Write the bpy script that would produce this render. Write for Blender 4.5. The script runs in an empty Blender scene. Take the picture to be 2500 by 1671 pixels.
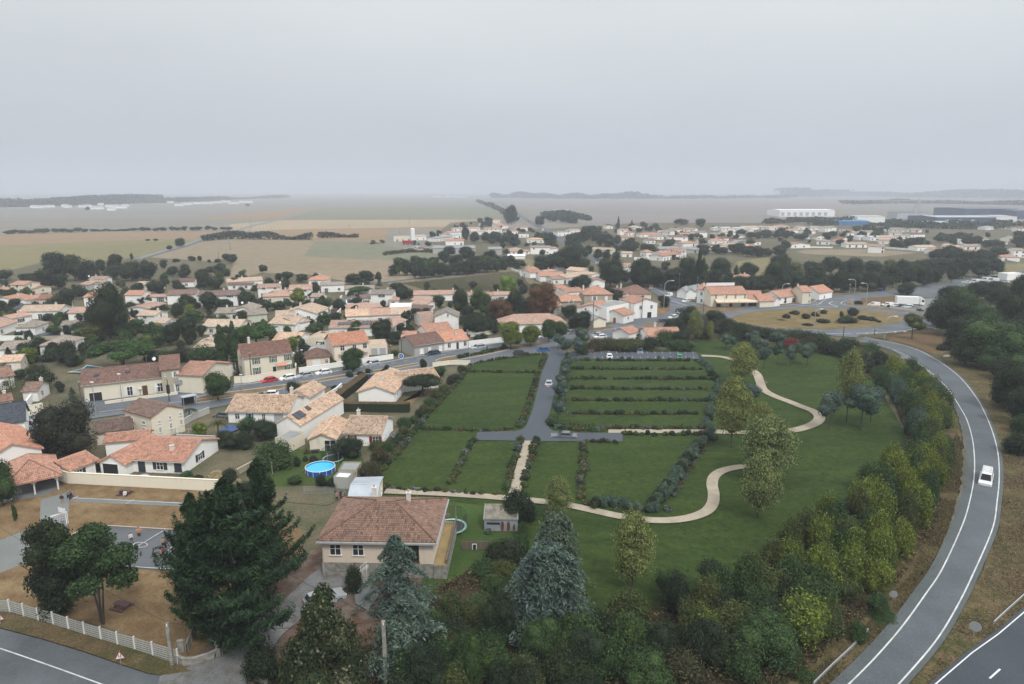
import bpy,bmesh,math,random
import numpy as np
from mathutils import Vector,Matrix,Euler
# ------------------------------------------------------------------ camera, sky, sun, exposure
S=bpy.context.scene
COL=S.collection
CAM_H,FPX,CX,CY,HZ=45.0,1667.0,1250.0,835.5,465.0
PITCH=math.atan((CY-HZ)/FPX)
SP,CP=math.sin(PITCH),math.cos(PITCH)
cd=bpy.data.cameras.new('camera')
cam=bpy.data.objects.new('camera',cd)
COL.objects.link(cam)
cd.sensor_width=36
cd.lens=FPX/2500*36
cd.clip_start,cd.clip_end=0.5,60000
cam.location=(0,0,CAM_H)
cam.rotation_euler=(math.pi/2-PITCH,0,0)
S.camera=cam
SUN_EL,SUN_AZ=math.radians(52),math.radians(150)
world=bpy.data.worlds.new('World')
S.world=world
world.use_nodes=True
wt=world.node_tree
wt.nodes.clear()
def wn(t,**k):
 n=wt.nodes.new(t)
 for a,b in k.items():
  setattr(n,a,b)
 return n
wo=wn('ShaderNodeOutputWorld')
bg=wn('ShaderNodeBackground')
bg.inputs['Strength'].default_value=0.10
sky=wn('ShaderNodeTexSky',sky_type='NISHITA')
sky.sun_disc=False
sky.sun_elevation,sky.sun_rotation=SUN_EL,SUN_AZ
sky.dust_density=4.0
tc=wn('ShaderNodeTexCoord')
sep=wn('ShaderNodeSeparateXYZ')
wt.links.new(tc.outputs['Generated'],sep.inputs[0])
ramp=wn('ShaderNodeValToRGB')
els=ramp.color_ramp.elements
def srgb(r,g,b):
 return tuple(((c/255)/12.92 if c/255<=.04045 else((c/255+.055)/1.055)**2.4)for c in(r,g,b))
def stop(p,c,k=8.3):
 e=els.new(p)
 e.color=(c[0]*k,c[1]*k,c[2]*k,1)
els[0].position=0.0
c0=srgb(178,183,191)
els[0].color=(c0[0]*8.3,c0[1]*8.3,c0[2]*8.3,1)
els[1].position=1.0
els[1].color=(11.5,11.8,12.0,1)
stop(.03,srgb(180,185,193));stop(.09,srgb(188,193,200));stop(.18,srgb(202,207,209));stop(.30,srgb(221,224,224));stop(.40,(.84,.87,.89));stop(.65,(1.2,1.23,1.25))
wt.links.new(sep.outputs[2],ramp.inputs[0])
nz=wn('ShaderNodeTexNoise')
nz.inputs['Scale'].default_value=1.6
nz.inputs['Detail'].default_value=5
mp=wn('ShaderNodeMapping')
mp.inputs['Scale'].default_value=(1,1,3.2)
wt.links.new(tc.outputs['Generated'],mp.inputs[0])
wt.links.new(mp.outputs[0],nz.inputs[0])
mr=wn('ShaderNodeMapRange')
mr.inputs[1].default_value,mr.inputs[2].default_value=.25,.75
mr.inputs[3].default_value,mr.inputs[4].default_value=.92,1.07
wt.links.new(nz.outputs[0],mr.inputs[0])
# the cloud is a little thinner to the right (towards the hidden sun)
mx=wn('ShaderNodeMapRange')
mx.inputs[1].default_value,mx.inputs[2].default_value=-.7,.7
mx.inputs[3].default_value,mx.inputs[4].default_value=.97,1.07
wt.links.new(sep.outputs[0],mx.inputs[0])
mm=wn('ShaderNodeMath',operation='MULTIPLY')
wt.links.new(mr.outputs[0],mm.inputs[0]);wt.links.new(mx.outputs[0],mm.inputs[1])
vm=wn('ShaderNodeVectorMath',operation='SCALE')
wt.links.new(ramp.outputs[0],vm.inputs[0]);wt.links.new(mm.outputs[0],vm.inputs['Scale'])
mix=wn('ShaderNodeMix',data_type='RGBA')
mix.inputs[0].default_value=0.93
wt.links.new(sky.outputs[0],mix.inputs[6]);wt.links.new(vm.outputs[0],mix.inputs[7])
wt.links.new(mix.outputs[2],bg.inputs['Color'])
wt.links.new(bg.outputs[0],wo.inputs['Surface'])
sl=bpy.data.lights.new('sun','SUN')
sl.energy,sl.angle,sl.color=1.5,math.radians(12),(1,.97,.93)
sun=bpy.data.objects.new('sun',sl)
COL.objects.link(sun)
sd=Vector((math.sin(SUN_AZ)*math.cos(SUN_EL),math.cos(SUN_AZ)*math.cos(SUN_EL),math.sin(SUN_EL)))
sun.rotation_euler=sd.to_track_quat('Z','Y').to_euler()
sun.location=(0,0,200)
S.view_settings.view_transform='Standard'
S.view_settings.look='None'
S.view_settings.exposure=0.48
S.view_settings.gamma=1
S.view_settings.use_curve_mapping=False
S.render.engine='CYCLES'
S.cycles.max_bounces=6
S.cycles.diffuse_bounces=3
S.cycles.glossy_bounces=2
S.cycles.transmission_bounces=2
S.cycles.transparent_max_bounces=4
S.cycles.volume_bounces=2
S.cycles.use_denoising=True
HAZE=0.0003
# ------------------------------------------------------------------ pixels of the photograph <-> points of the place
ZN=dict(A=(0,600,3.91),B=(500,600,3.91),C=(1000,600,3.91),D=(1500,600,3.91),E=(1900,600,3.91),F=(0,900,3.91),G=(400,900,3.91),I=(900,900,3.91),J=(1300,840,3.91),K=(1900,900,3.91),
L=(0,1271,3.91),M=(500,1271,3.91),N=(1000,1271,3.91),O=(1500,1271,3.91),Q=(1900,1271,3.91),R=(0,440,3.724),S=(600,440,3.724),T=(1200,440,3.724),U=(1800,440,3.351),X=(0,0,1.0))
def zp(z,x,y):
 a=ZN[z]
 return a[0]+x/a[2],a[1]+y/a[2]
def P(x,y,z=0.0):
 a,b=(x-CX)/FPX,-(y-CY)/FPX
 dy,dz=CP+b*SP,-SP+b*CP
 t=(z-CAM_H)/dz
 return Vector((a*t,dy*t,z))
def G(z,x,y,h=0.0):
 return P(*zp(z,x,y),h)
def hgt(g,ytop):
 k=(CY-ytop)/FPX
 return CAM_H+g.y*(k*CP-SP)/(CP+k*SP)
def depth(g):
 return g.y*CP+(CAM_H-g.z)*SP
def proj(v):
 d=v.y*CP-(v.z-CAM_H)*SP
 return CX+FPX*v.x/d,CY-FPX*(v.y*SP+(v.z-CAM_H)*CP)/d
def cr(pts,n=6,closed=False):
 pts=[Vector(p)for p in pts]
 out,m=[],len(pts)
 for i in range(m if closed else m-1):
  if closed:
   p0,p1,p2,p3=pts[i-1],pts[i],pts[(i+1)%m],pts[(i+2)%m]
  else:
   p0,p1,p2,p3=pts[max(i-1,0)],pts[i],pts[i+1],pts[min(i+2,m-1)]
  for k in range(n):
   t=k/n
   out.append(.5*((2*p1)+(p2-p0)*t+(2*p0-5*p1+4*p2-p3)*t*t+(3*p1-p0-3*p2+p3)*t**3))
 if not closed:
  out.append(pts[-1])
 return out
 # ------------------------------------------------------------------ materials
class NT:
 def __init__(s,name):
  s.m=bpy.data.materials.new(name)
  s.m.use_nodes=True
  s.t=s.m.node_tree
  s.b=s.t.nodes['Principled BSDF']
 def n(s,t,**k):
  q=s.t.nodes.new(t)
  for a,b in k.items():
   setattr(q,a,b)
  return q
 def l(s,a,b):
  s.t.links.new(a,b)
def noise_node(t,src,scale,detail=4,rough=.55):
 q=t.n('ShaderNodeTexNoise')
 q.inputs['Scale'].default_value=scale
 q.inputs['Detail'].default_value=detail
 q.inputs['Roughness'].default_value=rough
 t.l(src,q.inputs['Vector'])
 return q.outputs[0]
def ramp_node(t,src,stops):
 q=t.n('ShaderNodeValToRGB')
 e=q.color_ramp.elements
 e[0].position,e[0].color=stops[0][0],(*stops[0][1],1)
 e[1].position,e[1].color=stops[-1][0],(*stops[-1][1],1)
 for p,c in stops[1:-1]:
  k=e.new(p)
  k.color=(*c,1)
 t.l(src,q.inputs[0])
 return q.outputs[0]
def mixc(t,f,a,b,mode='MIX'):
 q=t.n('ShaderNodeMix',data_type='RGBA',blend_type=mode)
 for i,v in((0,f),(6,a),(7,b)):
  if isinstance(v,(int,float)):
   q.inputs[i].default_value=v
  elif isinstance(v,tuple):
   q.inputs[i].default_value=(*v,1)
  else:
   t.l(v,q.inputs[i])
 return q.outputs[2]
def bump(t,src,dist,strength=1.0):
 q=t.n('ShaderNodeBump')
 q.inputs['Distance'].default_value=dist
 q.inputs['Strength'].default_value=strength
 t.l(src,q.inputs['Height'])
 t.l(q.outputs[0],t.b.inputs['Normal'])
def sc(c,k):
 return tuple(min(1,v*k)for v in c)
_M={}
def plain(name,c,rough=.6,var=.12,scale=1.5,metal=0,bm=0,spec=.4):
 if name in _M:
  return _M[name]
 t=NT(name)
 g=t.n('ShaderNodeTexCoord')
 f=noise_node(t,g.outputs['Object'],scale,5)
 t.l(ramp_node(t,f,[(.3,sc(c,1-var)),(.7,sc(c,1+var))]),t.b.inputs['Base Color'])
 t.b.inputs['Roughness'].default_value=rough
 t.b.inputs['Metallic'].default_value=metal
 t.b.inputs['Specular IOR Level'].default_value=spec
 if bm:
  bump(t,f,bm)
 _M[name]=t.m
 return t.m
def ground(name,cols,big=.03,mid=.35,fine=6.0,rough=.95,bmp=.05,fineamt=.5,stretch=None):
 """world-space mix of three colours: broad patches, clumps and grain"""
 t=NT(name)
 g=t.n('ShaderNodeNewGeometry').outputs['Position']
 src=g
 if stretch:
  q=t.n('ShaderNodeMapping')
  q.inputs['Scale'].default_value=(*stretch[:2],1)
  q.inputs['Rotation'].default_value=(0,0,stretch[2])
  t.l(g,q.inputs[0]);src=q.outputs[0]
 a=noise_node(t,src,big,4)
 b=noise_node(t,src,mid,6,.65)
 c=noise_node(t,g,fine,3,.7)
 x=mixc(t,ramp_node(t,a,[(.38,(0,0,0)),(.62,(1,1,1))]),cols[0],cols[1])
 x=mixc(t,ramp_node(t,b,[(.42,(0,0,0)),(.68,(1,1,1))]),x,cols[2])
 v=ramp_node(t,c,[(.25,(1-fineamt,)*3),(.75,(1+fineamt*.6,)*3)])
 x=mixc(t,1.0,x,v,'MULTIPLY')
 t.l(x,t.b.inputs['Base Color'])
 t.b.inputs['Roughness'].default_value=rough
 t.b.inputs['Specular IOR Level'].default_value=.15
 if bmp:
  bump(t,c,bmp)
 return t.m
def field(name,c1,c2,ang,period=6.0,amt=.12):
 t=NT(name)
 g=t.n('ShaderNodeNewGeometry').outputs['Position']
 q=t.n('ShaderNodeMapping')
 q.inputs['Rotation'].default_value=(0,0,ang)
 t.l(g,q.inputs[0])
 w=t.n('ShaderNodeTexWave')
 w.inputs['Scale'].default_value=2*math.pi/period/6.283
 w.inputs['Distortion'].default_value=3.5
 w.inputs['Detail'].default_value=3
 w.inputs['Detail Scale'].default_value=.6
 t.l(q.outputs[0],w.inputs['Vector'])
 a=noise_node(t,g,.006,6,.6)
 b=noise_node(t,g,.12,6,.7)
 x=mixc(t,ramp_node(t,a,[(.35,(0,0,0)),(.65,(1,1,1))]),c1,c2)
 x=mixc(t,1.0,x,ramp_node(t,b,[(.25,(.78,)*3),(.75,(1.18,)*3)]),'MULTIPLY')
 x=mixc(t,1.0,x,ramp_node(t,w.outputs[0],[(0,(1-amt,)*3),(1,(1+amt,)*3)]),'MULTIPLY')
 t.l(x,t.b.inputs['Base Color'])
 t.b.inputs['Roughness'].default_value=1
 t.b.inputs['Specular IOR Level'].default_value=.1
 return t.m
def asphalt(name,c,patch=.22,grain=.3):
 t=NT(name)
 g=t.n('ShaderNodeNewGeometry').outputs['Position']
 a=noise_node(t,g,.12,6,.65)
 b=noise_node(t,g,9,3,.8)
 x=ramp_node(t,a,[(.3,sc(c,1-patch)),(.7,sc(c,1+patch))])
 x=mixc(t,1.0,x,ramp_node(t,b,[(.25,(1-grain,)*3),(.75,(1+grain,)*3)]),'MULTIPLY')
 t.l(x,t.b.inputs['Base Color'])
 t.b.inputs['Roughness'].default_value=.85
 t.b.inputs['Specular IOR Level'].default_value=.3
 return t.m
def roofmat(name,c,c2,tu=.24,tv=.36,ridged=True):
 """roof tiles: every tile its own shade (per-tile random from the UV grid, in metres)"""
 t=NT(name)
 uv=t.n('ShaderNodeTexCoord').outputs['UV']
 sp=t.n('ShaderNodeSeparateXYZ');t.l(uv,sp.inputs[0])
 def M(op,a,b):
  q=t.n('ShaderNodeMath',operation=op)
  for i,v in((0,a),(1,b)):
   if v is None:continue
   if isinstance(v,(int,float)):q.inputs[i].default_value=v
   else:t.l(v,q.inputs[i])
  return q.outputs[0]
 u,v=M('DIVIDE',sp.outputs[0],tu),M('DIVIDE',sp.outputs[1],tv)
 cb=t.n('ShaderNodeCombineXYZ')
 t.l(M('FLOOR',u,None),cb.inputs[0]);t.l(M('FLOOR',v,None),cb.inputs[1])
 wnn=t.n('ShaderNodeTexWhiteNoise',noise_dimensions='2D');t.l(cb.outputs[0],wnn.inputs['Vector'])
 x=ramp_node(t,wnn.outputs[0],[(0,sc(c2,.72)),(.35,sc(c,.95)),(.7,c),(1,sc(c,1.25))])
 g=t.n('ShaderNodeNewGeometry').outputs['Position']
 x=mixc(t,ramp_node(t,noise_node(t,g,.5,6,.7),[(.42,(0,0,0)),(.75,(.75,)*3)]),x,c2)
 oi=t.n('ShaderNodeObjectInfo').outputs['Random']
 x=mixc(t,1.0,x,ramp_node(t,oi,[(0,(.74,.80,.84)),(.5,(1,1,1)),(.8,(1.02,1.06,1.10)),(1,(1.18,1.08,1.0))]),'MULTIPLY')
 t.l(x,t.b.inputs['Base Color'])
 t.b.inputs['Roughness'].default_value=.85
 t.b.inputs['Specular IOR Level'].default_value=.2
 if ridged:
  f=M('FRACT',u,None)
  tri=M('ABSOLUTE',M('SUBTRACT',f,.5),None)
  st=M('MULTIPLY',M('FRACT',v,None),.35)
  bump(t,M('ADD',tri,st),.09,.9)
 return t.m
def wallmat(name,c,dirt=.25):
 t=NT(name)
 g=t.n('ShaderNodeNewGeometry').outputs['Position']
 q=t.n('ShaderNodeMapping');q.inputs['Scale'].default_value=(1,1,.25);t.l(g,q.inputs[0])
 a=noise_node(t,q.outputs[0],.8,6,.7)
 b=noise_node(t,g,5,4,.7)
 x=ramp_node(t,a,[(.32,sc(c,1.03)),(.58,c),(.8,sc((c[0],c[1]*.97,c[2]*.92),1-dirt))])
 oi=t.n('ShaderNodeObjectInfo').outputs['Random']
 x=mixc(t,1.0,x,ramp_node(t,oi,[(0,(.9,.89,.87)),(1,(1.05,1.05,1.05))]),'MULTIPLY')
 t.l(x,t.b.inputs['Base Color'])
 t.b.inputs['Roughness'].default_value=.9
 t.b.inputs['Specular IOR Level'].default_value=.2
 bump(t,b,.02)
 return t.m
def leafmat(name,lo,mid,hi,hue=.12,extra=None):
 """every leaf clump its own shade, every plant its own tint"""
 t=NT(name)
 ge=t.n('ShaderNodeNewGeometry')
 st=[(0,lo),(.45,mid),(.9,hi)]
 if extra:
  st=st[:-1]+[(.90,hi),(.94,extra)]
 x=ramp_node(t,ge.outputs['Random Per Island'],st)
 oc=t.n('ShaderNodeTexCoord').outputs['Object']
 nn=noise_node(t,oc,3.2,3,.6)
 x=mixc(t,1.0,x,ramp_node(t,nn,[(.3,(.66,.68,.72)),(.7,(1.3,1.26,1.1))]),'MULTIPLY')
 oi=t.n('ShaderNodeObjectInfo').outputs['Random']
 x=mixc(t,1.0,x,ramp_node(t,oi,[(0,(1-hue,1-hue*.6,1)),(.5,(1,1,1)),(1,(1+hue,1+hue*.5,1-hue))]),'MULTIPLY')
 t.l(x,t.b.inputs['Base Color'])
 t.b.inputs['Roughness'].default_value=.65
 t.b.inputs['Specular IOR Level'].default_value=.25
 tr=t.n('ShaderNodeBsdfTranslucent');t.l(x,tr.inputs['Color'])
 ms=t.n('ShaderNodeMixShader');ms.inputs[0].default_value=.22
 out=t.t.nodes['Material Output']
 t.l(t.b.outputs[0],ms.inputs[1]);t.l(tr.outputs[0],ms.inputs[2]);t.l(ms.outputs[0],out.inputs['Surface'])
 return t.m
MAT=dict(dk=leafmat('dark_foliage',(.008,.015,.008),(.017,.031,.014),(.038,.060,.024)),gr=leafmat('green_foliage',(.014,.032,.010),(.032,.066,.020),(.070,.125,.036)),
ol=leafmat('olive_foliage',(.028,.040,.012),(.056,.076,.022),(.10,.125,.036)),yg=leafmat('yellow_green_foliage',(.034,.052,.008),(.10,.138,.018),(.215,.265,.042)),
pl=leafmat('pale_speckled_foliage',(.040,.055,.012),(.14,.175,.045),(.29,.335,.14)),mg=leafmat('magnolia_foliage',(.012,.022,.008),(.026,.044,.014),(.055,.080,.028),extra=(.20,.19,.12)),
ru=leafmat('russet_foliage',(.05,.028,.016),(.115,.056,.03),(.18,.09,.045)),li=leafmat('lime_foliage',(.06,.11,.015),(.12,.21,.03),(.20,.32,.05)),bl=leafmat('blue_green_foliage',(.028,.052,.036),(.058,.10,.072),(.11,.17,.125)),
bs=leafmat('slate_blue_foliage',(.024,.045,.036),(.062,.10,.082),(.15,.21,.175)),rd=leafmat('red_foliage',(.07,.01,.01),(.16,.02,.018),(.26,.045,.03)),wh=leafmat('white_blossom',(.05,.07,.06),(.22,.24,.26),(.55,.55,.62)),
fl=leafmat('flowering_foliage',(.016,.03,.012),(.045,.060,.018),(.11,.095,.035),extra=(.38,.15,.07)),fw=leafmat('pale_flowering_foliage',(.02,.035,.02),(.05,.065,.045),(.20,.21,.25)),
br=leafmat('brown_scrub_foliage',(.024,.026,.012),(.050,.050,.022),(.095,.085,.040)),cy=leafmat('cypress_foliage',(.005,.015,.007),(.011,.032,.012),(.036,.085,.022)),
pi=leafmat('pine_foliage',(.018,.040,.010),(.035,.082,.018),(.06,.14,.03)),pp=leafmat('plum_foliage',(.011,.014,.009),(.022,.027,.015),(.044,.044,.024)),pa=leafmat('pampas_plume',(.25,.20,.12),(.40,.33,.20),(.55,.46,.30)),
bark=plain('bark',(.07,.055,.042),.9,.35,6,bm=.03),ww=wallmat('white_render',(.86,.86,.84),.2),wc=wallmat('cream_render',(.74,.69,.57)),wp=wallmat('pink_cream_render',(.73,.63,.52),.12),
wg=wallmat('grey_render',(.42,.42,.40)),ws=wallmat('old_stone',(.40,.36,.28),.4),wn=wallmat('pale_green_render',(.58,.62,.52)),ro=roofmat('orange_tiles',(.44,.235,.165),(.33,.195,.145)),
rr=roofmat('red_brown_tiles',(.23,.125,.095),(.15,.10,.08)),rb=roofmat('brown_tiles',(.20,.135,.11),(.135,.10,.085)),rp=roofmat('pale_tiles',(.52,.39,.29),(.36,.265,.20)),
rn=roofmat('pink_tiles',(.43,.28,.215),(.31,.205,.16)),rg=roofmat('grey_brown_tiles',(.31,.26,.215),(.21,.18,.155)),rm=roofmat('terracotta_tiles',(.23,.145,.108),(.15,.10,.08)),
rs=roofmat('slates',(.06,.07,.085),(.045,.05,.06),.3,.25,False),rt=roofmat('mottled_tiles',(.55,.395,.285),(.35,.23,.165)),metalroof=plain('sheet_metal_roof',(.42,.46,.50),.5,.12,.4,.3),
greyroof=plain('fibre_cement',(.24,.25,.25),.8,.2,.4),whiteroof=plain('white_roof_sheet',(.70,.72,.74),.5,.06,.3),blueclad=plain('dark_blue_cladding',(.045,.07,.13),.5,.1,.1),
brightblue=plain('bright_blue_cladding',(.04,.16,.36),.5,.1,.1),greyclad=plain('grey_cladding',(.38,.41,.44),.5,.1,.1),white=plain('white_paint',(.78,.78,.77),.5,.04),
glass=plain('window_glass',(.016,.019,.023),.35,.1,1,0,0,.22),dark=plain('dark_opening',(.018,.018,.02),.8,.1),greenp=plain('green_shutter_paint',(.14,.20,.13),.6,.08),
navy=plain('dark_shutter_paint',(.035,.042,.055),.5,.08),redp=plain('dark_red_paint',(.20,.02,.025),.5,.08),whitep=plain('white_shutter_paint',(.72,.73,.73),.5,.04),
brownp=plain('brown_joinery',(.10,.045,.025),.6,.1),bluep=plain('blue_paint',(.05,.20,.33),.5,.08),concrete=plain('concrete',(.40,.39,.36),.9,.18,2.5,bm=.01),oldcon=plain('weathered_concrete',(.25,.24,.21),.95,.4,2,bm=.02),
solar=plain('solar_panel',(.018,.022,.035),.2,.1,1,0,0,.7),steel=plain('galvanised_steel',(.45,.47,.48),.45,.1,3,.6),tyre=plain('rubber',(.02,.02,.02),.8,.1),rim=plain('alloy_rim',(.4,.41,.42),.35,.05,2,.7),
blackp=plain('black_plastic',(.02,.02,.022),.5,.1),skin=plain('skin',(.45,.27,.19),.6,.05),hair=plain('dark_hair',(.03,.018,.012),.7,.1),wood=plain('weathered_wood',(.13,.105,.08),.85,.25,3,bm=.01),
plum=plain('maroon_stained_wood',(.10,.04,.045),.7,.15,3),pole=plain('pole_timber',(.10,.085,.07),.9,.2,3),redlamp=plain('red_lamp_lens',(.45,.02,.02),.3,.05),clearlamp=plain('clear_lamp_lens',(.7,.72,.74),.15,.05),
chim=plain('chimney_render',(.62,.58,.52),.9,.12,3),)
# ------------------------------------------------------------------ mesh helpers
class MB:
 def __init__(s):
  s.v,s.f,s.uv,s.mi=[],[],[],[]
 def poly(s,pts,uv=None,mi=0):
  b=len(s.v)
  s.v+=[tuple(p)for p in pts]
  s.f.append(tuple(range(b,b+len(pts))))
  s.uv.append(uv);s.mi.append(mi)
  return s
 def box(s,x0,y0,z0,x1,y1,z1,M=None,mi=0):
  b=len(s.v)
  p=[(x0,y0,z0),(x1,y0,z0),(x1,y1,z0),(x0,y1,z0),(x0,y0,z1),(x1,y0,z1),(x1,y1,z1),(x0,y1,z1)]
  s.v+=[tuple(M@Vector(q))for q in p]if M else p
  for q in((0,3,2,1),(4,5,6,7),(0,1,5,4),(1,2,6,5),(2,3,7,6),(3,0,4,7)):
   s.f.append(tuple(b+i for i in q));s.uv.append(None);s.mi.append(mi)
  return s
 def tube(s,p0,p1,r0,r1=None,n=6,cap=True,mi=0):
  r1=r0 if r1 is None else r1
  p0,p1=Vector(p0),Vector(p1)
  d=(p1-p0)
  if d.length<1e-6:return s
  d.normalize()
  a=d.orthogonal().normalized();c=d.cross(a)
  b=len(s.v)
  for p,r in((p0,r0),(p1,r1)):
   for i in range(n):
    t=2*math.pi*i/n
    s.v.append(tuple(p+(a*math.cos(t)+c*math.sin(t))*r))
  for i in range(n):
   j=(i+1)%n
   s.f.append((b+i,b+j,b+n+j,b+n+i));s.uv.append(None);s.mi.append(mi)
  if cap:
   s.f.append(tuple(b+i for i in reversed(range(n))));s.uv.append(None);s.mi.append(mi)
   s.f.append(tuple(b+n+i for i in range(n)));s.uv.append(None);s.mi.append(mi)
  return s
 def path(s,pts,r,n=6):
  for a,b in zip(pts[:-1],pts[1:]):
   s.tube(a,b,r,r,n)
  return s
 def ball(s,c,r,rz=None,nu=10,nv=6,mi=0):
  rz=rz or r
  b=len(s.v)
  for j in range(nv+1):
   ph=math.pi*j/nv
   for i in range(nu):
    t=2*math.pi*i/nu
    s.v.append((c[0]+r*math.sin(ph)*math.cos(t),c[1]+r*math.sin(ph)*math.sin(t),c[2]+rz*math.cos(ph)))
  for j in range(nv):
   for i in range(nu):
    k=(i+1)%nu
    s.f.append((b+j*nu+i,b+(j+1)*nu+i,b+(j+1)*nu+k,b+j*nu+k));s.uv.append(None);s.mi.append(mi)
  return s
 def mesh(s,name,mats,smooth=False):
  me=bpy.data.meshes.new(name)
  me.from_pydata(s.v,[],s.f)
  for m in(mats if isinstance(mats,(list,tuple))else[mats]):
   me.materials.append(m)
  if any(u is not None for u in s.uv):
   L=me.uv_layers.new(name='UVMap').data
   k=0
   for f,u in zip(s.f,s.uv):
    for i in range(len(f)):
     if u is not None:L[k].uv=u[i]
     k+=1
  if any(s.mi):
   me.polygons.foreach_set('material_index',s.mi)
  if smooth:
   me.polygons.foreach_set('use_smooth',[True]*len(s.f))
  me.update()
  return me
 def build(s,name,mats,parent=None,M=None,smooth=False):
  return put(name,s.mesh(name,mats,smooth),parent,M)
def put(name,me,parent=None,M=None,mat=None):
 o=bpy.data.objects.new(name,me)
 COL.objects.link(o)
 if parent:o.parent=parent
 if M is not None:o.matrix_local=M
 if mat is not None:
  o.material_slots[0].link='OBJECT'
  o.material_slots[0].material=mat
 return o
def T(x,y,z,rz=0,s=(1,1,1),rx=0,ry=0):
 if isinstance(s,(int,float)):s=(s,s,s)
 return Matrix.LocRotScale(Vector((x,y,z)),Euler((rx,ry,rz)),Vector(s))
THINGS=[]
def thing(name,loc,label,cat,group=None,rz=0,auto=False):
 o=bpy.data.objects.new(name,None)
 COL.objects.link(o)
 o.empty_display_size=.5
 o.location=loc;o.rotation_euler=(0,0,rz)
 mark(o,label,cat,group,auto)
 return o
def mark(o,label,cat,group=None,auto=False):
 o['category']=cat
 if group:o['group']=group
 if auto:THINGS.append((o,label))
 else:o['label']=label
 return o
def structure(o):
 o['kind']='structure';return o
def stuff(o,label,cat=None):
 o['kind']='stuff';o['label']=label
 if cat:o['category']=cat
 return o
_z=[0.0]
def nz_():
 _z[0]+=.005
 return _z[0]
def flat(name,pts,mat,z=None,st=True):
 z=nz_()if z is None else z
 me=bpy.data.meshes.new(name)
 me.from_pydata([(p[0],p[1],z)for p in pts],[],[tuple(range(len(pts)))])
 me.materials.append(mat)
 if me.polygons and me.polygons[0].normal.z<0:
  me.flip_normals()
 o=put(name,me)
 if st:structure(o)
 return o
def W(pts,z=None):
 return[G(*p)if isinstance(p[0],str)else P(*p)for p in pts]
def ribbon(name,L,R,mat,z=None,parent=None,st=True):
 z=nz_()if z is None else z
 m=MB()
 n=min(len(L),len(R))
 m.v=[(p[0],p[1],z)for p in L[:n]]+[(p[0],p[1],z)for p in R[:n]]
 for i in range(n-1):
  m.f.append((i,i+1,n+i+1,n+i));m.uv.append(None);m.mi.append(0)
 me=m.mesh(name,mat)
 if me.polygons[0].normal.z<0:me.flip_normals()
 o=put(name,me,parent)
 if st and not parent:structure(o)
 return o
def offs(c,d):
 out=[]
 for i,p in enumerate(c):
  t=(c[min(i+1,len(c)-1)]-c[max(i-1,0)]);t=Vector((t.x,t.y,0)).normalized()
  out.append(Vector((p.x-t.y*d,p.y+t.x*d,0)))
 return out
def strip(name,pts,w,mat,z=None,smooth=6,parent=None,off=0):
 c=cr(W(pts),smooth)if smooth else W(pts)
 return ribbon(name,offs(c,off+w/2),offs(c,off-w/2),mat,z,parent)
def kerb(name,c,w,h,mat,parent=None):
 L,R=offs(c,w/2),offs(c,-w/2)
 m=MB();n=len(c)
 for i in range(n):
  m.v+=[(L[i].x,L[i].y,0),(L[i].x,L[i].y,h),(R[i].x,R[i].y,h),(R[i].x,R[i].y,0)]
 for i in range(n-1):
  for a in range(3):
   m.f.append((4*i+a,4*i+4+a,4*i+5+a,4*i+1+a));m.uv.append(None);m.mi.append(0)
 o=m.build(name,mat,parent)
 return o
 # ------------------------------------------------------------------ plants
RNG=np.random.default_rng(7)
random.seed(11)
def leaf_mesh(name,C,N,size,aspect=1.0,mat=None,core=None):
 """C: leaf centres (n,3), N: leaf normals, size: (n,) -> one mesh of little folded quads"""
 n=len(C)
 r=RNG.normal(size=(n,3))
 N=N/np.maximum(np.linalg.norm(N,axis=1,keepdims=True),1e-6)
 U=np.cross(N,r);U/=np.maximum(np.linalg.norm(U,axis=1,keepdims=True),1e-6)
 V=np.cross(N,U)
 s=size[:,None]
 v=np.stack([C-U*s*aspect,C-V*s*.6+N*s*.18,C+U*s*aspect,C+V*s*.6+N*s*.18],1).reshape(-1,3)
 f=np.arange(4*n,dtype=np.int32)
 nf=n
 if core is not None:
  cv,cf=core
  f=np.concatenate([f,(cf+4*n).ravel().astype(np.int32)])
  v=np.concatenate([v,cv]);nf+=len(cf)
 me=bpy.data.meshes.new(name)
 me.vertices.add(len(v));me.vertices.foreach_set('co',v.astype(np.float32).ravel())
 me.loops.add(4*nf);me.loops.foreach_set('vertex_index',f)
 me.polygons.add(nf);me.polygons.foreach_set('loop_start',np.arange(0,4*nf,4,dtype=np.int32))
 me.polygons.foreach_set('loop_total',np.full(nf,4,dtype=np.int32))
 me.materials.append(mat or MAT['dk'])
 me.update()
 return me
def sph_core(lobes,k=.78,nu=9,nv=6):
 vs,fs,b=[],[],0
 for c,r in lobes:
  c,r=np.array(c),np.array(r)*k
  for j in range(nv+1):
   ph=math.pi*j/nv
   for i in range(nu):
    t=2*math.pi*i/nu
    q=1+.12*math.sin(3*t+5*ph+c[0]*9)
    vs.append(c+r*q*np.array([math.sin(ph)*math.cos(t),math.sin(ph)*math.sin(t),math.cos(ph)]))
  for j in range(nv):
   for i in range(nu):
    i2=(i+1)%nu
    fs.append((b+j*nu+i,b+(j+1)*nu+i,b+(j+1)*nu+i2,b+j*nu+i2))
  b+=nu*(nv+1)
 return np.array(vs),np.array(fs)
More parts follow.
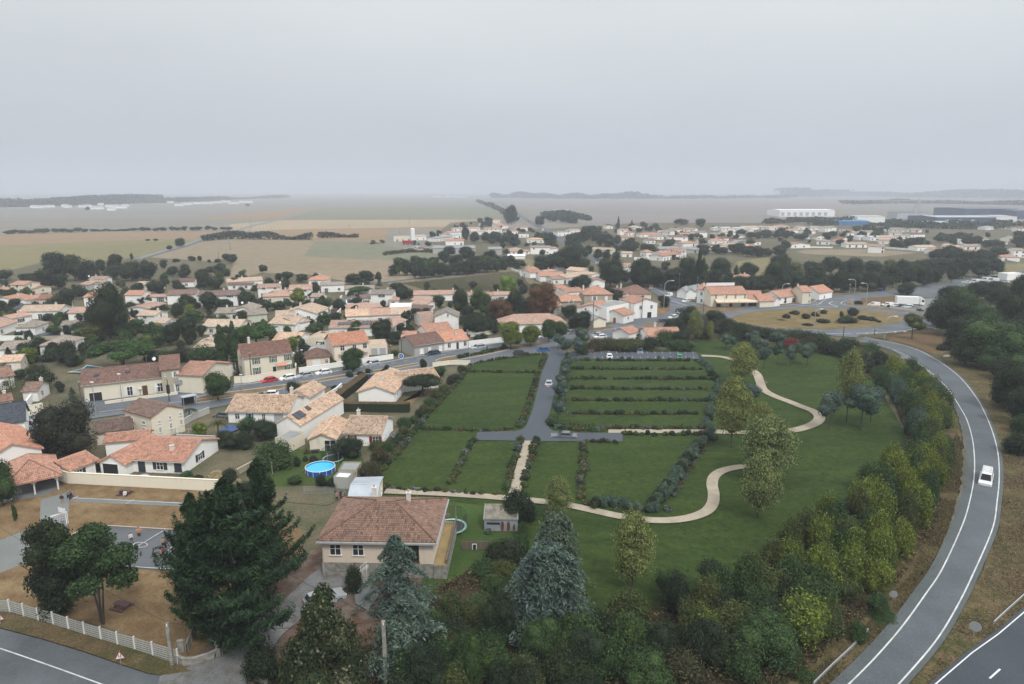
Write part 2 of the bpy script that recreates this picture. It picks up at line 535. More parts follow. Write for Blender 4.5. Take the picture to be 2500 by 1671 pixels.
def lobed(seed,n_lobes,shape='round',zlo=0.0):
 """unit-size crowns: x,y in [-.5,.5], z in [zlo,1]"""
 g=np.random.default_rng(seed)
 L=[]
 H=1-zlo
 for i in range(n_lobes):
  if shape=='round':
   a=g.uniform(0,6.28);rr=g.uniform(.10,.30);z=zlo+H*g.uniform(.22,.78)
   k=1-abs((z-zlo)/H-.45)*.9
   R=g.uniform(.15,.25);L.append(((rr*k*1.05*math.cos(a),rr*k*1.05*math.sin(a),z),(R,R,R*H*g.uniform(.75,1.1))))
  elif shape=='oval':
   t=(i+.5)/n_lobes;a=g.uniform(0,6.28);k=math.sin(math.pi*min(1,t*.86+.14))**.7
   R=.14+.17*k;rr=(.46-R)*k*g.uniform(.4,1)
   L.append(((rr*math.cos(a),rr*math.sin(a),zlo+H*(.1+.8*t)),(R,R,H*g.uniform(.10,.16))))
  elif shape=='umbrella':
   a=g.uniform(0,6.28);rr=.36*math.sqrt(g.uniform(0,1));R=g.uniform(.12,.19)
   L.append(((rr*math.cos(a),rr*math.sin(a),zlo+H*(.62-.5*(rr/.36)**2*.6)),(R,R,H*.3)))
  elif shape=='column':
   t=(i+.5)/n_lobes;R=.40*(1-.75*abs(t-.35)**1.5)
   a=g.uniform(0,6.28)
   L.append(((.07*math.cos(a),.07*math.sin(a),zlo+H*(.06+.88*t)),(R*(1 if t<.8 else .55),R*(1 if t<.8 else .55),H*.11)))
  elif shape=='mound':
   a=g.uniform(0,6.28);rr=g.uniform(0,.3);R=g.uniform(.16,.26)
   L.append(((rr*math.cos(a),rr*math.sin(a),H*g.uniform(.25,.68)*(1-rr)),(R,R,H*g.uniform(.26,.36))))
 if shape in('round','mound'):
  L.append(((0,0,zlo+H*.5),(.3,.3,H*.38)))
 return L
def crown(name,seed,n_lobes,n,leaf,shape='round',zlo=0.0,aspect=1.0,up=.25,spread=(.80,1.12),core=.80):
 g=np.random.default_rng(seed+99)
 L=lobed(seed,n_lobes,shape,zlo)
 c=np.array([l[0]for l in L]);r=np.array([l[1]for l in L])
 w=(r[:,0]*r[:,2]);w/=w.sum()
 k=g.choice(len(L),n,p=w)
 d=g.normal(size=(n,3));d/=np.linalg.norm(d,axis=1,keepdims=True)
 lowmask=(d[:,2]<-.2)&(g.uniform(size=n)<.6);d[lowmask,2]*=-1
 q=g.uniform(spread[0],spread[1],n)
 ph=np.sin(d[:,0]*7+k)*np.cos(d[:,1]*6+2*k)*.10
 C=c[k]+d*r[k]*(q+ph)[:,None]
 C[:,2]=np.maximum(C[:,2],zlo*.8+.005)
 N=d*.8+g.normal(size=(n,3))*.55;N[:,2]+=up
 s=leaf*g.uniform(.55,1.35,n)
 return leaf_mesh(name,C,N,s,aspect,None,sph_core(L,core)if core else None)
def spray_crown(name,seed,n_br,n_per,leaf,prof,droop=0.0,curl=.0,zlo=.02,aspect=1.7,fill=.25,layers=0,asym=.15,wide=.10):
 """conifer: boughs grow outward from the stem, each one a spray of needles"""
 g=np.random.default_rng(seed)
 C,N=[],[]
 for i in range(n_br):
  t=g.uniform(0,1)**.9
  if layers:
   t=(math.floor(t*layers)+.5+g.normal()*.10)/layers
  z0=zlo+(1-zlo)*min(max(t,0),.98)
  a=g.uniform(0,6.283)
  Lr=.5*prof(t)*(1-asym+2*asym*(.5+.5*math.sin(a*2+seed)))*g.uniform(.62,1.12)
  q=np.sort(g.uniform(fill,1,n_per))
  rise=-droop*q*q+curl*q**3
  w=wide*(1.15-q)*(Lr/.5+.25)
  ox=g.normal(size=n_per)*w*.55;oz=g.normal(size=n_per)*.012
  x=q*Lr*math.cos(a)-ox*math.sin(a);y=q*Lr*math.sin(a)+ox*math.cos(a)
  C.append(np.stack([x,y,z0+rise*Lr*1.0+oz],1))
  nn=np.stack([g.normal(size=n_per)*.45+.3*math.cos(a),g.normal(size=n_per)*.45+.3*math.sin(a),np.ones(n_per)],1)
  N.append(nn)
 C=np.concatenate(C);N=np.concatenate(N)
 s=leaf*g.uniform(.5,1.4,len(C))
 return leaf_mesh(name,C,N,s,aspect)
def trunk_mesh(name,seed,zlo,limbs=5,r=.022,lean=0.0):
 g=random.Random(seed)
 m=MB()
 p=Vector((0,0,-.02));tops=[]
 z=0
 for k in range(3):
  q=Vector((g.uniform(-.012,.012)+lean*(k+1)*.3,g.uniform(-.012,.012),max(zlo,.12)*(k+1)/2.2))
  m.tube(p,q,r*(1.25-.25*k),r*(1.0-.25*k),7);p=q
 for i in range(limbs):
  a=6.283*i/limbs+g.uniform(-.4,.4);rr=g.uniform(.15,.32)
  e=Vector((rr*math.cos(a),rr*math.sin(a),p.z+(1-p.z)*g.uniform(.3,.75)))
  mid=p.lerp(e,.5)+Vector((0,0,.04))
  m.tube(p-Vector((0,0,.05)),mid,r*.6,r*.36,5);m.tube(mid,e,r*.36,r*.1,5)
 return m.mesh(name,MAT['bark'])
def trunk_mesh_c(name):
 return MB().tube((0,0,-.01),(0,0,.96),.022,.004,7).mesh(name,MAT['bark'])
PRO={}
def protos():
 P_=PRO
 P_['round']=[(crown('crown',s,11,3000,.030,'round',.05,spread=(.68,1.22)),trunk_mesh('trunk',s,.12))for s in(1,2,3,4,5,6,7)]
 P_['full']=[(crown('crown',s,17,13000,.0165,'round',.04,spread=(.66,1.24)),trunk_mesh('trunk',s,.12))for s in(13,14,15,16)]
 P_['near']=[(crown('crown',s,16,15000,.0155,'round',.14,spread=(.72,1.18)),trunk_mesh('trunk',s,.22))for s in(11,12)]
 P_['far']=[(crown('crown',s,7,800,.05,'round',.08),trunk_mesh('trunk',s,.12,3))for s in(21,22,23,24)]
 P_['oval']=[(crown('crown',s,24,21000,.0125,'oval',.20,aspect=1.2,spread=(.62,1.26),core=.58),trunk_mesh('trunk',s,.30,5,.016))for s in(31,32,33)]
 P_['lolly']=[(crown('crown',s,9,3600,.020,'round',.34),trunk_mesh('trunk',s,.42,4,.020))for s in(41,42)]
 P_['umbrella']=[(crown('crown',s,16,5200,.020,'umbrella',.42),trunk_mesh('trunk',s,.5,6,.028))for s in(51,52)]
 P_['column']=[(crown('crown',s,9,1800,.040,'column',.03),trunk_mesh('trunk',s,.1,2,.03))for s in(61,62)]
 P_['mound']=[(crown('foliage',s,7,1500,.036,'mound'),None)for s in(71,72,73,74)]
 P_['bush']=[(crown('foliage',s,19,7500,.021,'mound',spread=(.56,1.34),core=.62,aspect=1.4),None)for s in(81,82,83,84,85)]
 P_['hedge']=[(crown('foliage',s,5,260,.085,'mound',core=.86),None)for s in(91,92,93)]
 P_['cone']=[(spray_crown('crown',s,240,20,.016,lambda t:(1-t)**.8,.25,0),trunk_mesh_c('trunk'))for s in(101,)]
 P_['cedar']=[(spray_crown('crown',s,210,150,.0120,lambda t:min(1,1.12*(1-t)**.36),.02,-.30,aspect=2.0,layers=13,wide=.19,zlo=.03,fill=.15,asym=.3),trunk_mesh_c('trunk'))for s in(111,112)]
 P_['cedarb']=[(spray_crown('crown',s,85,210,.0115,lambda t:min(1,1.15*(1-t)**.55),.50,-.05,aspect=2.2,wide=.17,zlo=.05,fill=.12,asym=.35),trunk_mesh_c('trunk'))for s in(115,116)]
 P_['cypress']=[(spray_crown('crown',s,110,430,.0074,lambda t:(min(1,.60+1.5*t))*(1 if t<.30 else(1-(t-.30)/.70)**.85),-.10,.22,aspect=2.8,asym=.34,wide=.135,zlo=.06,fill=.08),trunk_mesh_c('trunk'))for s in(121,122,123)]
 def custom(nm,L,n,leaf,seed,spread=(.72,1.18),core=.8,aspect=1.0):
  g=np.random.default_rng(seed);c=np.array([l[0]for l in L]);r=np.array([l[1]for l in L]);w=r[:,0]*r[:,2];k=g.choice(len(L),n,p=w/w.sum())
  d=g.normal(size=(n,3));d/=np.linalg.norm(d,axis=1,keepdims=True);m=(d[:,2]<-.2)&(g.uniform(size=n)<.5);d[m,2]*=-1
  q=g.uniform(spread[0],spread[1],n)+np.sin(d[:,0]*7+k)*np.cos(d[:,1]*6+2*k)*.12
  N=d*.8+g.normal(size=(n,3))*.55;N[:,2]+=.25
  return leaf_mesh(nm,c[k]+d*r[k]*q[:,None],N,leaf*g.uniform(.55,1.35,n),aspect,None,sph_core(L,core)if core else None)
 g=np.random.default_rng(77)
 LA=[((x+g.normal()*.02,g.uniform(-.15,.15),z),(r,r,r*.8))for x,z,r in((.0,.12,.16),(-.1,.22,.17),(.12,.2,.18),(0,.34,.22),(.14,.38,.18),(-.12,.42,.17),(.05,.5,.2),(-.28,.78,.13),(-.36,.72,.09),(-.16,.86,.14),(-.05,.7,.17),(.12,.66,.17),(.22,.8,.14),(.05,.9,.11),(.34,.74,.10),(.3,.5,.12),(-.24,.62,.1))]
 P_['oaka']=[(custom('crown',LA,17000,.0150,1),trunk_mesh('trunk',3,.2,4))]
 LB=[((x,g.uniform(-.25,.25),z),(r,r,r*.62))for x,z,r in((-.34,.62,.12),(-.22,.74,.14),(-.1,.84,.14),(.04,.92,.12),(.1,.8,.15),(.22,.74,.14),(.34,.66,.12),(.42,.58,.08),(-.05,.66,.15),(.16,.6,.13),(-.24,.54,.12),(.3,.52,.09),(-.12,.48,.1),(0,.55,.12))]
 tb=MB()
 for x in(-.03,.0,.03):tb.tube((x*.3,0,-.01),(x*2.4,x,.42),.012,.009,6)
 for a,b in(((-.07,-.03,.42),(-.3,0,.62)),((-.07,-.03,.42),(-.1,.1,.8)),((0,0,.42),(.05,-.1,.85)),((.07,.03,.42),(.2,.1,.72)),((.07,.03,.42),(.36,0,.62)),((.0,0,.3),(.24,-.1,.5))):tb.tube(a,b,.009,.003,5)
 P_['oakb']=[(custom('crown',LB,13000,.0145,2,(.66,1.22),.6),tb.mesh('trunk',MAT['bark']))]
 LM_=[((g.uniform(-1,1)*.22*(1.1-z),g.uniform(-1,1)*.22*(1.1-z),z),(R,R,.13))for z,R in((.9,.09),(.82,.13),(.74,.16),(.66,.19),(.58,.2),(.52,.22),(.44,.24),(.36,.26),(.3,.25),(.24,.28),(.18,.27),(.12,.3),(.5,.2),(.3,.26),(.2,.26))]
 P_['magn']=[(custom('crown',LM_,17000,.0165,3,(.74,1.2)),trunk_mesh_c('trunk'))]
 # willow: strands that hang
 g=np.random.default_rng(5);C=[]
 for i in range(260):
  a=g.uniform(0,6.28);rr=.42*math.sqrt(g.uniform(0,1));zt=.95-rr*.7
  q=np.linspace(0,1,16)
  C.append(np.stack([rr*math.cos(a)*(1+.15*q),rr*math.sin(a)*(1+.15*q),zt-q*zt*g.uniform(.5,.85)],1))
 C=np.concatenate(C)
 P_['willow']=[(leaf_mesh('crown',C,g.normal(size=C.shape),.018*g.uniform(.6,1.3,len(C)),.6),trunk_mesh('trunk',5,.4,4))]
 # palm: a tuft of arching fronds
 C,N=[],[]
 for i in range(42):
  a=g.uniform(0,6.28);e=g.uniform(-.3,1.2);q=np.linspace(.05,1,26)
  x=.5*q*math.cos(e*.7);z=.72+.25*q*math.sin(e)*1.2-.28*q*q
  o=g.normal(size=26)*.022
  C.append(np.stack([x*math.cos(a)-o*math.sin(a),x*math.sin(a)+o*math.cos(a),z],1))
 C=np.concatenate(C)
 P_['palm']=[(leaf_mesh('crown',C,g.normal(size=C.shape)+np.array([0,0,1]),.022*np.ones(len(C)),1.4),MB().tube((0,0,0),(0,0,.74),.05,.035,8).mesh('trunk',MAT['bark']))]
protos()
KIND={'dk':('round','dk','dark rounded broadleaf tree','tree','broadleaf_tree'),'gr':('round','gr','fresh green broadleaf tree','tree','broadleaf_tree'),'ol':('round','ol','olive green broadleaf tree','tree','broadleaf_tree'),
'yg':('round','yg','yellowish green broadleaf tree','tree','broadleaf_tree'),'ru':('full','ru','rust brown chestnut tree','tree','chestnut_tree'),'li':('full','li','bright lime green tree','tree','lime_tree'),
'st':('near','gr','round green street tree','tree','street_tree'),'sy':('near','yg','yellowing street tree','tree','street_tree'),'nd':('full','dk','large dark evergreen tree','tree','evergreen_tree'),
'ng':('full','gr','large green broadleaf tree','tree','broadleaf_tree'),'pp':('full','pp','large plum dark tree','tree','plum_tree'),'fd':('far','dk','small dark tree','tree','garden_tree'),
'fg':('far','gr','small green tree','tree','garden_tree'),'pl':('oval','pl','tall speckled pale green tree','tree','park_tree'),'bl':('lolly','bl','round blue green park tree','tree','park_tree'),
'bs':('lolly','bs','greyish blue park tree','tree','park_tree'),'lo':('lolly','ol','clipped round dark tree','tree','clipped_tree'),'rd':('mound','rd','bright red bush','bush','red_bush'),
'wh':('mound','wh','white blossoming bush','bush','blossoming_bush'),'oa':('oaka','dk','many lobed dark evergreen oak','tree','evergreen_oak'),'ob':('oakb','gr','spreading tree with bare forked stems','tree','broadleaf_tree'),
'ma':('magn','mg','dark glossy magnolia','tree','magnolia_tree'),'pi':('umbrella','pi','spreading umbrella pine','tree','umbrella_pine'),'bp':('umbrella','dk','low dark flat topped pine','tree','pine_tree'),
'cy':('column','dk','narrow dark columnar cypress','tree','cypress_tree'),'po':('column','gr','narrow green poplar','tree','poplar_tree'),'co':('cone','dk','dark pointed conifer','tree','conifer_tree'),
'sp':('cone','bs','blue spruce','tree','spruce_tree'),'cf':('cedarb','bs','loose drooping blue cedar','tree','cedar_tree'),'ce':('cedar','bs','large blue cedar','tree','cedar_tree'),
'wi':('willow','ol','weeping willow','tree','willow_tree'),'pm':('palm','ol','small palm','palm','palm_tree'),'bd':('mound','dk','dark rounded bush','bush','bush'),
'bg':('mound','gr','green rounded bush','bush','bush'),'bo':('mound','ol','olive green bush','bush','bush'),'bb':('mound','bl','blue green bush','bush','bush'),
'Bd':('bush','dk','dark leafy bush','bush','leafy_bush'),'Bg':('bush','gr','green leafy bush','bush','leafy_bush'),'By':('bush','yg','yellow green leafy bush','bush','leafy_bush'),
'Bo':('bush','ol','olive leafy bush','bush','leafy_bush'),'Bb':('bush','bl','blue green leafy bush','bush','leafy_bush'),'Bn':('bush','br','brownish scrubby bush','bush','scrubby_bush'),
'pa':('mound','pa','pampas grass with pale plumes','plant','pampas_grass'),}
NTREE=[0]
def plant(kind,g,h,w,label=None,group=None,rz=None,sy=None,mat=None):
 fam,mk,desc,cat,nm=KIND[kind]
 NTREE[0]+=1
 cm,tm=PRO[fam][NTREE[0]%len(PRO[fam])]
 rz=random.uniform(0,6.28)if rz is None else rz
 sy=sy or random.uniform(.88,1.12)
 M=T(0,0,0,0,(w,w*sy,h))
 if tm is None:
  o=put(nm,cm,None,Matrix.Translation(g)@Matrix.Rotation(rz,4,'Z')@M,MAT[mat or mk])
  mark(o,label or desc,cat,group,auto=label is None)
  return o
 root=thing(nm,g,label or desc,cat,group,rz,auto=label is None)
 put('trunk',tm,root,M)
 put('crown',cm,root,M,MAT[mat or mk])
 return root
def TR(kind,z,x,yb,yt,w,**k):
 """plant by zoomed-picture numbers: foot row, top row, width"""
 X,Y=zp(z,x,yb)
 g=P(X,Y)
 h=max(.4,hgt(g,zp(z,x,yt)[1]))
 wm=w/ZN[z][2]*depth(g)/FPX
 return plant(kind,g,h*1.02,wm*1.08,**k)
 # ------------------------------------------------------------------ buildings
ROOFS=dict(o=('ro','orange tiled'),r=('rr','red brown tiled'),b=('rb','brown tiled'),p=('rp','pale tiled'),n=('rn','pink tiled'),g=('rg','greyish tiled'),m=('rm','terracotta tiled'),t=('rt','mottled pale tiled'),s=('rs','slate'),G=('greyroof','grey sheet'),
M=('metalroof','metal'),W=('whiteroof','white'),B=('brightblue','blue'),D=('blueclad','dark blue'),L=('greyclad','light grey'))
WALLS=dict(w=('ww','white'),c=('wc','cream'),P=('wp','pink cream'),g=('wg','grey'),s=('ws','stone'),n=('wn','pale green'),D=('blueclad','dark blue'),L=('greyclad','light grey'),B=('brightblue','blue'))
class Frame:
 """local frame of one building mass: u along the front eave, v away from it"""
 def __init__(s,A,B,D,h,flip=False):
  s.A=Vector((A.x,A.y,0));b=Vector((B.x,B.y,0))
  s.L=(b-s.A).length;s.u=(b-s.A).normalized()
  s.v=Vector((-s.u.y,s.u.x,0))
  mid=(s.A+b)/2
  if s.v.dot(mid)<0 and not flip:s.v=-s.v
  s.D,s.h=D,h
 def w(s,u,v,z):
  return s.A+s.u*u+s.v*v+Vector((0,0,z))
def tiles_geo(poly,e,up,tu,tv,lift=.05):
 """raised curved tiles over one roof slope, each course lapping the one below"""
 m=MB()
 o=poly[0]
 q=[((p-o).dot(e),(p-o).dot(up))for p in poly]
 vmax=max(b for a,b in q);nrm=e.cross(up)
 if nrm.z<0:nrm=-nrm
 def span(v):
  xs=[]
  for(a0,b0),(a1,b1)in zip(q,q[1:]+q[:1]):
   if(b0-v)*(b1-v)<=0 and abs(b0-b1)>1e-6:
    xs.append(a0+(a1-a0)*(v-b0)/(b1-b0))
  return(min(xs),max(xs))if len(xs)>1 else None
 v=0.0
 while v<vmax-.1:
  s=span(min(v+tv*.5,vmax-.02))
  if s:
   n0,n1=math.ceil(s[0]/tu),math.floor(s[1]/tu)
   for i in range(n0,n1):
    a=i*tu;v1=min(v+tv,vmax)
    def pt(x,y,z):return o+e*x+up*y+nrm*z
    b0=len(m.v)
    m.v+=[pt(a+.01,v,lift*.5),pt(a+tu*.28,v,lift+.05),pt(a+tu*.72,v,lift+.05),pt(a+tu-.01,v,lift*.5),pt(a+.01,v1,.0),pt(a+tu*.28,v1,lift),pt(a+tu*.72,v1,lift),pt(a+tu-.01,v1,.0)]
    uvc=(a+tu*.5,v+tv*.5)
    for fq in((0,1,5,4),(1,2,6,5),(2,3,7,6),(0,3,2,1)):
     m.f.append(tuple(b0+t for t in fq));m.uv.append([uvc]*4);m.mi.append(0)
  v+=tv
 return m
def mass(root,F,kind,rise,rm,wm,ov=.35,z0=0,near=False,wallname='wall',nroof='roof',tile=(.24,.36)):
 L,D,h=F.L,F.D,F.h
 # walls
 m=MB()
 c=[(0,0),(L,0),(L,D),(0,D)]
 def up(u,v,z):return F.w(u,v,z)
 for(a,b)in zip(c,c[1:]+c[:1]):
  m.poly([up(*a,z0),up(*b,z0),up(*b,h),up(*a,h)])
 if kind=='g':
  for u in(0,L):m.poly([up(u,0,h),up(u,D,h),up(u,D/2,h+rise)])
 elif kind=='e':
  for v in(0,D):m.poly([up(0,v,h),up(L,v,h),up(L/2,v,h+rise)])
 elif kind=='s':
  for u in(0,L):m.poly([up(u,0,h),up(u,D,h),up(u,D,h+rise)])
  m.poly([up(0,D,h),up(L,D,h),up(L,D,h+rise),up(0,D,h+rise)])
 elif kind=='f':
  for(a,b)in zip(c,c[1:]+c[:1]):m.poly([up(*a,h),up(*b,h),up(*b,h+.35),up(*a,h+.35)])
 wall=m.build(wallname,MAT[wm],root)
 # roof slopes
 sl=[]
 if kind=='g':
  d=rise/(D/2)*ov
  sl=[[(-ov,-ov,h-d),(L+ov,-ov,h-d),(L+ov,D/2,h+rise),(-ov,D/2,h+rise)],[(L+ov,D+ov,h-d),(-ov,D+ov,h-d),(-ov,D/2,h+rise),(L+ov,D/2,h+rise)]]
 elif kind=='e':
  d=rise/(L/2)*ov
  sl=[[(-ov,D+ov,h-d),(-ov,-ov,h-d),(L/2,-ov,h+rise),(L/2,D+ov,h+rise)],[(L+ov,-ov,h-d),(L+ov,D+ov,h-d),(L/2,D+ov,h+rise),(L/2,-ov,h+rise)]]
 elif kind=='h':
  if L>=D:
   r=min(D/2,L*.42);d=rise/(D/2)*ov
   a,b=(r,D/2,h+rise),(L-r,D/2,h+rise)
  else:
   r=min(L/2,D*.42);d=rise/(L/2)*ov
   a,b=(L/2,r,h+rise),(L/2,D-r,h+rise)
  c4=[(-ov,-ov,h-d),(L+ov,-ov,h-d),(L+ov,D+ov,h-d),(-ov,D+ov,h-d)]
  if L>=D:
   sl=[[c4[0],c4[1],b,a],[c4[2],c4[3],a,b],[c4[1],c4[2],b],[c4[3],c4[0],a]]
  else:
   sl=[[c4[0],c4[1],a],[c4[2],c4[3],b],[c4[1],c4[2],b,a],[c4[3],c4[0],a,b]]
 elif kind=='s':
  d=rise/D*ov
  sl=[[(-ov,-ov,h-d),(L+ov,-ov,h-d),(L+ov,D+ov,h+rise+d),(-ov,D+ov,h+rise+d)]]
 elif kind=='f':
  sl=[[(.15,.15,h+.1),(L-.15,.15,h+.1),(L-.15,D-.15,h+.1),(.15,D-.15,h+.1)]]
 m=MB();tg=[]
 for s in sl:
  w=[up(*p)+Vector((0,0,.05))for p in s]
  e=(w[1]-w[0]).normalized();n=e.cross(w[2]-w[0]).normalized()
  if n.z<0:n=-n
  upv=n.cross(e).normalized()
  if upv.z<0:upv=-upv
  uv=[((p-w[0]).dot(e),(p-w[0]).dot(upv))for p in w]
  m.poly(w,uv)
  lo=[p-Vector((0,0,.16))for p in w]
  m.poly(lo[::-1])
  for a in range(len(w)):
   b=(a+1)%len(w)
   m.poly([lo[a],lo[b],w[b],w[a]],[(0,0),(.2,0),(.2,.1),(0,.1)])
  tg.append((w,e,upv))
 roof=m.build(nroof,MAT[rm],root)
 if near:
  t=MB()
  for w,e,upv in tg:
   q=tiles_geo(w,e,upv,*tile)
   b=len(t.v);t.v+=q.v;t.uv+=q.uv;t.mi+=q.mi
   t.f+=[tuple(b+i for i in f)for f in q.f]
  o=t.build('roof_tiles',MAT[rm],roof);o['kind']='stuff'
 if kind in 'geh':
  hi=sorted({tuple(round(x,3)for x in p)for s in sl for p in s},key=lambda p:-p[2])[:2]
  rc=MB()
  if len(hi)==2:
   rc.tube(up(*hi[0])+Vector((0,0,.04)),up(*hi[1])+Vector((0,0,.04)),.11,.11,6)
  if kind=='h' and near:
   for s in sl:
    w=[up(*p)for p in s]
    for k in(0,1):
     rc.tube(w[k]+Vector((0,0,.1)),w[-1 if k==0 else 2]+Vector((0,0,.06)),.1,.1,5)
  rc.build('ridge',MAT[rm],roof)
 return wall,roof
_WC={}
def window(root,F,side,t,zc,w,hh,shut=None,mull=1,frame='white',kind='window',glass='glass'):
 """t: metres along that side; frame 8 cm proud, glass set back in it, leaves of the shutters beside it"""
 key=(w,hh,mull,frame,kind,glass)
 if key not in _WC:
  f=MB();b=.07 if kind!='garage_door' else .1
  x0,x1,z0,z1=-w/2,w/2,-hh/2,hh/2
  f.box(x0,-.07,z0,x0+b,0,z1);f.box(x1-b,-.07,z0,x1,0,z1)
  f.box(x0+b,-.07,z1-b,x1-b,0,z1)
  f.box(x0-(.08 if kind=='window' else 0),-.14 if kind=='window' else-.07,z0-.06,x1+(.08 if kind=='window' else 0),0,z0+b*.6)
  for i in range(mull):
   x=x0+w*(i+1)/(mull+1)
   f.box(x-.04,-.055,z0+b*.6,x+.04,-.001,z1-b)
  if mull and hh>1:f.box(x0+b,-.05,hh*.08,x1-b,-.001,hh*.08+.04)
  p=MB().box(x0+b,-.025,z0+b*.6,x1-b,-.004,z1-b)
  _WC[key]=(f.mesh(kind,MAT[frame]),p.mesh('pane',MAT[glass]))
 fm,pm=_WC[key]
 if side=='f':o,d=F.w(t,0,zc),F.u
 elif side=='r':o,d=F.w(F.L,t,zc),F.v
 elif side=='l':o,d=F.w(0,t,zc),-F.v
 else:o,d=F.w(t,F.D,zc),-F.u
 out={'f':-F.v,'r':F.u,'l':-F.u,'b':F.v}[side]
 y=-out;x=y.cross(Vector((0,0,1)))
 M=Matrix(((x.x,y.x,0,o.x),(x.y,y.y,0,o.y),(0,0,1,o.z),(0,0,0,1)))
 a=put(kind,fm,root,M)
 put('pane',pm,a)
 if shut:
  sk=('sh',hh,w)
  if sk not in _WC:
   s=MB();sw=w/2 if w<1.7 else .8
   s.box(-sw/2,-.05,-hh/2,sw/2,-.005,hh/2)
   s.box(-sw/2+.06,-.075,-hh/2+.08,sw/2-.06,-.05,-.04);s.box(-sw/2+.06,-.075,.04,sw/2-.06,-.05,hh/2-.08)
   _WC[sk]=(s.mesh('shutter',MAT['white']),sw)
  sm,sw=_WC[sk]
  for q in(-1,1):
   put('shutter',sm,root,M@T(q*(w/2+sw/2+.03),0,0),MAT[shut])
 return a
def chimney(root,F,u,v,ztop,s=.55,pot=True,mat='chim'):
 m=MB();o=F.w(u,v,0)
 M=Matrix.Translation(o)@Matrix.Rotation(math.atan2(F.u.y,F.u.x),4,'Z')
 m.box(-s/2,-s/2,ztop-1.7,s/2,s/2,ztop,M);m.box(-s/2-.06,-s/2-.06,ztop,s/2+.06,s/2+.06,ztop+.1,M)
 c=m.build('chimney',MAT[mat],root)
 if pot:
  MB().tube(M@Vector((0,0,ztop+.1)),M@Vector((0,0,ztop+.5)),.12,.1,7).build('chimney_pot',MAT['concrete'],c)
 return c
def house(label,z,x0,y0,x1,y1,h,D,kind='g',rise=1.6,roof='p',wall='w',parts=(),auto=False,near=False,cat='house',name='house',group=None,win=None,chim=None,ov=.35,z0=0,tile=(.24,.36)):
 """(x0,y0)-(x1,y1): near eave line, at height h; D metres deep. parts: further masses in the same manner"""
 A,B=G(z,x0,y0,h),G(z,x1,y1,h)
 F=Frame(A,B,D,h)
 rm,wm=ROOFS[roof][0],WALLS[wall][0]
 dist=F.A.length
 root=thing(name,(0,0,0),label,cat,group,auto=auto)
 root['_c']=[F.w(F.L/2,D/2,h).x,F.w(F.L/2,D/2,h).y,h]
 mass(root,F,kind,rise,rm,wm,ov,z0,near,tile=tile)
 rnd=random.Random(int(x0*7+y0*13+x1))
 if win is None:
  win=[]
  fl=2 if h>4.4 else 1
  n=max(1,int(F.L/4.2))
  for k in range(fl):
   for i in range(n):
    t=F.L*(i+.5)/n+rnd.uniform(-.4,.4)
    if rnd.random()<.82:
     dr=k==0 and rnd.random()<.35
     win.append(('f',t,(1.1 if dr else 1.5)+2.8*k,1.4 if dr else 1.2,2.1 if dr else 1.2,rnd.choice([None,'whitep','whitep','navy','bluep'])if dist<330 else None))
  sd='r' if F.w(F.L,D/2,0).x<0 else 'l'
  if D>5:win.append((sd,D*rnd.uniform(.35,.65),1.5+(2.8 if fl==2 else 0),1.1,1.2))
 for sd_,lim in(('f',F.L),('l',D),('r',D)):
  m_=max([q[1]+q[3]/2 for q in win if q[0]==sd_]or[0])
  if m_>lim-.3:win=[(q[0],q[1]*(lim-.4)/m_,q[2],q[3]*max(.6,(lim-.4)/m_),*q[4:])if q[0]==sd_ else q for q in win]
 for q in win:window(root,F,*q)
 if chim is None:chim=[(rnd.uniform(.15,.85),.62)]if dist<420 and kind!='f' and rnd.random()<.6 else[]
 if dist<260 and kind in 'gh' and F.L>7:
  q=F.w(F.L*.8,D/2,h+rise)
  MB().tube(q,q+Vector((0,0,1.9)),.025,.025,4).tube(q+Vector((-.5,0,1.8)),q+Vector((.5,0,1.8)),.015,.015,3).tube(q+Vector((-.3,.2,1.6)),q+Vector((.3,.2,1.6)),.015,.015,3).build('aerial',MAT['steel'],root)
  e=rise/(D/2)*ov
  MB().tube(F.w(-ov,-ov-.06,h-e-.05),F.w(F.L+ov,-ov-.06,h-e-.05),.07,.07,5).tube(F.w(.1,-.08,h-.1),F.w(.1,-.08,.1),.045,.045,5).build('gutter',MAT['concrete'],root)
 for q in chim:chimney(root,F,q[0]*F.L,q[1]*D,h+rise+(q[2]if len(q)>2 else .55))
 for p in parts:
  q=dict(z=z,kind='g',rise=1.2,roof=roof,wall=wall,win=[],near=near,ov=ov,z0=z0);q.update(p)
  A,B=G(q['z'],q['a'][0],q['a'][1],q['h']),G(q['z'],q['b'][0],q['b'][1],q['h'])
  F2=Frame(A,B,q['D'],q['h'])
  mass(root,F2,q['kind'],q['rise'],ROOFS[q['roof']][0],WALLS[q['wall']][0],q['ov'],q['z0'],q['near'],tile=tile)
  for t in q['win']:window(root,F2,*t)
 return root,F
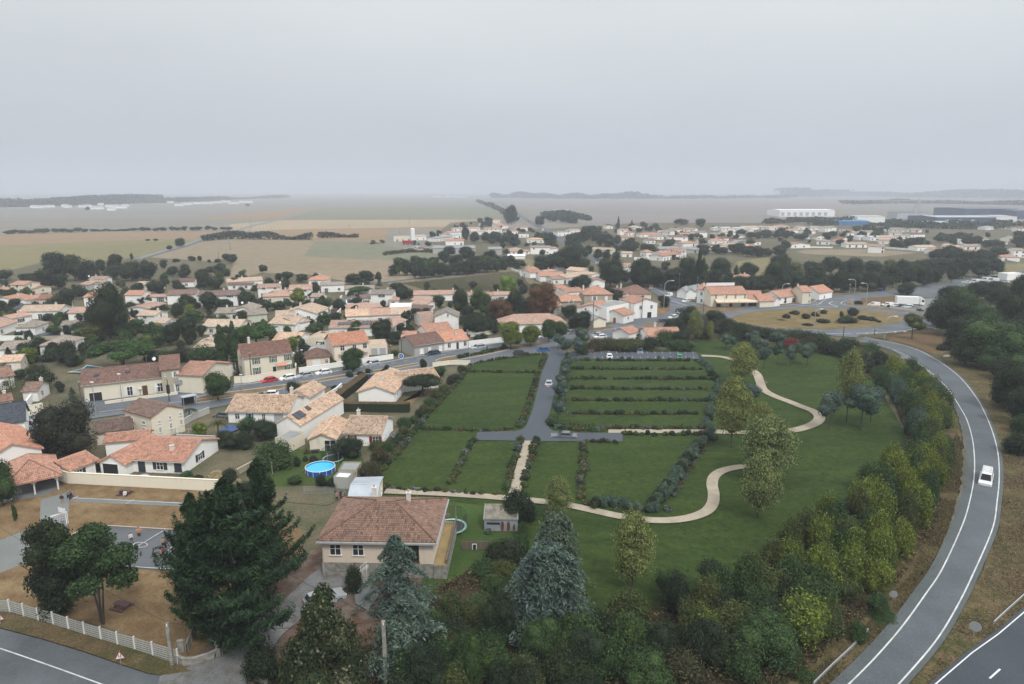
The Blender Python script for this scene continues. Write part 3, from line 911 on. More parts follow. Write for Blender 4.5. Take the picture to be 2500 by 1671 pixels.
def wallrun(label,pts,h,th=.2,mat='ww',auto=False,cap=None,name='garden_wall',cat='wall',group=None):
 c=W(pts)
 root=thing(name,(0,0,0),label,cat,group,auto=auto)
 m,k=MB(),MB()
 L,R=offs(c,th/2),offs(c,-th/2)
 L2,R2=offs(c,th/2+.05),offs(c,-th/2-.05)
 for i in range(len(c)-1):
  a,b,d,e=L[i],L[i+1],R[i+1],R[i]
  for s in((a,b),(b,d),(d,e),(e,a)):
   m.poly([(s[0].x,s[0].y,-.02),(s[1].x,s[1].y,-.02),(s[1].x,s[1].y,h),(s[0].x,s[0].y,h)])
  q=[L2[i],L2[i+1],R2[i+1],R2[i]]
  k.poly([(p.x,p.y,h+.08)for p in q]);k.poly([(p.x,p.y,h)for p in q[::-1]])
  for s in zip(q,q[1:]+q[:1]):k.poly([(s[0].x,s[0].y,h),(s[1].x,s[1].y,h),(s[1].x,s[1].y,h+.08),(s[0].x,s[0].y,h+.08)])
 m.build('wall',MAT[mat],root);k.build('coping',MAT[cap or mat],root)
 cc=c[len(c)//2];root['_c']=[cc.x,cc.y,h]
 return root
 # ------------------------------------------------------------------ vehicles
def prism(m,sec,ys,mi=0,close=True):
 """loft: sec = list of (x,z) outlines, one per entry of ys (half widths); symmetric body"""
 pass
CARS={}
def car_proto(kind):
 if kind in CARS:return CARS[kind]
 Lh,Wd,Ht,hood,wsb,wst,rt,rb,belt=dict(hatch=(4.0,1.76,1.48,.86,.95,1.65,3.35,3.92,.92),suv=(4.5,1.86,1.66,1.02,1.05,1.75,3.95,4.42,1.05),sedan=(4.75,1.82,1.44,.84,1.25,2.0,3.35,4.15,.92),
wagon=(4.6,1.82,1.52,.88,1.15,1.85,4.05,4.52,.95),van=(4.5,1.85,1.85,1.05,.75,1.35,4.30,4.46,1.12),bigvan=(5.6,2.0,2.45,1.25,.6,1.25,5.45,5.56,1.3))[kind]
 g=.20
 # side outline of the lower body, front at x=0
 low=[(.06,g+.12),(0,.48),(.06,hood*.80),(wsb-.05,hood),(wsb+.1,belt),(rb-.12,belt),(Lh-.03,belt*.93),(Lh,.5),(Lh-.08,g+.1)]
 hw=Wd/2
 m=MB()
 st=[(1.0,0.0),(.97,.05),(.86,.12)]
 def ring(k,ins):
  cx,cz=Lh/2,.55
  return[((x-cx)*(1-ins*.35)+cx,(z-cz)*(1-ins)+cz)for x,z in low]
 rows=[]
 for y,ins in((-hw,.16),(-hw*.93,0),(hw*.93,0),(hw,.16)):
  b=len(m.v);m.v+=[(x,y,z)for x,z in ring(0,ins)];rows.append(b)
 n=len(low)
 for a,b in zip(rows,rows[1:]):
  for i in range(n):
   j=(i+1)%n
   m.f.append((a+i,a+j,b+j,b+i));m.uv.append(None);m.mi.append(0)
 for b,rev in((rows[0],False),(rows[-1],True)):
  q=[b+i for i in range(n)]
  m.f.append(tuple(q if rev else q[::-1]));m.uv.append(None);m.mi.append(0)
  # cabin with roof
 yb,yt=hw*.90,hw*.72
 cb=[(wsb,belt-.02),(rb-.06,belt-.02)];ct=[(wst,Ht-.05),(rt,Ht-.03)]
 v=[(cb[0][0],-yb,cb[0][1]),(cb[1][0],-yb,cb[1][1]),(cb[1][0],yb,cb[1][1]),(cb[0][0],yb,cb[0][1]),(ct[0][0],-yt,ct[0][1]),(ct[1][0],-yt,ct[1][1]),(ct[1][0],yt,ct[1][1]),(ct[0][0],yt,ct[0][1])]
 b=len(m.v);m.v+=v+[(wst+.25,-yt*.85,Ht),(rt-.15,-yt*.85,Ht),(rt-.15,yt*.85,Ht),(wst+.25,yt*.85,Ht)]
 for q in((0,1,5,4),(1,2,6,5),(2,3,7,6),(3,0,4,7),(4,5,9,8),(5,6,10,9),(6,7,11,10),(7,4,8,11),(8,9,10,11)):
  m.f.append(tuple(b+i for i in q));m.uv.append(None);m.mi.append(0)
  # wheel-arch lips
 wb=(.82,Lh-.82);wr=.33
 body=m.mesh('body',MAT['white'])
 V=[Vector(p)for p in v]
 def glass(q,sx0,sx1,s0,s1,off):
  a,b_,c,d=q
  def pt(s,t):return(a.lerp(b_,s)).lerp(d.lerp(c,s),t)
  n_=(b_-a).cross(d-a).normalized()*off
  g_=MB().poly([pt(sx0,s0)+n_,pt(sx1,s0)+n_,pt(sx1,s1)+n_,pt(sx0,s1)+n_])
  g_.poly([pt(sx0,s0),pt(sx0,s1),pt(sx1,s1),pt(sx1,s0)])
  return g_
 panel=kind in('van','bigvan')
 parts=[('windscreen',glass((V[3],V[0],V[4],V[7]),.06,.94,.08,.93,.015).mesh('windscreen',MAT['glass'])),('rear_window',glass((V[1],V[2],V[6],V[5]),.1,.9,.25,.9,.015).mesh('rear_window',MAT['glass']))]
 hi=.40 if panel else .93
 for nm,q,fl in(('side_window',(V[0],V[1],V[5],V[4]),0),('side_window',(V[2],V[3],V[7],V[6]),1)):
  a0,a1=((.06,hi)if not fl else(1-hi,.94))
  mid=(a0+a1)/2
  g_=glass(q,a0,mid-.012,.14,.88,.015);g2=glass(q,mid+.012,a1,.14,.88,.015)
  bb=len(g_.v);g_.v+=g2.v;g_.f+=[tuple(bb+i for i in f)for f in g2.f];g_.uv+=g2.uv;g_.mi+=g2.mi
  parts.append((nm,g_.mesh(nm,MAT['glass'])))
 wh=[]
 for x in wb:
  for s in(-1,1):
   t=MB().tube((0,s*.10,0),(0,-s*.11,0),wr,wr,14).mesh('tyre',MAT['tyre'])
   r=MB().tube((0,s*.112,0),(0,s*.02,0),wr*.66,wr*.66,10)
   wh.append(((x,s*(hw-.09),wr),t,r.mesh('rim',MAT['rim'])))
 hl=[('headlight',MB().box(-.015,s*hw*.72-.17,hood*.58,.12,s*hw*.72+.17,hood*.76).mesh('headlight',MAT['clearlamp']))for s in(-1,1)]
 tl=[('tail_light',MB().box(Lh-.12,s*hw*.76-.13,.62,Lh+.015,s*hw*.76+.13,.86).mesh('tail_light',MAT['redlamp']))for s in(-1,1)]
 pl=[('number_plate',MB().box(-.03,-.25,.36,.05,.25,.47).mesh('number_plate',MAT['white'])),('number_plate',MB().box(Lh-.05,-.25,.42,Lh+.03,.25,.53).mesh('number_plate',MAT['white'])),
('bumper',MB().box(-.02,-hw*.8,.22,.1,hw*.8,.34).mesh('bumper',MAT['blackp']))]
 mir=[('mirror',MB().box(wsb+.35,s*(hw+.09)-.09,belt,wsb+.5,s*(hw+.09)+.09,belt+.16).mesh('mirror',MAT['blackp']))for s in(-1,1)]
 CARS[kind]=(Lh,body,parts+hl+tl+pl+mir,wh)
 return CARS[kind]
PAINT=dict(white=(.72,.73,.73),silver=(.36,.38,.40),grey=(.13,.14,.15),black=(.014,.015,.018),red=(.42,.012,.02),blue=(.03,.10,.26),darkblue=(.018,.03,.06),maroon=(.06,.02,.025),green=(.03,.26,.14),ochre=(.32,.22,.10),steelblue=(.16,.20,.26),teal=(.02,.12,.11))
def paint(c):
 return plain('car_paint_'+c,PAINT[c],.22,.02,1,.15 if c in('silver','grey')else 0,0,.6)
def car(kind,c,z,rear,front,label,group='cars',cat='car',name=None,auto=False,extra=None,simple=False):
 Lh,body,parts,wh=car_proto(kind)
 r,f=G(z,*rear),G(z,*front)
 mid=(r+f)/2;d=(r-f).normalized()
 ang=math.atan2(d.y,d.x)
 root=thing(name or{'van':'van','bigvan':'van'}.get(kind,'car'),mid,label,cat,group,ang,auto=auto)
 Mo=T(-Lh/2,0,.01)
 put('body',body,root,Mo,paint(c))
 if not simple:
  for n,me in parts:put(n,me,root,Mo)
  for p,t,rm in wh:
   w=put('wheel',t,root,Mo@T(*p));put('rim',rm,w)
 else:
  for n,me in parts[:4]:put(n,me,root,Mo)
 return root
 # ------------------------------------------------------------------ street furniture
def lamp(z,x,yb,yt,arm=0,label=None,side=1,r=.09):
 g=G(z,x,yb);h=hgt(g,zp(z,x,yt)[1])
 root=thing('street_lamp',g,label or('tall street lamp with a curved arm' if arm else 'straight grey lamp post'),'street lamp','street lamps',auto=label is None)
 m=MB()
 if arm:
  pts=[Vector((0,0,0)),Vector((0,0,h*.8)),Vector((side*arm*.12,0,h*.92)),Vector((side*arm*.45,0,h*.985)),Vector((side*arm,0,h))]
  m.path(cr(pts,4),r,7)
  head=MB().box(side*arm-.15,-.16,h-.12,side*arm+side*.8 if side>0 else side*arm+.15,.16,h+.08)if side>0 else MB().box(side*arm-.8,-.16,h-.12,side*arm+.15,.16,h+.08)
 else:
  m.tube((0,0,0),(0,0,h),r,r*.7,7)
  head=MB().box(-.3,-.18,h,.3,.18,h+.16)
 m.build('post',MAT['steel'],root);head.build('lamp_head',MAT['white'],root)
 return root
def upole(z,x,yb,yt,label=None,conc=False,arms=0):
 g=G(z,x,yb);h=hgt(g,zp(z,x,yt)[1])
 root=thing('utility_pole',g,label or 'dark wooden utility pole','utility pole','utility poles',auto=label is None)
 if conc:MB().box(-.16,-.11,0,.16,.11,h).build('post',MAT['oldcon'],root)
 else:MB().tube((0,0,-.1),(0,0,h),.15,.11,8).build('post',MAT['pole'],root)
 a=MB()
 for k in range(arms):a.box(-.9,-.05,h-.5-k*.6,.9,.05,h-.38-k*.6)
 if arms:a.build('cross_arm',MAT['steel'],root)
 MB().tube((0,-.12,h-.35),(0,-.12,h-.1),.05,.05,6).tube((.12,0,h-.3),(.12,0,h-.05),.04,.04,6).build('insulator',MAT['white'],root)
 root['_top']=h
 return root,g+Vector((0,0,h))
def wire(label,a,b,sag=.8,r=.018):
 pts=[a.lerp(b,t/14)-Vector((0,0,sag*4*(t/14)*(1-t/14)))for t in range(15)]
 o=MB().path(pts,r,4).build('overhead_wire',MAT['blackp'])
 mark(o,label,'wire','overhead wires')
 return o
 # ------------------------------------------------------------------ ground, fields, roads, lawn
MG=dict(earth=ground('dry_village_ground',[(.12,.105,.068),(.155,.13,.085),(.075,.085,.042)],.02,.2,3,bmp=.03),drygrass=ground('dry_grass',[(.225,.16,.085),(.18,.122,.06),(.13,.078,.04)],.06,.35,5,fineamt=.42,bmp=.04),
verge=ground('roadside_grass',[(.088,.070,.032),(.062,.066,.024),(.145,.105,.056)],.09,.5,4,fineamt=.6,bmp=.08),orange=ground('orange_earth',[(.17,.10,.055),(.13,.085,.045),(.11,.085,.042)],.1,.5,4,bmp=.03),
lawn=ground('new_lawn',[(.022,.045,.008),(.033,.057,.010),(.043,.066,.014)],.05,.22,1.3,fineamt=.5,bmp=.04,stretch=(.35,1.3,0)),garden=ground('garden_grass',[(.034,.07,.014),(.05,.095,.02),(.06,.07,.024)],.1,.5,4,fineamt=.35),
wood=ground('woodland_floor',[(.030,.024,.013),(.045,.035,.018),(.060,.040,.024)],.1,.5,3,fineamt=.5),island=ground('roundabout_grass',[(.215,.16,.075),(.17,.125,.055),(.12,.10,.045)],.06,.25,4,fineamt=.3),
needles=ground('needle_litter',[(.13,.075,.05),(.095,.06,.042),(.15,.13,.11)],.15,.8,6,fineamt=.4),gravel=ground('grey_gravel',[(.21,.215,.215),(.16,.165,.165),(.12,.11,.095)],.15,.9,7,fineamt=.35),
road=asphalt('road_asphalt',(.105,.118,.13),.3),road2=asphalt('ramp_asphalt',(.089,.102,.112),.2,.5),motor=asphalt('dark_carriageway',(.048,.058,.068),.15,.35),
oldroad=asphalt('old_asphalt',(.082,.092,.10),.35),shoulder=asphalt('ramp_shoulder',(.082,.094,.096),.2,.4),newroad=asphalt('new_asphalt',(.064,.074,.089),.10,.12),
court=asphalt('court_asphalt',(.10,.105,.115),.16,.15),pave=asphalt('grey_paving',(.165,.175,.17),.16,.2),sand=ground('sand_path',[(.40,.35,.275),(.35,.305,.235),(.30,.26,.20)],.2,.9,7,fineamt=.22),
line=plain('road_paint',(.62,.62,.64),.7,.12,1.2),palel=plain('worn_road_paint',(.50,.51,.52),.8,.25,.8),)
o=flat('ground',[(-9000,-300),(9000,-300),(9000,11500),(-9000,11500)],field('far_fields',(.215,.20,.175),(.175,.172,.152),.2,60,.1),0)
# fields in the plain
FD=dict(tan=field('stubble_field',(.25,.195,.135),(.215,.18,.125),.5,7,.07),pale=field('pale_stubble_field',(.33,.265,.18),(.29,.235,.16),-.35,14,.10),olive=field('olive_field',(.205,.175,.09),(.165,.155,.08),.35,18,.07),
oran=field('russet_field',(.26,.18,.11),(.22,.165,.105),.1,12,.06),grn=field('green_grey_field',(.155,.165,.11),(.18,.175,.12),.25,9,.07),gry=field('grey_field',(.20,.185,.155),(.175,.17,.145),.2,22,.08),
pur=field('purplish_field',(.215,.19,.178),(.18,.168,.158),.1,22,.08),mead=field('dry_meadow',(.19,.165,.085),(.16,.145,.075),.3,7,.08),)
FZ=[.02]
def fld(m,pts):
 FZ[0]+=.012
 flat('field',W(pts),FD[m],FZ[0])
fld('gry',[(-300,545),(-300,510),(0,512),(560,510),(800,508),(660,538),(560,566),(0,572),(-300,575)])
fld('pur',[(-300,541),(-300,520),(600,520),(560,536),(300,538)])
fld('oran',[(450,537),(620,519),(720,511),(780,507),(690,535)])
fld('gry',[(-300,505),(-300,492),(700,490),(1150,492),(1200,505),(780,507)])
fld('pale',[(560,548),(690,537.5),(1230,536.5),(1200,552),(1100,560),(650,563),(560,566)])
fld('oran',[(-300,600),(-300,578),(0,572.5),(300,568),(565,564),(585,563),(500,583),(400,592),(0,600)])
fld('olive',[(-300,740),(-300,600),(0,599.5),(400,584),(492,588),(440,602),(330,632),(250,655),(100,700)])
fld('tan',[(330,640),(450,606),(500,589),(650,572),(900,575),(1100,600),(1010,690),(560,700),(300,690)])
fld('oran',[(610,573),(660,562),(1190,552),(1130,572),(980,588),(760,590)])
fld('grn',[(790,508),(1200,506),(1235,536),(690,537)])
fld('grn',[(768,590),(945,592),(1000,600),(1090,622),(1060,640),(740,627)])
fld('grn',[(880,600),(1000,590),(1120,610),(1110,640),(1000,640)])
fld('gry',[(945,560),(1180,560),(1260,600),(1240,620),(1080,625),(940,600)])
fld('pur',[(1240,490),(1900,484),(2300,484),(2520,488),(2900,490),(2900,512),(1800,514),(1250,510)])
fld('gry',[(1250,510),(1800,514),(2300,512),(2300,560),(1280,560)])
fld('pur',[(1330,520),(1900,514),(2000,524),(1820,545),(1350,548)])
fld('mead',[(1560,645),(1600,632),(1690,628),(1840,625),(1880,650),(1860,690),(1560,700)])
fld('mead',[(1890,655),(1915,612),(1960,607),(2120,606),(2250,616),(2310,622),(2300,655),(1960,665)])
fld('mead',[(2420,668),(2445,645),(2700,640),(2700,680)])
fld('tan',[(1945,615),(1965,610),(2130,609),(2240,618),(2150,628),(1970,622)])
# vineyard with its rows
flat('vineyard_ground',W([(960,712),(985,690),(1100,677),(1250,662),(1290,675),(1325,695),(1300,712),(1180,718),(980,718)]),field('vineyard_soil',(.17,.135,.09),(.14,.12,.08),.2,9,.08),.2)
vr=MB()
a0,a1=P(985,694),P(1265,664);b0,b1=P(1000,714),P(1300,710)
for i in range(46):
 t=i/45
 p,q=a0.lerp(a1,t),b0.lerp(b1,t)+Vector((10*(1-t),0,0))
 n=26
 for k in range(n):
  c=p.lerp(q,(k+.5)/n);d=(q-p).normalized()*((q-p).length/n*.46);e=Vector((-d.y,d.x,0)).normalized()*.28
  h=.55+.35*random.random()
  bb=len(vr.v)
  vr.v+=[c-d-e,c+d-e,c+d+e,c-d+e,c-d+Vector((0,0,h+.2)),c+d+Vector((0,0,h+.2))]
  for f in((0,1,5,4),(2,3,4,5),(0,4,3),(1,2,5)):vr.f.append(tuple(bb+x for x in f));vr.uv.append(None);vr.mi.append(0)
stuff(vr.build('vine_rows',plain('vine_leaves',(.11,.11,.05),.9,.3,.5)),'rows of low vines across the small vineyard behind the hedge')
GRD=[.30]
def sheet(name,pts,m,closed=True,smooth=0,st=True):
 GRD[0]+=.005
 p=cr(W(pts),smooth,True)if smooth else W(pts)
 return flat(name,p,MG[m],GRD[0])
_z[0]=.0
# the village and the near ground are one plateau sheet that hides the field sheets
nearpoly=[(-700,2600),(-700,730),(-300,690),(0,668),(110,640),(250,640),(340,628),(520,640),(560,628),(570,650),(545,690),(640,668),(760,672),(850,690),(940,690),(975,712),(1300,714),(1330,700),
(1260,665),(1240,655),(1300,640),(1080,610),(1040,590),(1100,545),(1160,540),(1250,560),(1330,560),(1560,545),(1900,545),(2300,545),(2560,548),(3200,560),(3300,2600)]
flat('village_ground',[Vector((max(-900,min(900,p.x)),max(-40,p.y),0))for p in W([q for q in nearpoly if q[1]<2000])]+[Vector((420,-20,0)),Vector((-420,-20,0))],MG['earth'],.012+FZ[0])
Z0=.25
def sh(name,pts,m,smooth=0):
 global Z0
 Z0+=.006
 return flat(name,cr(W(pts),smooth,True)if smooth else W(pts),MG[m],Z0)
sh('meadow',[(1560,645),(1600,632),(1690,628),(1840,625),(1880,650),(1860,690),(1560,700)],'garden')
flat('meadow',W([(1890,655),(1915,612),(1960,607),(2120,606),(2250,616),(2310,622),(2300,655),(1960,665)]),FD['mead'],.27)
flat('meadow',W([(1945,617),(1965,611),(2130,610),(2240,618),(2150,628),(1970,622)]),FD['tan'],.275)
flat('meadow',W([(1800,640),(1880,628),(1890,655),(1870,690),(1790,680)]),FD['mead'],.28)
flat('meadow',W([(2400,672),(2445,645),(2700,640),(2700,660),(2440,672)]),FD['mead'],.285)
flat('meadow',W([(1150,645),(1260,630),(1330,640),(1280,665),(1180,668)]),FD['mead'],.285)
Z0=.30
# school grounds, gardens
sh('school_grass',[(-120,1260),(140,1190),(160,1183),(560,1205),(640,1260),(740,1300),(740,1420),(650,1400),(640,1440),(500,1650),(420,1600),(250,1535),(0,1470),(-140,1430)],'drygrass')
sh('grey_path',[(-120,1330),(-40,1310),(100,1225),(170,1205),(170,1222),(165,1300),(170,1335),(90,1370),(0,1405),(-120,1440)],'pave')
sh('grey_path',[(-150,1225),(20,1180),(140,1170),(150,1195),(110,1215),(-100,1250)],'pave')
sh('garden_lawn',[(0,1240),(100,1222),(98,1285),(0,1325),(-100,1370),(-120,1270)],'drygrass')
sh('track',[('F',685,1250),('F',2300,1320),('F',2300,1360),('F',670,1290)],'pave')
sh('sports_court',[('L',285,398),('L',870,66),('L',2300,160),('L',2300,530),('L',1400,490)],'court')
sh('garden_ground',[(400,1170),(440,1120),(560,1080),(640,1010),(900,1010),(930,1170),(800,1240),(560,1220)],'earth')
sh('garden_lawn',[(620,1150),(700,1100),(880,1110),(900,1160),(800,1190),(640,1195)],'garden')
sh('garden_lawn',[('B',1380,1530),('B',1460,1500),('B',1880,1510),('B',2100,1440),('B',2200,1330),('B',2330,1330),('I',600,160),('I',400,370),('B',1300,1570)],'drygrass')
sh('house_plot',[(640,1450),(760,1350),(1000,1290),(1120,1230),(1230,1240),(1260,1350),(1180,1500),(1000,1560),(600,1700),(420,1650),(560,1540)],'needles')
sh('garden_lawn',[(930,1210),(1210,1222),(1300,1240),(1290,1330),(1230,1400),(1100,1500),(1010,1520),(1030,1420),(1090,1350),(1100,1260),(1000,1235)],'garden')
sh('wood_floor',[(580,1760),(640,1640),(1000,1560),(1080,1440),(1190,1370),(1300,1420),(1500,1520),(1800,1420),(1950,1330),(2110,1180),(2215,1075),(2165,950),(2060,880),(1740,830),(1500,850),(1450,830),(1560,770),(1700,745),(1800,790),
(1950,830),(2120,855),(2230,930),(2290,1030),(2300,1130),(2280,1280),(2180,1450),(2050,1580),(1850,1760)],'wood')
sh('roadside_grass',[(2080,840),(2190,850),(2270,900),(2320,980),(2345,1060),(2360,1150),(2345,1290),(2290,1400),(2180,1530),(2020,1760),(1800,1760),(2000,1600),(2150,1450),(2250,1300),(2290,1150),(2270,1010),(2190,900)],'verge')
sh('roadside_grass',[(2130,810),(2160,815),(2290,830),(2420,900),(2600,1050),(2700,1400),(2500,1530),(2250,1760),(2160,1760),(2400,1400),(2445,1150),(2390,985),(2290,870)],'verge')
sh('orange_earth',[('E',1040,860),('E',1250,840),('E',1520,850),('E',1700,1000),('E',1500,1060),('E',1250,960),('E',1100,920)],'orange')
sh('lawn',[(915,1190),(1000,1065),(1150,888),(1230,876),(1340,864),(1370,868),(1430,855),(1690,858),(1696,826),(1760,832),(1990,855),(2060,885),(2130,930),(2175,1000),(2215,1075),(2110,1180),(1950,1330),(1800,1420),(1640,1480),(1500,1520),
(1350,1510),(1290,1400),(1220,1245),(945,1212)],'lawn')
# roads
sh('main_street',[('F',-400,700),('F',-400,520),('F',225,470),('F',560,420),('F',770,330),('F',1000,255),('F',1690,205),('F',2100,180),('B',285,1330),('B',870,1245),('B',1180,1195),('B',1500,1150),('B',1830,1100),('C',45,1062),('C',320,1016),('C',560,978),
('C',820,940),('C',1060,900),('C',1230,868),('C',1500,822),('C',1745,800),('C',1880,772),('C',2140,716),('C',2345,660),('D',430,560),('D',560,500),('D',700,545),('D',900,575),('D',900,660),('D',650,690),('D',500,770),('D',430,800),('D',250,800),
('D',130,850),('D',90,900),('C',1960,915),('C',1700,900),('C',1480,910),('C',1440,1000),('C',1360,1060),('C',1215,1045),('C',1000,1068),('C',620,1140),('C',230,1172),('B',2160,1178),('B',1700,1270),('B',1540,1306),('B',1200,1360),('B',900,1430),
('B',560,1480),('B',0,1580),('F',2000,420),('F',1760,530),('F',1700,700),('F',1470,690),('F',1740,500),('F',1740,380),('F',950,485),('F',240,620)],'road')
sh('median_strip',[('F',1880,335),('F',1900,300),('B',0,1450),('B',780,1345),('B',1300,1255),('B',1700,1195),('B',2040,1135),('B',2050,1155),('B',1640,1228),('B',1250,1290),('B',700,1392),('B',0,1510)],'drygrass')
sh('median_strip',[('C',245,1105),('C',330,1085),('C',440,1070),('C',800,1000),('C',960,990),('C',960,1005),('C',700,1062),('C',460,1105),('C',300,1125)],'drygrass')
sh('orange_earth',[('C',940,985),('C',1100,950),('C',1340,925),('C',1330,945),('C',1100,985),('C',950,1010)],'orange')
sh('dry_verge',[('C',1690,818),('C',1920,775),('C',1945,790),('C',1730,838)],'drygrass')
sh('traffic_island',[('D',255,765),('D',330,750),('D',460,752),('D',470,768),('D',350,780),('D',270,778)],'drygrass',3)
sh('dry_verge',[('D',420,575),('D',540,590),('D',520,640),('D',430,680),('D',370,690)],'drygrass')
sh('roundabout_road',[('D',520,470),('D',640,540),('D',900,576),('D',1200,598),('D',1600,585),('D',1850,560),('D',1960,510),('D',2050,490),('E',640,478),('E',850,455),('E',1150,430),('E',1300,405),('E',1650,345),('E',2100,280),('E',2700,190),('E',2700,300),
('E',2000,370),('E',1620,420),('E',1560,450),('E',1650,505),('E',1520,510),('E',1430,560),('E',1400,640),('E',1430,720),('E',1510,805),('E',1390,800),('E',1200,838),('E',1000,852),('E',800,868),('E',740,890),('E',480,868),
('E',100,845),('E',0,838),('D',1500,822),('D',1300,790),('D',1120,740),('D',1040,690),('D',880,650),('D',640,700)],'road')
sh('dry_verge',[('D',760,590),('D',1060,598),('D',1290,608),('D',1120,640),('D',950,655),('D',800,635)],'drygrass')
sh('dry_verge',[('D',1130,575),('D',1500,574),('D',1800,552),('D',1930,505),('D',2000,478),('D',2346,450),('D',2346,462),('D',2010,494),('D',1930,530),('D',1780,570),('D',1500,588),('D',1200,592)],'drygrass')
sh('dry_verge',[('E',800,510),('E',1130,490),('E',1500,505),('E',1120,560),('E',850,570),('E',760,560)],'orange')
sh('lorry_park',[('E',860,590),('E',880,560),('E',1130,560),('E',1400,515),('E',1580,520),('E',1420,650),('E',1200,625)],'pave')
sh('dry_verge',[('E',640,560),('E',700,530),('E',860,575),('E',1220,632),('E',1400,650),('E',1390,662),('E',1150,640),('E',800,598),('E',670,580)],'drygrass')
sh('ramp_verge',[('E',770,870),('E',1000,855),('E',1200,842),('E',1400,805),('E',1520,830),('E',1520,860),('E',1250,850),('E',1050,865),('E',1060,915),('E',950,900)],'verge')
ic=[P(1995+211*math.cos(t/48*6.283),782+25.5*math.sin(t/48*6.283))for t in range(48)]
Z0+=.006
flat('roundabout_island',ic,MG['island'],Z0)
kb=kerb('kerb',ic+[ic[0],ic[1]],.55,.14,MAT['white']);structure(kb)
for r_,n_ in((1.05,'kerb'),):
 pass
strip('avenue',[('D',640,560),('D',440,450),('D',300,385),('D',170,330),('D',80,290),('T',1120,825),('T',1000,755),('T',900,690)],8,MG['road'],.50)
strip('avenue',[('T',920,700),('T',800,640),('T',600,530),('T',500,460),('T',400,410),('T',300,350),('T',210,290),('T',150,250),('T',60,190),('S',2210,190),('S',2130,130)],9,MG['oldroad'],.40)
strip('side_road',[('C',1800,190),('T',1000,755),('T',900,690),('T',850,660)],6,MG['road'],.49)
strip('field_track',[(335,634),(395,616),(450,601),(492,586),(575,565),(620,551),(680,537),(770,508)],6,MG['pave'],.42)
strip('farm_lane',[(900,695),(990,684),(1100,672),(1245,657)],4,MG['pave'],.43)
strip('village_lane',[('B',1140,760),('B',1210,660),('B',1300,560),('B',1350,505)],5.5,MG['road'],.44)
strip('village_lane',[('A',240,870),('A',500,862),('A',700,870)],5,MG['oldroad'],.44)
# new development
NZ=Z0+.012
def nsh(name,pts,m,smooth=0):
 global NZ
 NZ+=.006
 return flat(name,cr(W(pts),smooth,True)if smooth else W(pts),MG[m],NZ)
nsh('new_road',[('I',1640,40)]and[(1343,852),(1340,872),(1324,911),(1299,1010),(1284,1046),(1276,1054),(1258,1059),(1165,1061),(1162,1081),(1317,1083.5),(1520,1084.5),(1520,1064),(1440,1063),(1372,1062),(1350,1058),(1340,1051),(1336,1040),(1347,993),(1358,950),(1370,885),(1400,879),(1432,881),(1432,868),(1400,866),(1372,862),(1370,846)],'newroad')
nsh('car_park',[(1432,861),(1560,863.5),(1696,864),(1702,868),(1708,881),(1432,881)],'newroad')
nsh('turning_pad',[(1485,1055),(1518,1055),(1520,1063.5),(1485,1063.5)],'sand')
strip('sand_path',[(1515,1059),(1600,1059.5),(1700,1060),(1770,1061),(1850,1062),(1928,1058),(1965,1050),(1992,1038),(2000,1024),(1985,1010),(1960,1000),(1925,986),(1885,970),(1862,955),(1855,937),(1845,916),(1820,900),(1790,884),(1760,876),(1712,873)],2.1,MG['sand'],NZ+.02,8)
strip('sand_path',[(1830,1146),(1800,1148),(1765,1156),(1744,1170),(1738,1190),(1742,1215),(1738,1240),(1718,1260),(1670,1275),(1600,1279),(1520,1270),(1450,1255),(1380,1240),(1310,1231),(1200,1221),(1080,1213),(940,1207)],1.7,MG['sand'],NZ+.024,8)
strip('sand_path',[(1288,1083),(1277,1130),(1259,1199),(1252,1226)],1.75,MG['sand'],NZ+.028)
LZ=NZ+.04
lm=MB()
def line2(a,b,w=.12,z=None):
 a,b=(G(*a)if isinstance(a[0],str)else P(*a)),(G(*b)if isinstance(b[0],str)else P(*b))
 d=(b-a).normalized();n=Vector((-d.y,d.x,0))*w/2
 z=Vector((0,0,z or LZ))
 return[a-n+z,b-n+z,b+n+z,a+n+z]
 # car-park bays
for k in range(14):
 x=1450+k*18.6
 t0,t1=(1432+(x-1432)*1.0,861),(x+3,867.5)
 if k not in():
  q=line2((x-1.5,862),(x+.5,868.5),.07);lm.poly(q)
  q=line2((x+.8,874.5),(x+2.5,880.5),.07);lm.poly(q)
structure(lm.build('bay_lines',MG['palel']))
0 and structure(flat('kerb_strip',W([(1340,852),(1342,852),(1326,905),(1301,1008),(1298.5,1008),(1323,905)]),MAT['concrete'],LZ))
# parking kerb line
structure(flat('garden_verge',W([(1432,859),(1697,862),(1697,863.5),(1432,861)]),MG['lawn'],LZ))
# ramp
RL=cr(W([(2100,838),(2140,846),(2176,857),(2207,871),(2245,894),(2283.6,925),(2314,955.5),(2342,999),(2360,1033),(2373,1079),(2378,1130),(2376,1181),(2363,1245),(2345,1299),(2299,1399),(2255.5,1465),(2202,1539.5),(2143,1609),(2084,1670),(1990,1760)]),6)
RR=cr(W([(2110,826),(2140,834),(2181,842),(2232,856),(2271,875),(2309,899),(2348,932),(2386,982),(2411.5,1033),(2429,1084),(2437,1130),(2438,1181),(2433,1232),(2422,1299),(2373,1414),(2335,1491),(2284,1575),(2204,1670),(2120,1760)]),6)
def away(c,ref,d):
 out=[]
 o=offs(c,d);p=offs(c,-d)
 return o if(o[len(o)//2]-ref[len(ref)//2]).length>(p[len(p)//2]-ref[len(ref)//2]).length else p
m_=min(len(RL),len(RR))
def resample(c,n):
 L=[0]
 for a,b in zip(c,c[1:]):L.append(L[-1]+(b-a).length)
 out=[]
 for i in range(n):
  s=L[-1]*i/(n-1);k=0
  while k<len(L)-2 and L[k+1]<s:k+=1
  out.append(c[k].lerp(c[k+1],(s-L[k])/max(1e-6,L[k+1]-L[k])))
 return out
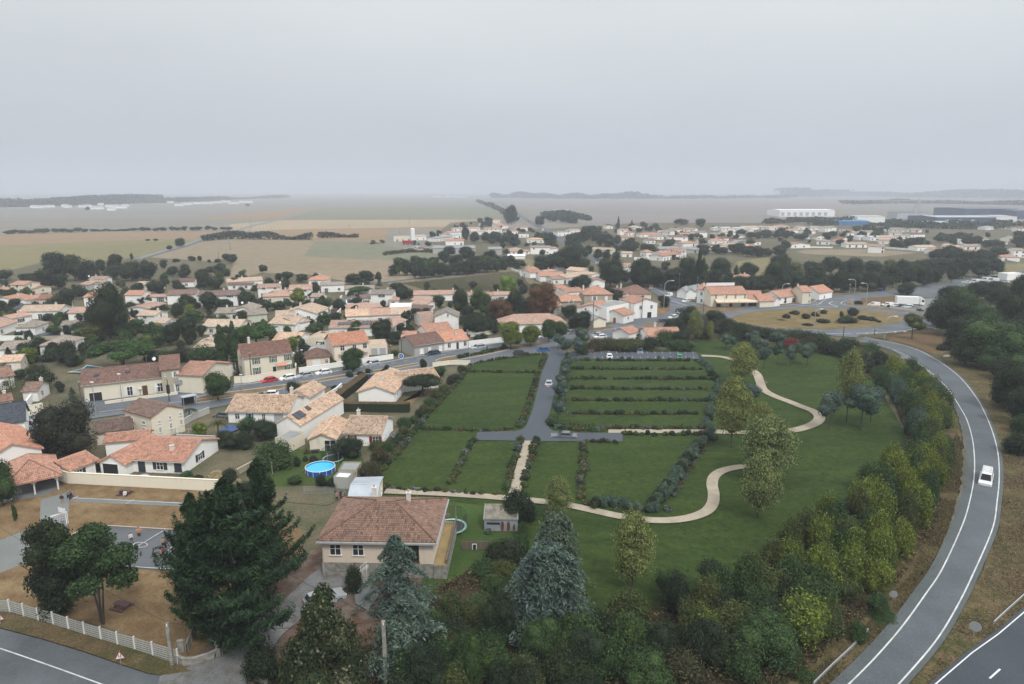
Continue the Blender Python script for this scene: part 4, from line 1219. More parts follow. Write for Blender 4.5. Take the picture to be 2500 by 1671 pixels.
RL,RR=resample(RL,140),resample(RR,140)
ribbon('ramp_shoulder',away(RL,RR,1.15),away(RR,RL,.55),MG['shoulder'],.52)
ribbon('ramp_road',RL,RR,MG['road2'],.53)
ribbon('edge_line',offs(RL,.075),offs(RL,-.075),MG['palel'],.545)
ribbon('edge_line',offs(RR,.075),offs(RR,-.075),MG['palel'],.54)
gi=away(RL,RR,1.1)[50:112];go_=[p+(q-p)*math.sin(math.pi*k/61)*(.35+.5*random.random())for k,(p,q)in enumerate(zip(away(RL,RR,1.1)[50:112],away(RL,RR,2.0)[50:112]))]
ribbon('gravel_verge',gi,go_,ground('gritty_verge',[(.13,.12,.09),(.10,.095,.06),(.16,.155,.14)],.2,.9,6),.505)
# dual carriageway, bottom right
cL=W([(2220,1740),(2299,1670),(2373,1606),(2437,1560),(2500,1506),(2640,1400)])
cw=away(cL,[Vector((-50,50,0))]*3,.7);cr_=away(cL,[Vector((-50,50,0))]*3,11)
ribbon('carriageway',away(cL,[Vector((200,0,0))]*3,.45),cr_,MG['motor'],.50)
ribbon('edge_line',away(cL,[Vector((200,0,0))]*3,.12),cL,MG['line'],.52)
dl=MB()
dl.poly(line2(('Q',2010,1555),('Q',2110,1465),.16,.53));structure(dl.build('lane_dash',MG['line']))
# bottom-left road and the drive
bt=cr(W([(-250,1465),(0,1545),(97,1570),(205,1603),(294,1634),(363,1657),(400,1668),(470,1672)]),5)
sh('country_road',[(-260,1470),(0,1545),(97,1570),(205,1603),(294,1634),(363,1657),(392,1661),(600,1610),(610,1760),(-260,1760)],'oldroad')
sh('gravel_drive',[(392,1662),(430,1650),(545,1612),(580,1575),(640,1520),(700,1470),(750,1420),(790,1390),(860,1400),(850,1440),(760,1500),(690,1560),(660,1600),(600,1650),(600,1720),(380,1720)],'gravel')
sh('terrace',[('M',1430,700),('M',1600,650),('M',1700,700),('M',1560,900),('M',1440,830)],'pave')
strip('centre_line',[(-100,1562),(0,1594),(110,1632),(215,1670),(300,1702)],.14,MG['palel'],Z0+.02)
sh('roadside_grass',[(-250,1425),(0,1500),(250,1568),(430,1632),(470,1650),(392,1660),(363,1655),(294,1632),(205,1601),(97,1568),(0,1543),(-260,1468)],'verge')
# court and track lines
cl=MB();cz=Z0+.02
for a,b in((('L',290,395),('L',865,70)),(('L',865,70),('L',2250,155)),(('L',290,395),('L',1400,487)),(('L',1400,487),('L',2250,535)),(('L',1580,122),('L',1360,255)),(('L',1360,255),('L',1010,470)),
(('L',1800,238),('L',1720,270)),(('L',1690,290),('L',1610,350)),(('L',360,360),('L',400,362))):
 cl.poly(line2(a,b,.1,cz))
def arc(cx,cy,rx,ry,t0,t1,n=18,dash=False,z='L'):
 for i in range(n):
  if dash and i%2:continue
  a,b=t0+(t1-t0)*i/n,t0+(t1-t0)*(i+1)/n
  cl.poly(line2((z,cx+rx*math.cos(a),cy+ry*math.sin(a)),(z,cx+rx*math.cos(b),cy+ry*math.sin(b)),.09,cz+.004))
arc(1345,268,66,24,0,6.283)
arc(830,200,235,105,-1.45,1.3)
arc(840,190,170,88,-1.5,1.0,22,True)
arc(1760,370,170,110,2.0,4.6);arc(1790,370,130,90,2.0,4.4,14,True)
cl.poly(line2(('F',700,1266),('F',2200,1340),.1,cz));cl.poly(line2(('F',680,1288),('F',752,1248),.09,cz+.004));cl.poly(line2(('F',1208,1322),('F',1282,1282),.09,cz+.004));cl.poly(line2(('F',1765,1352),('F',1830,1322),.09,cz+.004))
for k in range(6):
 cl.poly(line2(('F',80+k*26,1235-k*3),('F',70+k*26,1205-k*3),.08,cz))
cl.poly(line2(('F',80,1236),('F',215,1212),.08,cz+.004));cl.poly(line2(('F',70,1206),('F',205,1182),.08,cz+.004))
structure(cl.build('court_lines',MG['palel']))
# painted lines of the streets and the roundabout
rl=MB();rz=.56
def pl_(pts,w,z=None):
 c=cr(W(pts),5)
 for a,b in zip(c,c[1:]):
  d=(b-a).normalized();n=Vector((-d.y,d.x,0))*w/2;zz=Vector((0,0,z or rz))
  rl.poly([a-n+zz,b-n+zz,b+n+zz,a+n+zz])
pl_([('E',100,838),('E',400,852),('E',700,858)],.22)
pl_([('E',740,855),('E',1000,846),('E',1210,826),('E',1400,795),('E',1520,815)],.25)
pl_([('D',700,548),('D',900,578),('D',1200,597),('D',1600,584),('D',1870,560),('D',1940,520),('D',2010,497)],.18)
pl_([('E',170,590),('E',370,575),('E',420,545),('E',500,520),('E',730,528)],.22)
pl_([('E',360,590),('E',560,600),('E',485,566),('E',520,548)],.3)
pl_([('E',720,530),('E',640,540),('E',600,560),('E',640,580),('E',900,610)],.2)
pl_([('D',540,505),('D',440,450),('D',360,410)],.18)
pl_([('D',535,570),('D',640,592),('D',780,575)],.15)
for k in range(7):
 rl.poly(line2(('D',545+k*22,545+k*7),('D',575+k*22,545+k*7),.45,rz+.004))
for k in range(5):
 rl.poly(line2(('E',830+k*92,855-k*4),('E',850+k*92,853-k*4),.6,rz+.008))
pl_([('C',560,992),('C',820,950),('C',1060,912),('C',1230,882),('C',1500,846),('C',1700,836),('C',2000,800),('D',200,770)],.12)
pl_([('B',0,1418),('B',45,1406)],.3)
pl_([('F',950,440),('F',1690,345),('F',2346,262)],.1)
for k in range(14):
 rl.poly(line2(('B',700+k*120,1318-k*19.5),('B',740+k*120,1311-k*19.5),.1,rz))
rl.poly(line2(('F',1880,262),('F',2000,232),.35,rz+.004))
structure(rl.build('road_markings',MG['line']))
# kerbs of the main street
for pts in([('F',1880,340),('B',0,1510),('B',700,1393),('B',1250,1291),('B',1640,1229),('B',2050,1156)],[('F',1900,298),('B',0,1449),('B',780,1344),('B',1300,1254),('B',1700,1194),('B',2040,1134)],
[('C',960,1006),('C',700,1063),('C',460,1106),('C',300,1126),('C',250,1112),('C',330,1084),('C',440,1069)],[('B',285,1352),('B',870,1280),('B',1500,1172),('C',45,1078),('C',560,992),('C',1060,912)]):
 k=kerb('kerb',[p+Vector((0,0,0))for p in cr(W(pts),5)],.16,.55,MAT['concrete']);structure(k)
 # distant ground cover: woods far off
def wood(name,pts,hm,dm,n,leaf,mat,label,w=None):
 c=cr(W(pts),6);g=np.random.default_rng(len(pts)*7+n)
 k=g.integers(0,len(c)-1,n);t=g.uniform(size=n)
 X=np.array([[p.x,p.y]for p in c]);xy=X[k]*(1-t[:,None])+X[k+1]*t[:,None]
 ph=xy[:,0]/(hm*1.6)
 top=hm*(.62+.25*np.sin(ph)*np.sin(ph*.37+1)+.16*np.sin(ph*2.3))
 d=g.uniform(0,dm,n);z=top*g.uniform(0,1,n)**.5
 C=np.stack([xy[:,0]+g.normal(size=n)*leaf,xy[:,1]+d,z],1)
 N=g.normal(size=(n,3))+np.array([0,-.5,.8])
 return stuff(put(name,leaf_mesh(name,C,N,leaf*g.uniform(.6,1.4,n),1,MAT[mat])),label)
wood('distant_wood',[(-200,508),(0,507),(150,503),(250,500),(330,497)],38,200,9000,6,'dk','hazy wood on the horizon at the far left')
wood('distant_wood',[(330,498),(450,494),(560,488),(680,485)],26,200,4000,5,'dk','hazy trees around the distant white village')
wood('distant_wood',[(1200,484),(1400,486),(1600,486)],36,300,8000,8,'dk','hazy wood on the horizon behind the straight road')
wood('distant_wood',[(1600,486),(1760,486),(1950,484)],20,200,2500,6,'dk','thin hazy tree line on the horizon')
wood('distant_wood',[(1960,482),(2120,480),(2300,483),(2560,486)],62,500,10000,11,'dk','long hazy wooded rise on the right horizon')
wood('distant_wood',[(2080,500),(2250,498),(2400,500),(2560,504)],16,100,3500,4,'dk','hazy hedgerows before the right horizon')
wood('hedgerow',[(1165,494),(1180,500),(1200,508),(1225,518),(1238,528),(1250,545)],16,30,2500,3,'dk','hedgerow trees lining the straight road into the distance')
wood('tree_belt',[(1330,536),(1400,534),(1440,540)],16,40,2200,2.4,'dk','tree mass at the start of the far suburb')
wood('tree_belt',[(2000,553),(2080,550),(2200,556),(2300,560),(2440,562),(2560,560)],11,40,4200,2.0,'dk','dark hedge belt between suburb and warehouses')
wood('tree_belt',[(1880,548),(1960,544),(2080,545),(2200,545)],9,25,2600,2.0,'dk','low scrub along the foot of the industrial estate')
wood('hedge_line',[(493,590),(560,585),(640,586),(757,587)],9,8,2600,1.2,'dk','dark hedge between two stubble fields')
wood('hedge_line',[(779,583),(830,581),(868,581)],7,6,900,1.2,'dk','short dark hedge in the middle of the stubble')
wood('hedge_line',[(220,566),(308,565)],3,5,500,1.0,'dk','low hedge linking two tree rows in the plain')
wood('scrub',[(935,625),(1000,618),(1055,618)],3,8,1300,.7,'br','scrub and heaps beside the farmyard')
# ------------------------------------------------------------------ houses
# N1: brown-tiled house in the foreground, hipped roof over a raised ground floor
r,F1=house('pink cream house with brown tiled hip roof on a stone base in the foreground','X',784,1314,1056,1318,5.3,10.8,'h',2.2,'m','P',near=True,chim=[],ov=.45,tile=(.26,.34),
win=[('f',1.6,3.85,1.35,1.4,None,1,'white','window','dark'),('f',4.3,3.85,1.35,1.4,None,1,'white','window','dark'),('f',10.4,3.5,2.1,2.2,None,2,'brownp','window'),('f',2.2,1.5,1.5,.6,None,0,'oldcon','window','dark'),
('r',3.1,3.9,.8,1.1),('r',7.5,3.9,1.2,1.2)])
m=MB()
pass
fm=Matrix(((F1.u.x,F1.v.x,0,F1.A.x),(F1.u.y,F1.v.y,0,F1.A.y),(0,0,1,0),(0,0,0,1)))
m=MB().box(-.07,-.07,0,F1.L+.07,F1.D+.07,2.2,fm);m.build('stone_base',MAT['oldcon'],r)
g=MB()
g.box(-.5,-.60,4.86,F1.L+.5,-.44,5.02,fm);g.box(F1.L+.44,-.44,4.86,F1.L+.60,F1.D+.5,5.02,fm);g.build('gutter',MAT['metalroof'],r)
chimney(r,F1,F1.L*.70,F1.D*.62,8.0,.5)
# outside steps with a white handrail, terrace on the right
s=MB()
for k in range(6):s.box(3.4+.35*k,-1.25,0,3.75+.35*k,-.10,.34*(k+1),fm)
s.build('steps',MAT['concrete'],r)
h=MB();h.tube(fm@Vector((3.3,-1.25,1.1)),fm@Vector((5.6,-1.25,3.1)),.035);h.tube(fm@Vector((3.3,-1.25,.65)),fm@Vector((5.6,-1.25,2.65)),.025)
for k in range(4):h.tube(fm@Vector((3.4+k*.7,-1.25,.1)),fm@Vector((3.4+k*.7,-1.25,1.15+k*.6)),.03)
h.build('handrail',MAT['white'],r)
t=MB().box(F1.L+.07,-.2,0,F1.L+1.6,F1.D,2.1,fm);t.build('side_terrace',MAT['oldcon'],r);MB().box(F1.L+.09,-.15,2.1,F1.L+1.5,F1.D-.1,2.14,fm).build('terrace_floor',plain('ochre_terrace',(.27,.20,.09),.9,.15,1),r)
t=MB()
for k in range(12):t.box(F1.L+1.52,k*.9,2.1,F1.L+1.6,k*.9+.78,2.75,fm)
t.box(F1.L+1.48,-.2,2.75,F1.L+1.66,F1.D,2.83,fm);t.build('terrace_screen',MAT['wood'],r)
# grey metal roofed annexe behind
house('low annexe with pale grey metal roof directly behind the brown tiled house','G',1745,1312,2020,1302,2.5,9.5,'g',1.0,'M','c',win=[('r',3.5,1.5,.8,.7),('r',7.0,1.3,.9,.8,None,1,'white','window','dark')],chim=[(.93,.15,.9)],ov=.15)
# rusty shed
sg=G('I',1262,1600)
r,F=house('small rusty corrugated iron shed with lichened roof among the bushes','I',1103,1432,1420,1438,2.15,2.6,'s',.75,'G','L',win=[],chim=[],cat='shed',name='tin_shed',ov=.12)
m=MB();n=26
for i in range(n):m.tube(F.w(F.L*(i+.5)/n,-.1,2.16),F.w(F.L*(i+.5)/n,F.D+.1,2.98),.07,.07,5)
m.build('corrugation',plain('lichened_sheet',(.20,.17,.11),.95,.6,1.4),r)['kind']='stuff'
m=MB()
for i in range(30):m.tube(F.w(F.L*(i+.5)/30,-.02,.05),F.w(F.L*(i+.5)/30,-.02,2.05),.035,.035,5)
m.build('front_sheet',plain('dull_zinc',(.30,.34,.36),.7,.35,1.2,.3),r)
MB().box(.35,-.09,1.35,2.1,-.05,1.62,Matrix(((F.u.x,F.v.x,0,F.A.x),(F.u.y,F.v.y,0,F.A.y),(0,0,1,0),(0,0,0,1)))).build('opening',MAT['dark'],r)
FM=Matrix(((F.u.x,F.v.x,0,F.A.x),(F.u.y,F.v.y,0,F.A.y),(0,0,1,0),(0,0,0,1)))
for k,x in enumerate((2.45,3.25,4.0)):
 c=[FM@Vector((x+.22*math.cos(t/10*6.283)*(1 if k<2 else .7),-.08,1.1+(.75 if k<2 else .5)*math.sin(t/10*6.283)-(.15 if k==2 else 0)))for t in range(10)]
 m=MB();m.poly(c);m.poly([p-F.v*.03 for p in c]);m.build('rust_panel',plain('rust',(.13,.04,.025),.9,.4,3),r)
 # N2: orange-tiled house behind the school wall
r,F=house('long white house with orange tiled roof and dark shutters behind the plain school wall','F',1225,858,1748,884,2.55,10.2,'g',1.75,'o','w',near=True,chim=[(.66,.22,-.1)],
win=[('f',2.2,1.35,1.2,2.3,None,0,'navy','window','navy'),('f',5.4,1.5,1.2,1.25,'navy'),('f',8.5,1.45,1.25,1.5,None,0,'navy','window','navy'),('r',4.6,1.5,1.2,1.25,'navy')],
parts=[dict(a=(955,885),b=(1190,905),h=2.45,D=9.5,kind='e',rise=1.3,win=[('f',1.8,1.2,2.9,2.0,None,0,'white','window','dark')]),dict(a=(670,968),b=(925,868),h=2.4,D=5.5,kind='g',rise=1.0,win=[('f',1.4,1.35,1.0,1.1,'navy'),('f',4.5,1.1,.95,2.1,None,0,'white')]),
dict(a=(1000,700),b=(1400,665),h=2.9,D=4.0,kind='g',rise=.8)])
# barn with cream gable
house('tall cream barn house with brown tiled roof and small barred windows beside the lane','F',1440,462,1745,372,5.0,8.2,'e',1.35,'b','c',near=True,chim=[],ov=.25,
win=[('f',1.8,3.6,.6,.6),('f',1.8,2.1,.6,1.1),('f',4.4,3.8,.6,.6),('f',4.4,2.2,.6,1.1),('f',7.0,3.9,.6,.6),('f',7.0,2.3,.6,1.1),('l',2.4,3.5,.9,.7),('l',2.4,1.7,1.0,1.5),('l',6.0,3.5,.9,.7),('l',6.0,1.8,.9,1.0)])
house('low outbuilding with dark brown roof and open shuttered doorway left of the barn','F',915,612,1252,566,2.7,6.5,'g',1.2,'b','c',near=True,chim=[],win=[('f',7.2,1.25,3.2,2.1,'whitep',0,'white','window','dark')])
house('small lean-to with brown corrugated tiles beside the grey car','F',325,672,455,655,2.5,5,'g',1.1,'b','w',near=True,win=[],chim=[])
house('white gabled house with blue slate roof at the left edge','F',-160,540,228,488,3.6,6.5,'g',2.6,'s','w',win=[],chim=[])
house('big stained gable building with orange tiles at the left edge','F',-150,880,392,758,4.2,15,'e',1.8,'o','w',near=True,win=[],chim=[])
# open school shelter
root=thing('school_shelter',(0,0,0),'open school shelter with orange hip roof on white posts','shelter')
A,B=G('F',60,1110,2.9),G('F',560,1005,2.9);F=Frame(A,B,9.5,2.9)
root['_c']=[F.w(F.L/2,4,0).x,F.w(F.L/2,4,0).y,0]
o_w,o_r=mass(root,F,'h',2.0,'ro','ww',.4,2.75,True)
m_post=MAT['white']
for u,v in((.3,.3),(F.L*.5,.3),(F.L-.3,.3),(F.L-.3,4.8),(F.L-.3,9.2),(F.L*.5,9.2),(.3,9.2)):
 q=MB().tube(F.w(u,v,0),F.w(u,v,2.8),.11,.11,4)
 if v<5:
  for s in(-1,1):
   if .2<u+s*.8<F.L-.2:q.tube(F.w(u,v,1.9),F.w(u+s*.8,v,2.75),.07,.07,4)
 q.build('post',m_post,root)
m=MB().poly([F.w(0,9.3,0),F.w(F.L,9.3,0),F.w(F.L,9.3,2.7),F.w(0,9.3,2.7)]);m.build('back_wall',MAT['concrete'],root)
# big white house with pale tiles by the road
r,F=house('large white house with mottled tiled roof and one chimney beside the street','G',607,402,1185,412,2.75,9.5,'g',1.9,'t','w',near=True,chim=[(.82,.85,.5)],
win=[('f',1.9,1.6,.95,1.1),('f',4.4,1.6,.7,1.2,'bluep',0),('f',7.2,1.4,.7,1.7),('f',10.2,1.3,2.0,2.0,None,0,'white','window','greyclad')],parts=[dict(a=(1390,268),b=(1532,176),h=3.3,D=5,kind='g',rise=1.2)])
house('wing of mottled tiles with a long white side wall and solar panels','G',1075,520,1300,540,3.5,16.5,'e',1.5,'t','w',near=True,win=[],chim=[],ov=.2)
house('flat grey roofed outhouse at the foot of the long white wall','G',1060,680,1200,700,2.3,4.2,'f',0,'G','c',win=[],chim=[],cat='outhouse',name='outhouse')
house('pale tiled house with dark red shutters and a projecting gabled wing','G',1725,612,2068,622,2.75,8.6,'g',1.75,'t','w',near=True,chim=[(.1,.75,.3)],win=[('f',1.6,1.3,.9,2.0,'redp'),('f',6.6,1.55,1.3,1.25,'redp'),('r',2.6,1.5,.3,.7)],
parts=[dict(a=(1388,668),b=(1635,668),h=2.65,D=9.5,kind='e',rise=1.0,wall='c',win=[('f',3.6,1.25,2.0,2.2,None,1,'white')])])
house('white L shaped house with pale mottled roof inside the clipped brown hedge','B',1465,1392,1803,1400,2.9,14.5,'e',1.35,'t','w',near=True,chim=[(.5,.35,.2),(.5,.85,.6)],win=[('r',3,1.5,.9,.9),('r',6,1.5,.9,.9)],
parts=[dict(a=(1850,1300),b=(2225,1250),h=2.9,D=7.5,kind='g',rise=1.35,win=[('f',9,1.5,1,1.2)])])
# long farmhouse on the street
r,F=house('long cream farmhouse with brown tiled roof and white shutters along the street','A',788,1328,1562,1243,4.3,8.5,'g',2.3,'r','c',near=False,chim=[(.98,.5,.6)],
win=[('f',2.3,1.2,2.7,2.2,None,0,'white','window','dark'),('f',9.4,1.7,1.2,2.0,'whitep'),('f',12.6,1.4,1.2,2.4,None,0,'concrete','door','brownp'),('f',15.9,1.75,1.2,2.0,'whitep')])
for u,v in((2.6,2.2),(8.6,2.2),(15,2.2)):
 q=F.w(u,v,4.3+2.3*v/4.25+.12);MB().box(-.5,-.4,0,.5,.4,.12,Matrix.Translation(q)@Matrix.Rotation(math.atan2(F.u.y,F.u.x),4,'Z')@Matrix.Rotation(math.atan(2.3/4.25),4,'X')).build('skylight',MAT['solar'],r)
house('two storey stone tower house with round window between farmhouse and orange roofed barn','A',1535,1180,1708,1163,6.2,9,'g',2.0,'r','s',chim=[],win=[('f',1.2,4.7,.5,.5,None,0),('f',4.6,4.7,1.1,1.3,'whitep'),('f',4.9,1.6,1.1,2.0,'whitep')])
house('cream windowless barn with bright orange roof beside the street tree','A',1690,1226,1922,1236,4.7,11,'g',1.6,'o','c',chim=[],win=[])
house('low outbuilding with red orange roof behind the cream barn','A',1905,1165,2105,1180,3,6,'g',1,'o','w',chim=[],win=[])
r,F=house('two storey cream house with green shutters and red brown roof on the street','B',366,1066,824,1014,5.6,9.0,'g',2.3,'r','c',near=True,chim=[(.2,.5,1.4)],
win=[('f',3.6,4.25,1.1,1.5,'greenp'),('f',8.6,4.25,1.1,1.5,'greenp'),('f',13.0,4.25,1.1,1.5,'greenp'),('f',3.6,1.7,1.1,1.9,'greenp'),('f',8.8,1.3,1.0,2.1,None,0,'greenp','door'),('f',13.1,1.7,1.1,1.7,'greenp'),('l',4,4.6,1.0,1.4,'greenp'),('l',4.5,1.6,.8,1.6,'greenp')])
MB().poly([F.w(7.6,-1,2.6),F.w(10,-1,2.6),F.w(10,0,3.2),F.w(7.6,0,3.2)]).poly([F.w(7.6,-1,2.5),F.w(7.6,0,3.1),F.w(10,0,3.1),F.w(10,-1,2.5)]).build('porch_roof',MAT['ro'],r)
house('small garage house with red brown hip roof beside the green shuttered house','B',968,1066,1190,1050,3.0,6.5,'h',1.5,'r','P',chim=[],win=[('f',2.8,1.2,2.3,1.9,None,0,'white','garage_door','white'),('f',5.8,1.6,.9,1.1)])
r,F=house('two storey pink cream house with balcony and orange red roof behind the street tree','B',1226,946,1560,910,5.8,8.2,'g',2.1,'o','P',near=True,chim=[(.05,.6,.5)],
win=[('f',2.8,4.6,1.4,1.4,None),('f',6.6,4.3,1.2,1.8),('f',10.0,4.6,1.4,1.4,None),('f',2.8,1.9,1.2,1.6),('f',8.6,1.9,1.2,1.6),('l',3.5,4.8,.5,1.6)])
m=MB().box(1.2,-1.0,3.1,F.L-.3,0,3.25,Matrix(((F.u.x,F.v.x,0,F.A.x),(F.u.y,F.v.y,0,F.A.y),(0,0,1,0),(0,0,0,1))));m.box(1.2,-1.0,3.25,F.L-.3,-.93,3.95,Matrix(((F.u.x,F.v.x,0,F.A.x),(F.u.y,F.v.y,0,F.A.y),(0,0,1,0),(0,0,0,1))));m.build('balcony',MAT['wp'],r)
house('flat cream garage with two pale doors behind a white gate','B',1562,955,1742,945,3.0,6,'f',0,'p','P',chim=[],win=[('f',2.1,1.2,2.6,2.1,None,0,'white','garage_door','greyclad'),('f',5.2,1.2,2.6,2.1,None,0,'white','garage_door','greyclad')],cat='garage',name='garage')
house('grey rendered terraced house with red brown roof','C',42,955,322,912,3.4,8.8,'g',2.0,'r','g',chim=[],win=[('f',2.4,1.5,1.2,1.5,None,0,'white','window','white'),('f',5.0,1.2,1.0,2.1,None,0,'white','door','white'),('f',8.6,1.5,1.2,1.5,None,0,'white','window','white')])
house('white terraced house with bright orange roof and dark blue door','C',322,916,556,888,3.1,8.8,'g',2.0,'o','w',chim=[(.65,.25,-.6)],win=[('f',2.0,1.8,1.1,1.4),('f',4.9,1.3,.8,2.1,None,0,'navy','door','navy'),('f',7.6,1.8,1.1,1.4)])
house('white house with orange red roof directly behind the terraced pair','C',166,826,404,796,4.0,6.5,'g',1.7,'o','w',chim=[],win=[('f',2.5,2.6,1.4,.6,None,0),('f',8,2.6,.8,.6,None,0)])
house('white gabled house with grey brown roof and pink tiled lean-to left of the dark trees','C',238,676,463,674,6.0,8,'e',1.6,'g','w',chim=[],win=[('f',4.2,6.3,.6,.9)],parts=[dict(a=(105,748),b=(462,744),h=3.2,D=4.5,kind='s',rise=1.8,roof='n',win=[('f',10.5,1.2,1,2.2)]),dict(a=(110,690),b=(235,680),h=3.6,D=8,kind='g',roof='n')])
house('long white bungalow with pink tiled hip roofs behind the yellowing street trees','C',872,748,1490,732,3.2,9,'h',2.2,'n','w',chim=[],win=[('f',6,1.4,1.3,1.3),('f',12,1.4,1.3,1.3),('f',18,1.4,1.3,1.3),('f',23,1.4,1.3,1.3)])
house('big two storey stone house with orange hipped roof and white shutters','C',1668,464,1938,460,6.2,9.5,'h',2.4,'o','s',chim=[(.05,.5,.2)],win=[('f',4.0,4.5,1.1,1.6,'whitep'),('f',8.6,4.5,1.1,1.6,None,0,'white','window','white'),('f',4,1.6,1,1.6)])
house('two storey house with weathered red hip roof and dark shutters near the avenue','C',2035,456,2306,456,5.6,10,'h',2.6,'r','c',chim=[(.0,.5,.4)],win=[('f',3,3.8,1.2,1.8,'navy'),('f',7.2,3.8,1.2,1.8,'navy')])
house('white gabled house with orange roof behind the concrete garage','C',1600,590,1878,612,4.6,10,'e',1.6,'o','w',chim=[],win=[('f',3.2,4.2,.8,.8),('f',7.2,4.2,.8,.8),('f',5.5,1.3,2.0,2.0,None,0,'white','window','dark')])
house('small grey roofed garage with cream gable at the street bend','C',1742,716,1874,706,2.9,7,'e',1.1,'G','c',chim=[],win=[],cat='garage',name='garage')
house('tall white blank walled building with flat roof by the red gate','C',1884,596,2112,552,5.4,8,'f',0,'G','w',chim=[],win=[('f',3.5,4.2,1.6,.5,None,0)])
house('low white garage with bright orange roof and red gate on the street','C',2044,664,2142,640,3.4,8,'g',1.4,'o','w',chim=[],win=[('f',2.9,2.0,.9,.9)])
house('two storey white corner house with orange roof and garage by the utility pole','D',192,550,412,536,6.0,9,'e',1.5,'o','w',chim=[],win=[('f',7,4.3,1.0,1.3),('f',6.2,1.3,1.8,2.4,None,0,'white','window','dark'),('f',2.5,4.3,1.0,1.3),('r',3,4.3,1,1.3)])
house('old stone house with orange roof left of the white corner house','C',1452,530,1632,524,4.6,8,'g',1.6,'o','s',chim=[(.9,.4,.4)])
house('small stone cottage with orange roof among dark trees','C',1352,598,1448,558,3.6,5,'g',1.2,'o','s',chim=[])
house('white gabled bungalow with orange roof below the car park street','D',236,805,332,868,3.0,10,'e',1.6,'o','w',chim=[(.0,.5,.4)],win=[('f',2.5,1.5,.9,1.2)],parts=[dict(a=(140,838),b=(240,812),h=2.9,D=6,kind='g',rise=1.2)])
# restaurant on the roundabout
r,F=house('long restaurant with orange roof, cream awning and white roof screen beside the roundabout','D',922,464,1266,459,5.4,11,'g',2.2,'o','c',chim=[(.05,.9,.8)],
win=[('f',2.5,4.3,.9,1.5),('f',7.6,4.3,.9,1.5),('f',12,4.3,.9,1.5),('f',16.6,4.3,.9,1.5),('f',4,1.2,2.2,1.8,None,0,'brownp'),('f',10,1.2,1.4,1.6,None,0,'brownp'),('f',16,1.2,2,2.2,None,0,'brownp')],
parts=[dict(a=(1266,505),b=(1408,508),h=3.5,D=8,kind='g',rise=2.6,wall='P',win=[('f',2.2,1.4,3.0,1.5,None,1,'brownp'),('f',7.0,1.4,3.0,1.5,None,1,'brownp')]),dict(a=(1392,528),b=(1530,522),h=3.0,D=8,kind='g',rise=2.0),
dict(a=(792,412),b=(905,425),h=6.2,D=7,kind='g',rise=1.6,wall='w',win=[('f',2,4.4,1,1.3),('f',5.2,4.4,1,1.3),('f',2.2,1.6,1,1.3)])])
m=MB();m.poly([F.w(1.5,-2.6,2.6),F.w(F.L+9.5,-2.6,2.6),F.w(F.L+9.5,-.05,3.4),F.w(1.5,-.05,3.4)]);m.box(1.5,-2.62,2.2,F.L+9.5,-2.56,2.62,Matrix(((F.u.x,F.v.x,0,F.A.x),(F.u.y,F.v.y,0,F.A.y),(0,0,1,0),(0,0,0,1))))
m.build('awning',plain('cream_awning',(.62,.52,.40),.8,.05),r)
MB().box(0,5.3,7.9,F.L-3,5.4,9.1,Matrix(((F.u.x,F.v.x,0,F.A.x),(F.u.y,F.v.y,0,F.A.y),(0,0,1,0),(0,0,0,1)))).build('roof_screen',MAT['white'],r)
house('small white workshop with grey gable roof left of the restaurant','D',600,430,690,440,3.4,14,'e',1.6,'G','w',chim=[],win=[],parts=[dict(a=(690,440),b=(775,440),h=3.4,D=9,kind='e',rise=1.3)])
house('long low white outbuilding with orange roof right of the restaurant','D',1580,494,1805,465,3.2,9,'g',2.0,'o','w',chim=[],win=[('f',9,1.3,2,1.8)])
house('two storey cream cottage with orange roof in the row by the roundabout','D',1800,440,1882,438,5.4,8,'g',1.8,'o','c',chim=[(.0,.5,.6)],win=[('f',3.6,3.8,.8,1.2),('f',3.6,1.4,.8,1.4)])
house('low house with orange roof at the right end of the roadside row','D',1960,452,2082,432,3.4,9,'g',2.2,'o','w',chim=[],win=[('f',4,1.4,1,1.2)])
house('dark roofed barn with white gable end right of the restaurant','D',1528,520,1582,515,3.0,16,'e',1.0,'G','w',chim=[],win=[])
def solar(root,F,rise,slope,spans,kind):
 for u0,u1,v0,v1 in spans:
  c=[]
  for u,v in((u0,v0),(u1,v0),(u1,v1),(u0,v1)):
   z=F.h+rise*((min(u,F.L-u)/(F.L/2))if kind=='e' else(v/(F.D/2)))+(.36 if kind=='e' else .2)
   c.append(F.w(u,v,z))
  m=MB().poly(c).poly([p-Vector((0,0,.08))for p in c[::-1]])
  for a in range(4):m.poly([c[a]-Vector((0,0,.08)),c[(a+1)%4]-Vector((0,0,.08)),c[(a+1)%4],c[a]])
  m.build('solar_panel',MAT['solar'],root)
r,F=house('long pink roofed house with two dark solar arrays behind the balcony house','B',1192,782,1640,776,3.2,9,'g',1.4,'n','w',chim=[],win=[('f',4,1.3,2.2,1.8,None,1,'white','window','greyclad'),('f',9,1.3,2.2,1.8,None,1,'white','window','greyclad'),('f',15,1.4,1.3,1.3)])
solar(r,F,1.4,0,[(F.L*.15+k*1.15,F.L*.15+k*1.15+1.05,1.2,3.0)for k in range(6)]+[(F.L*.66+k*1.15,F.L*.66+k*1.15+1.05,1.0,3.6)for k in range(3)],'g')
r=next(o for o in COL.objects if o.get('label')=='wing of mottled tiles with a long white side wall and solar panels')
F=Frame(G('G',1075,520,3.5),G('G',1300,540,3.5),16.5,3.5)
solar(r,F,1.5,0,[(F.L*.58,F.L*.86,.8,2.1),(F.L*.58,F.L*.86,2.2,3.5),(F.L*.58,F.L*.76,5.2,6.2)],'e')
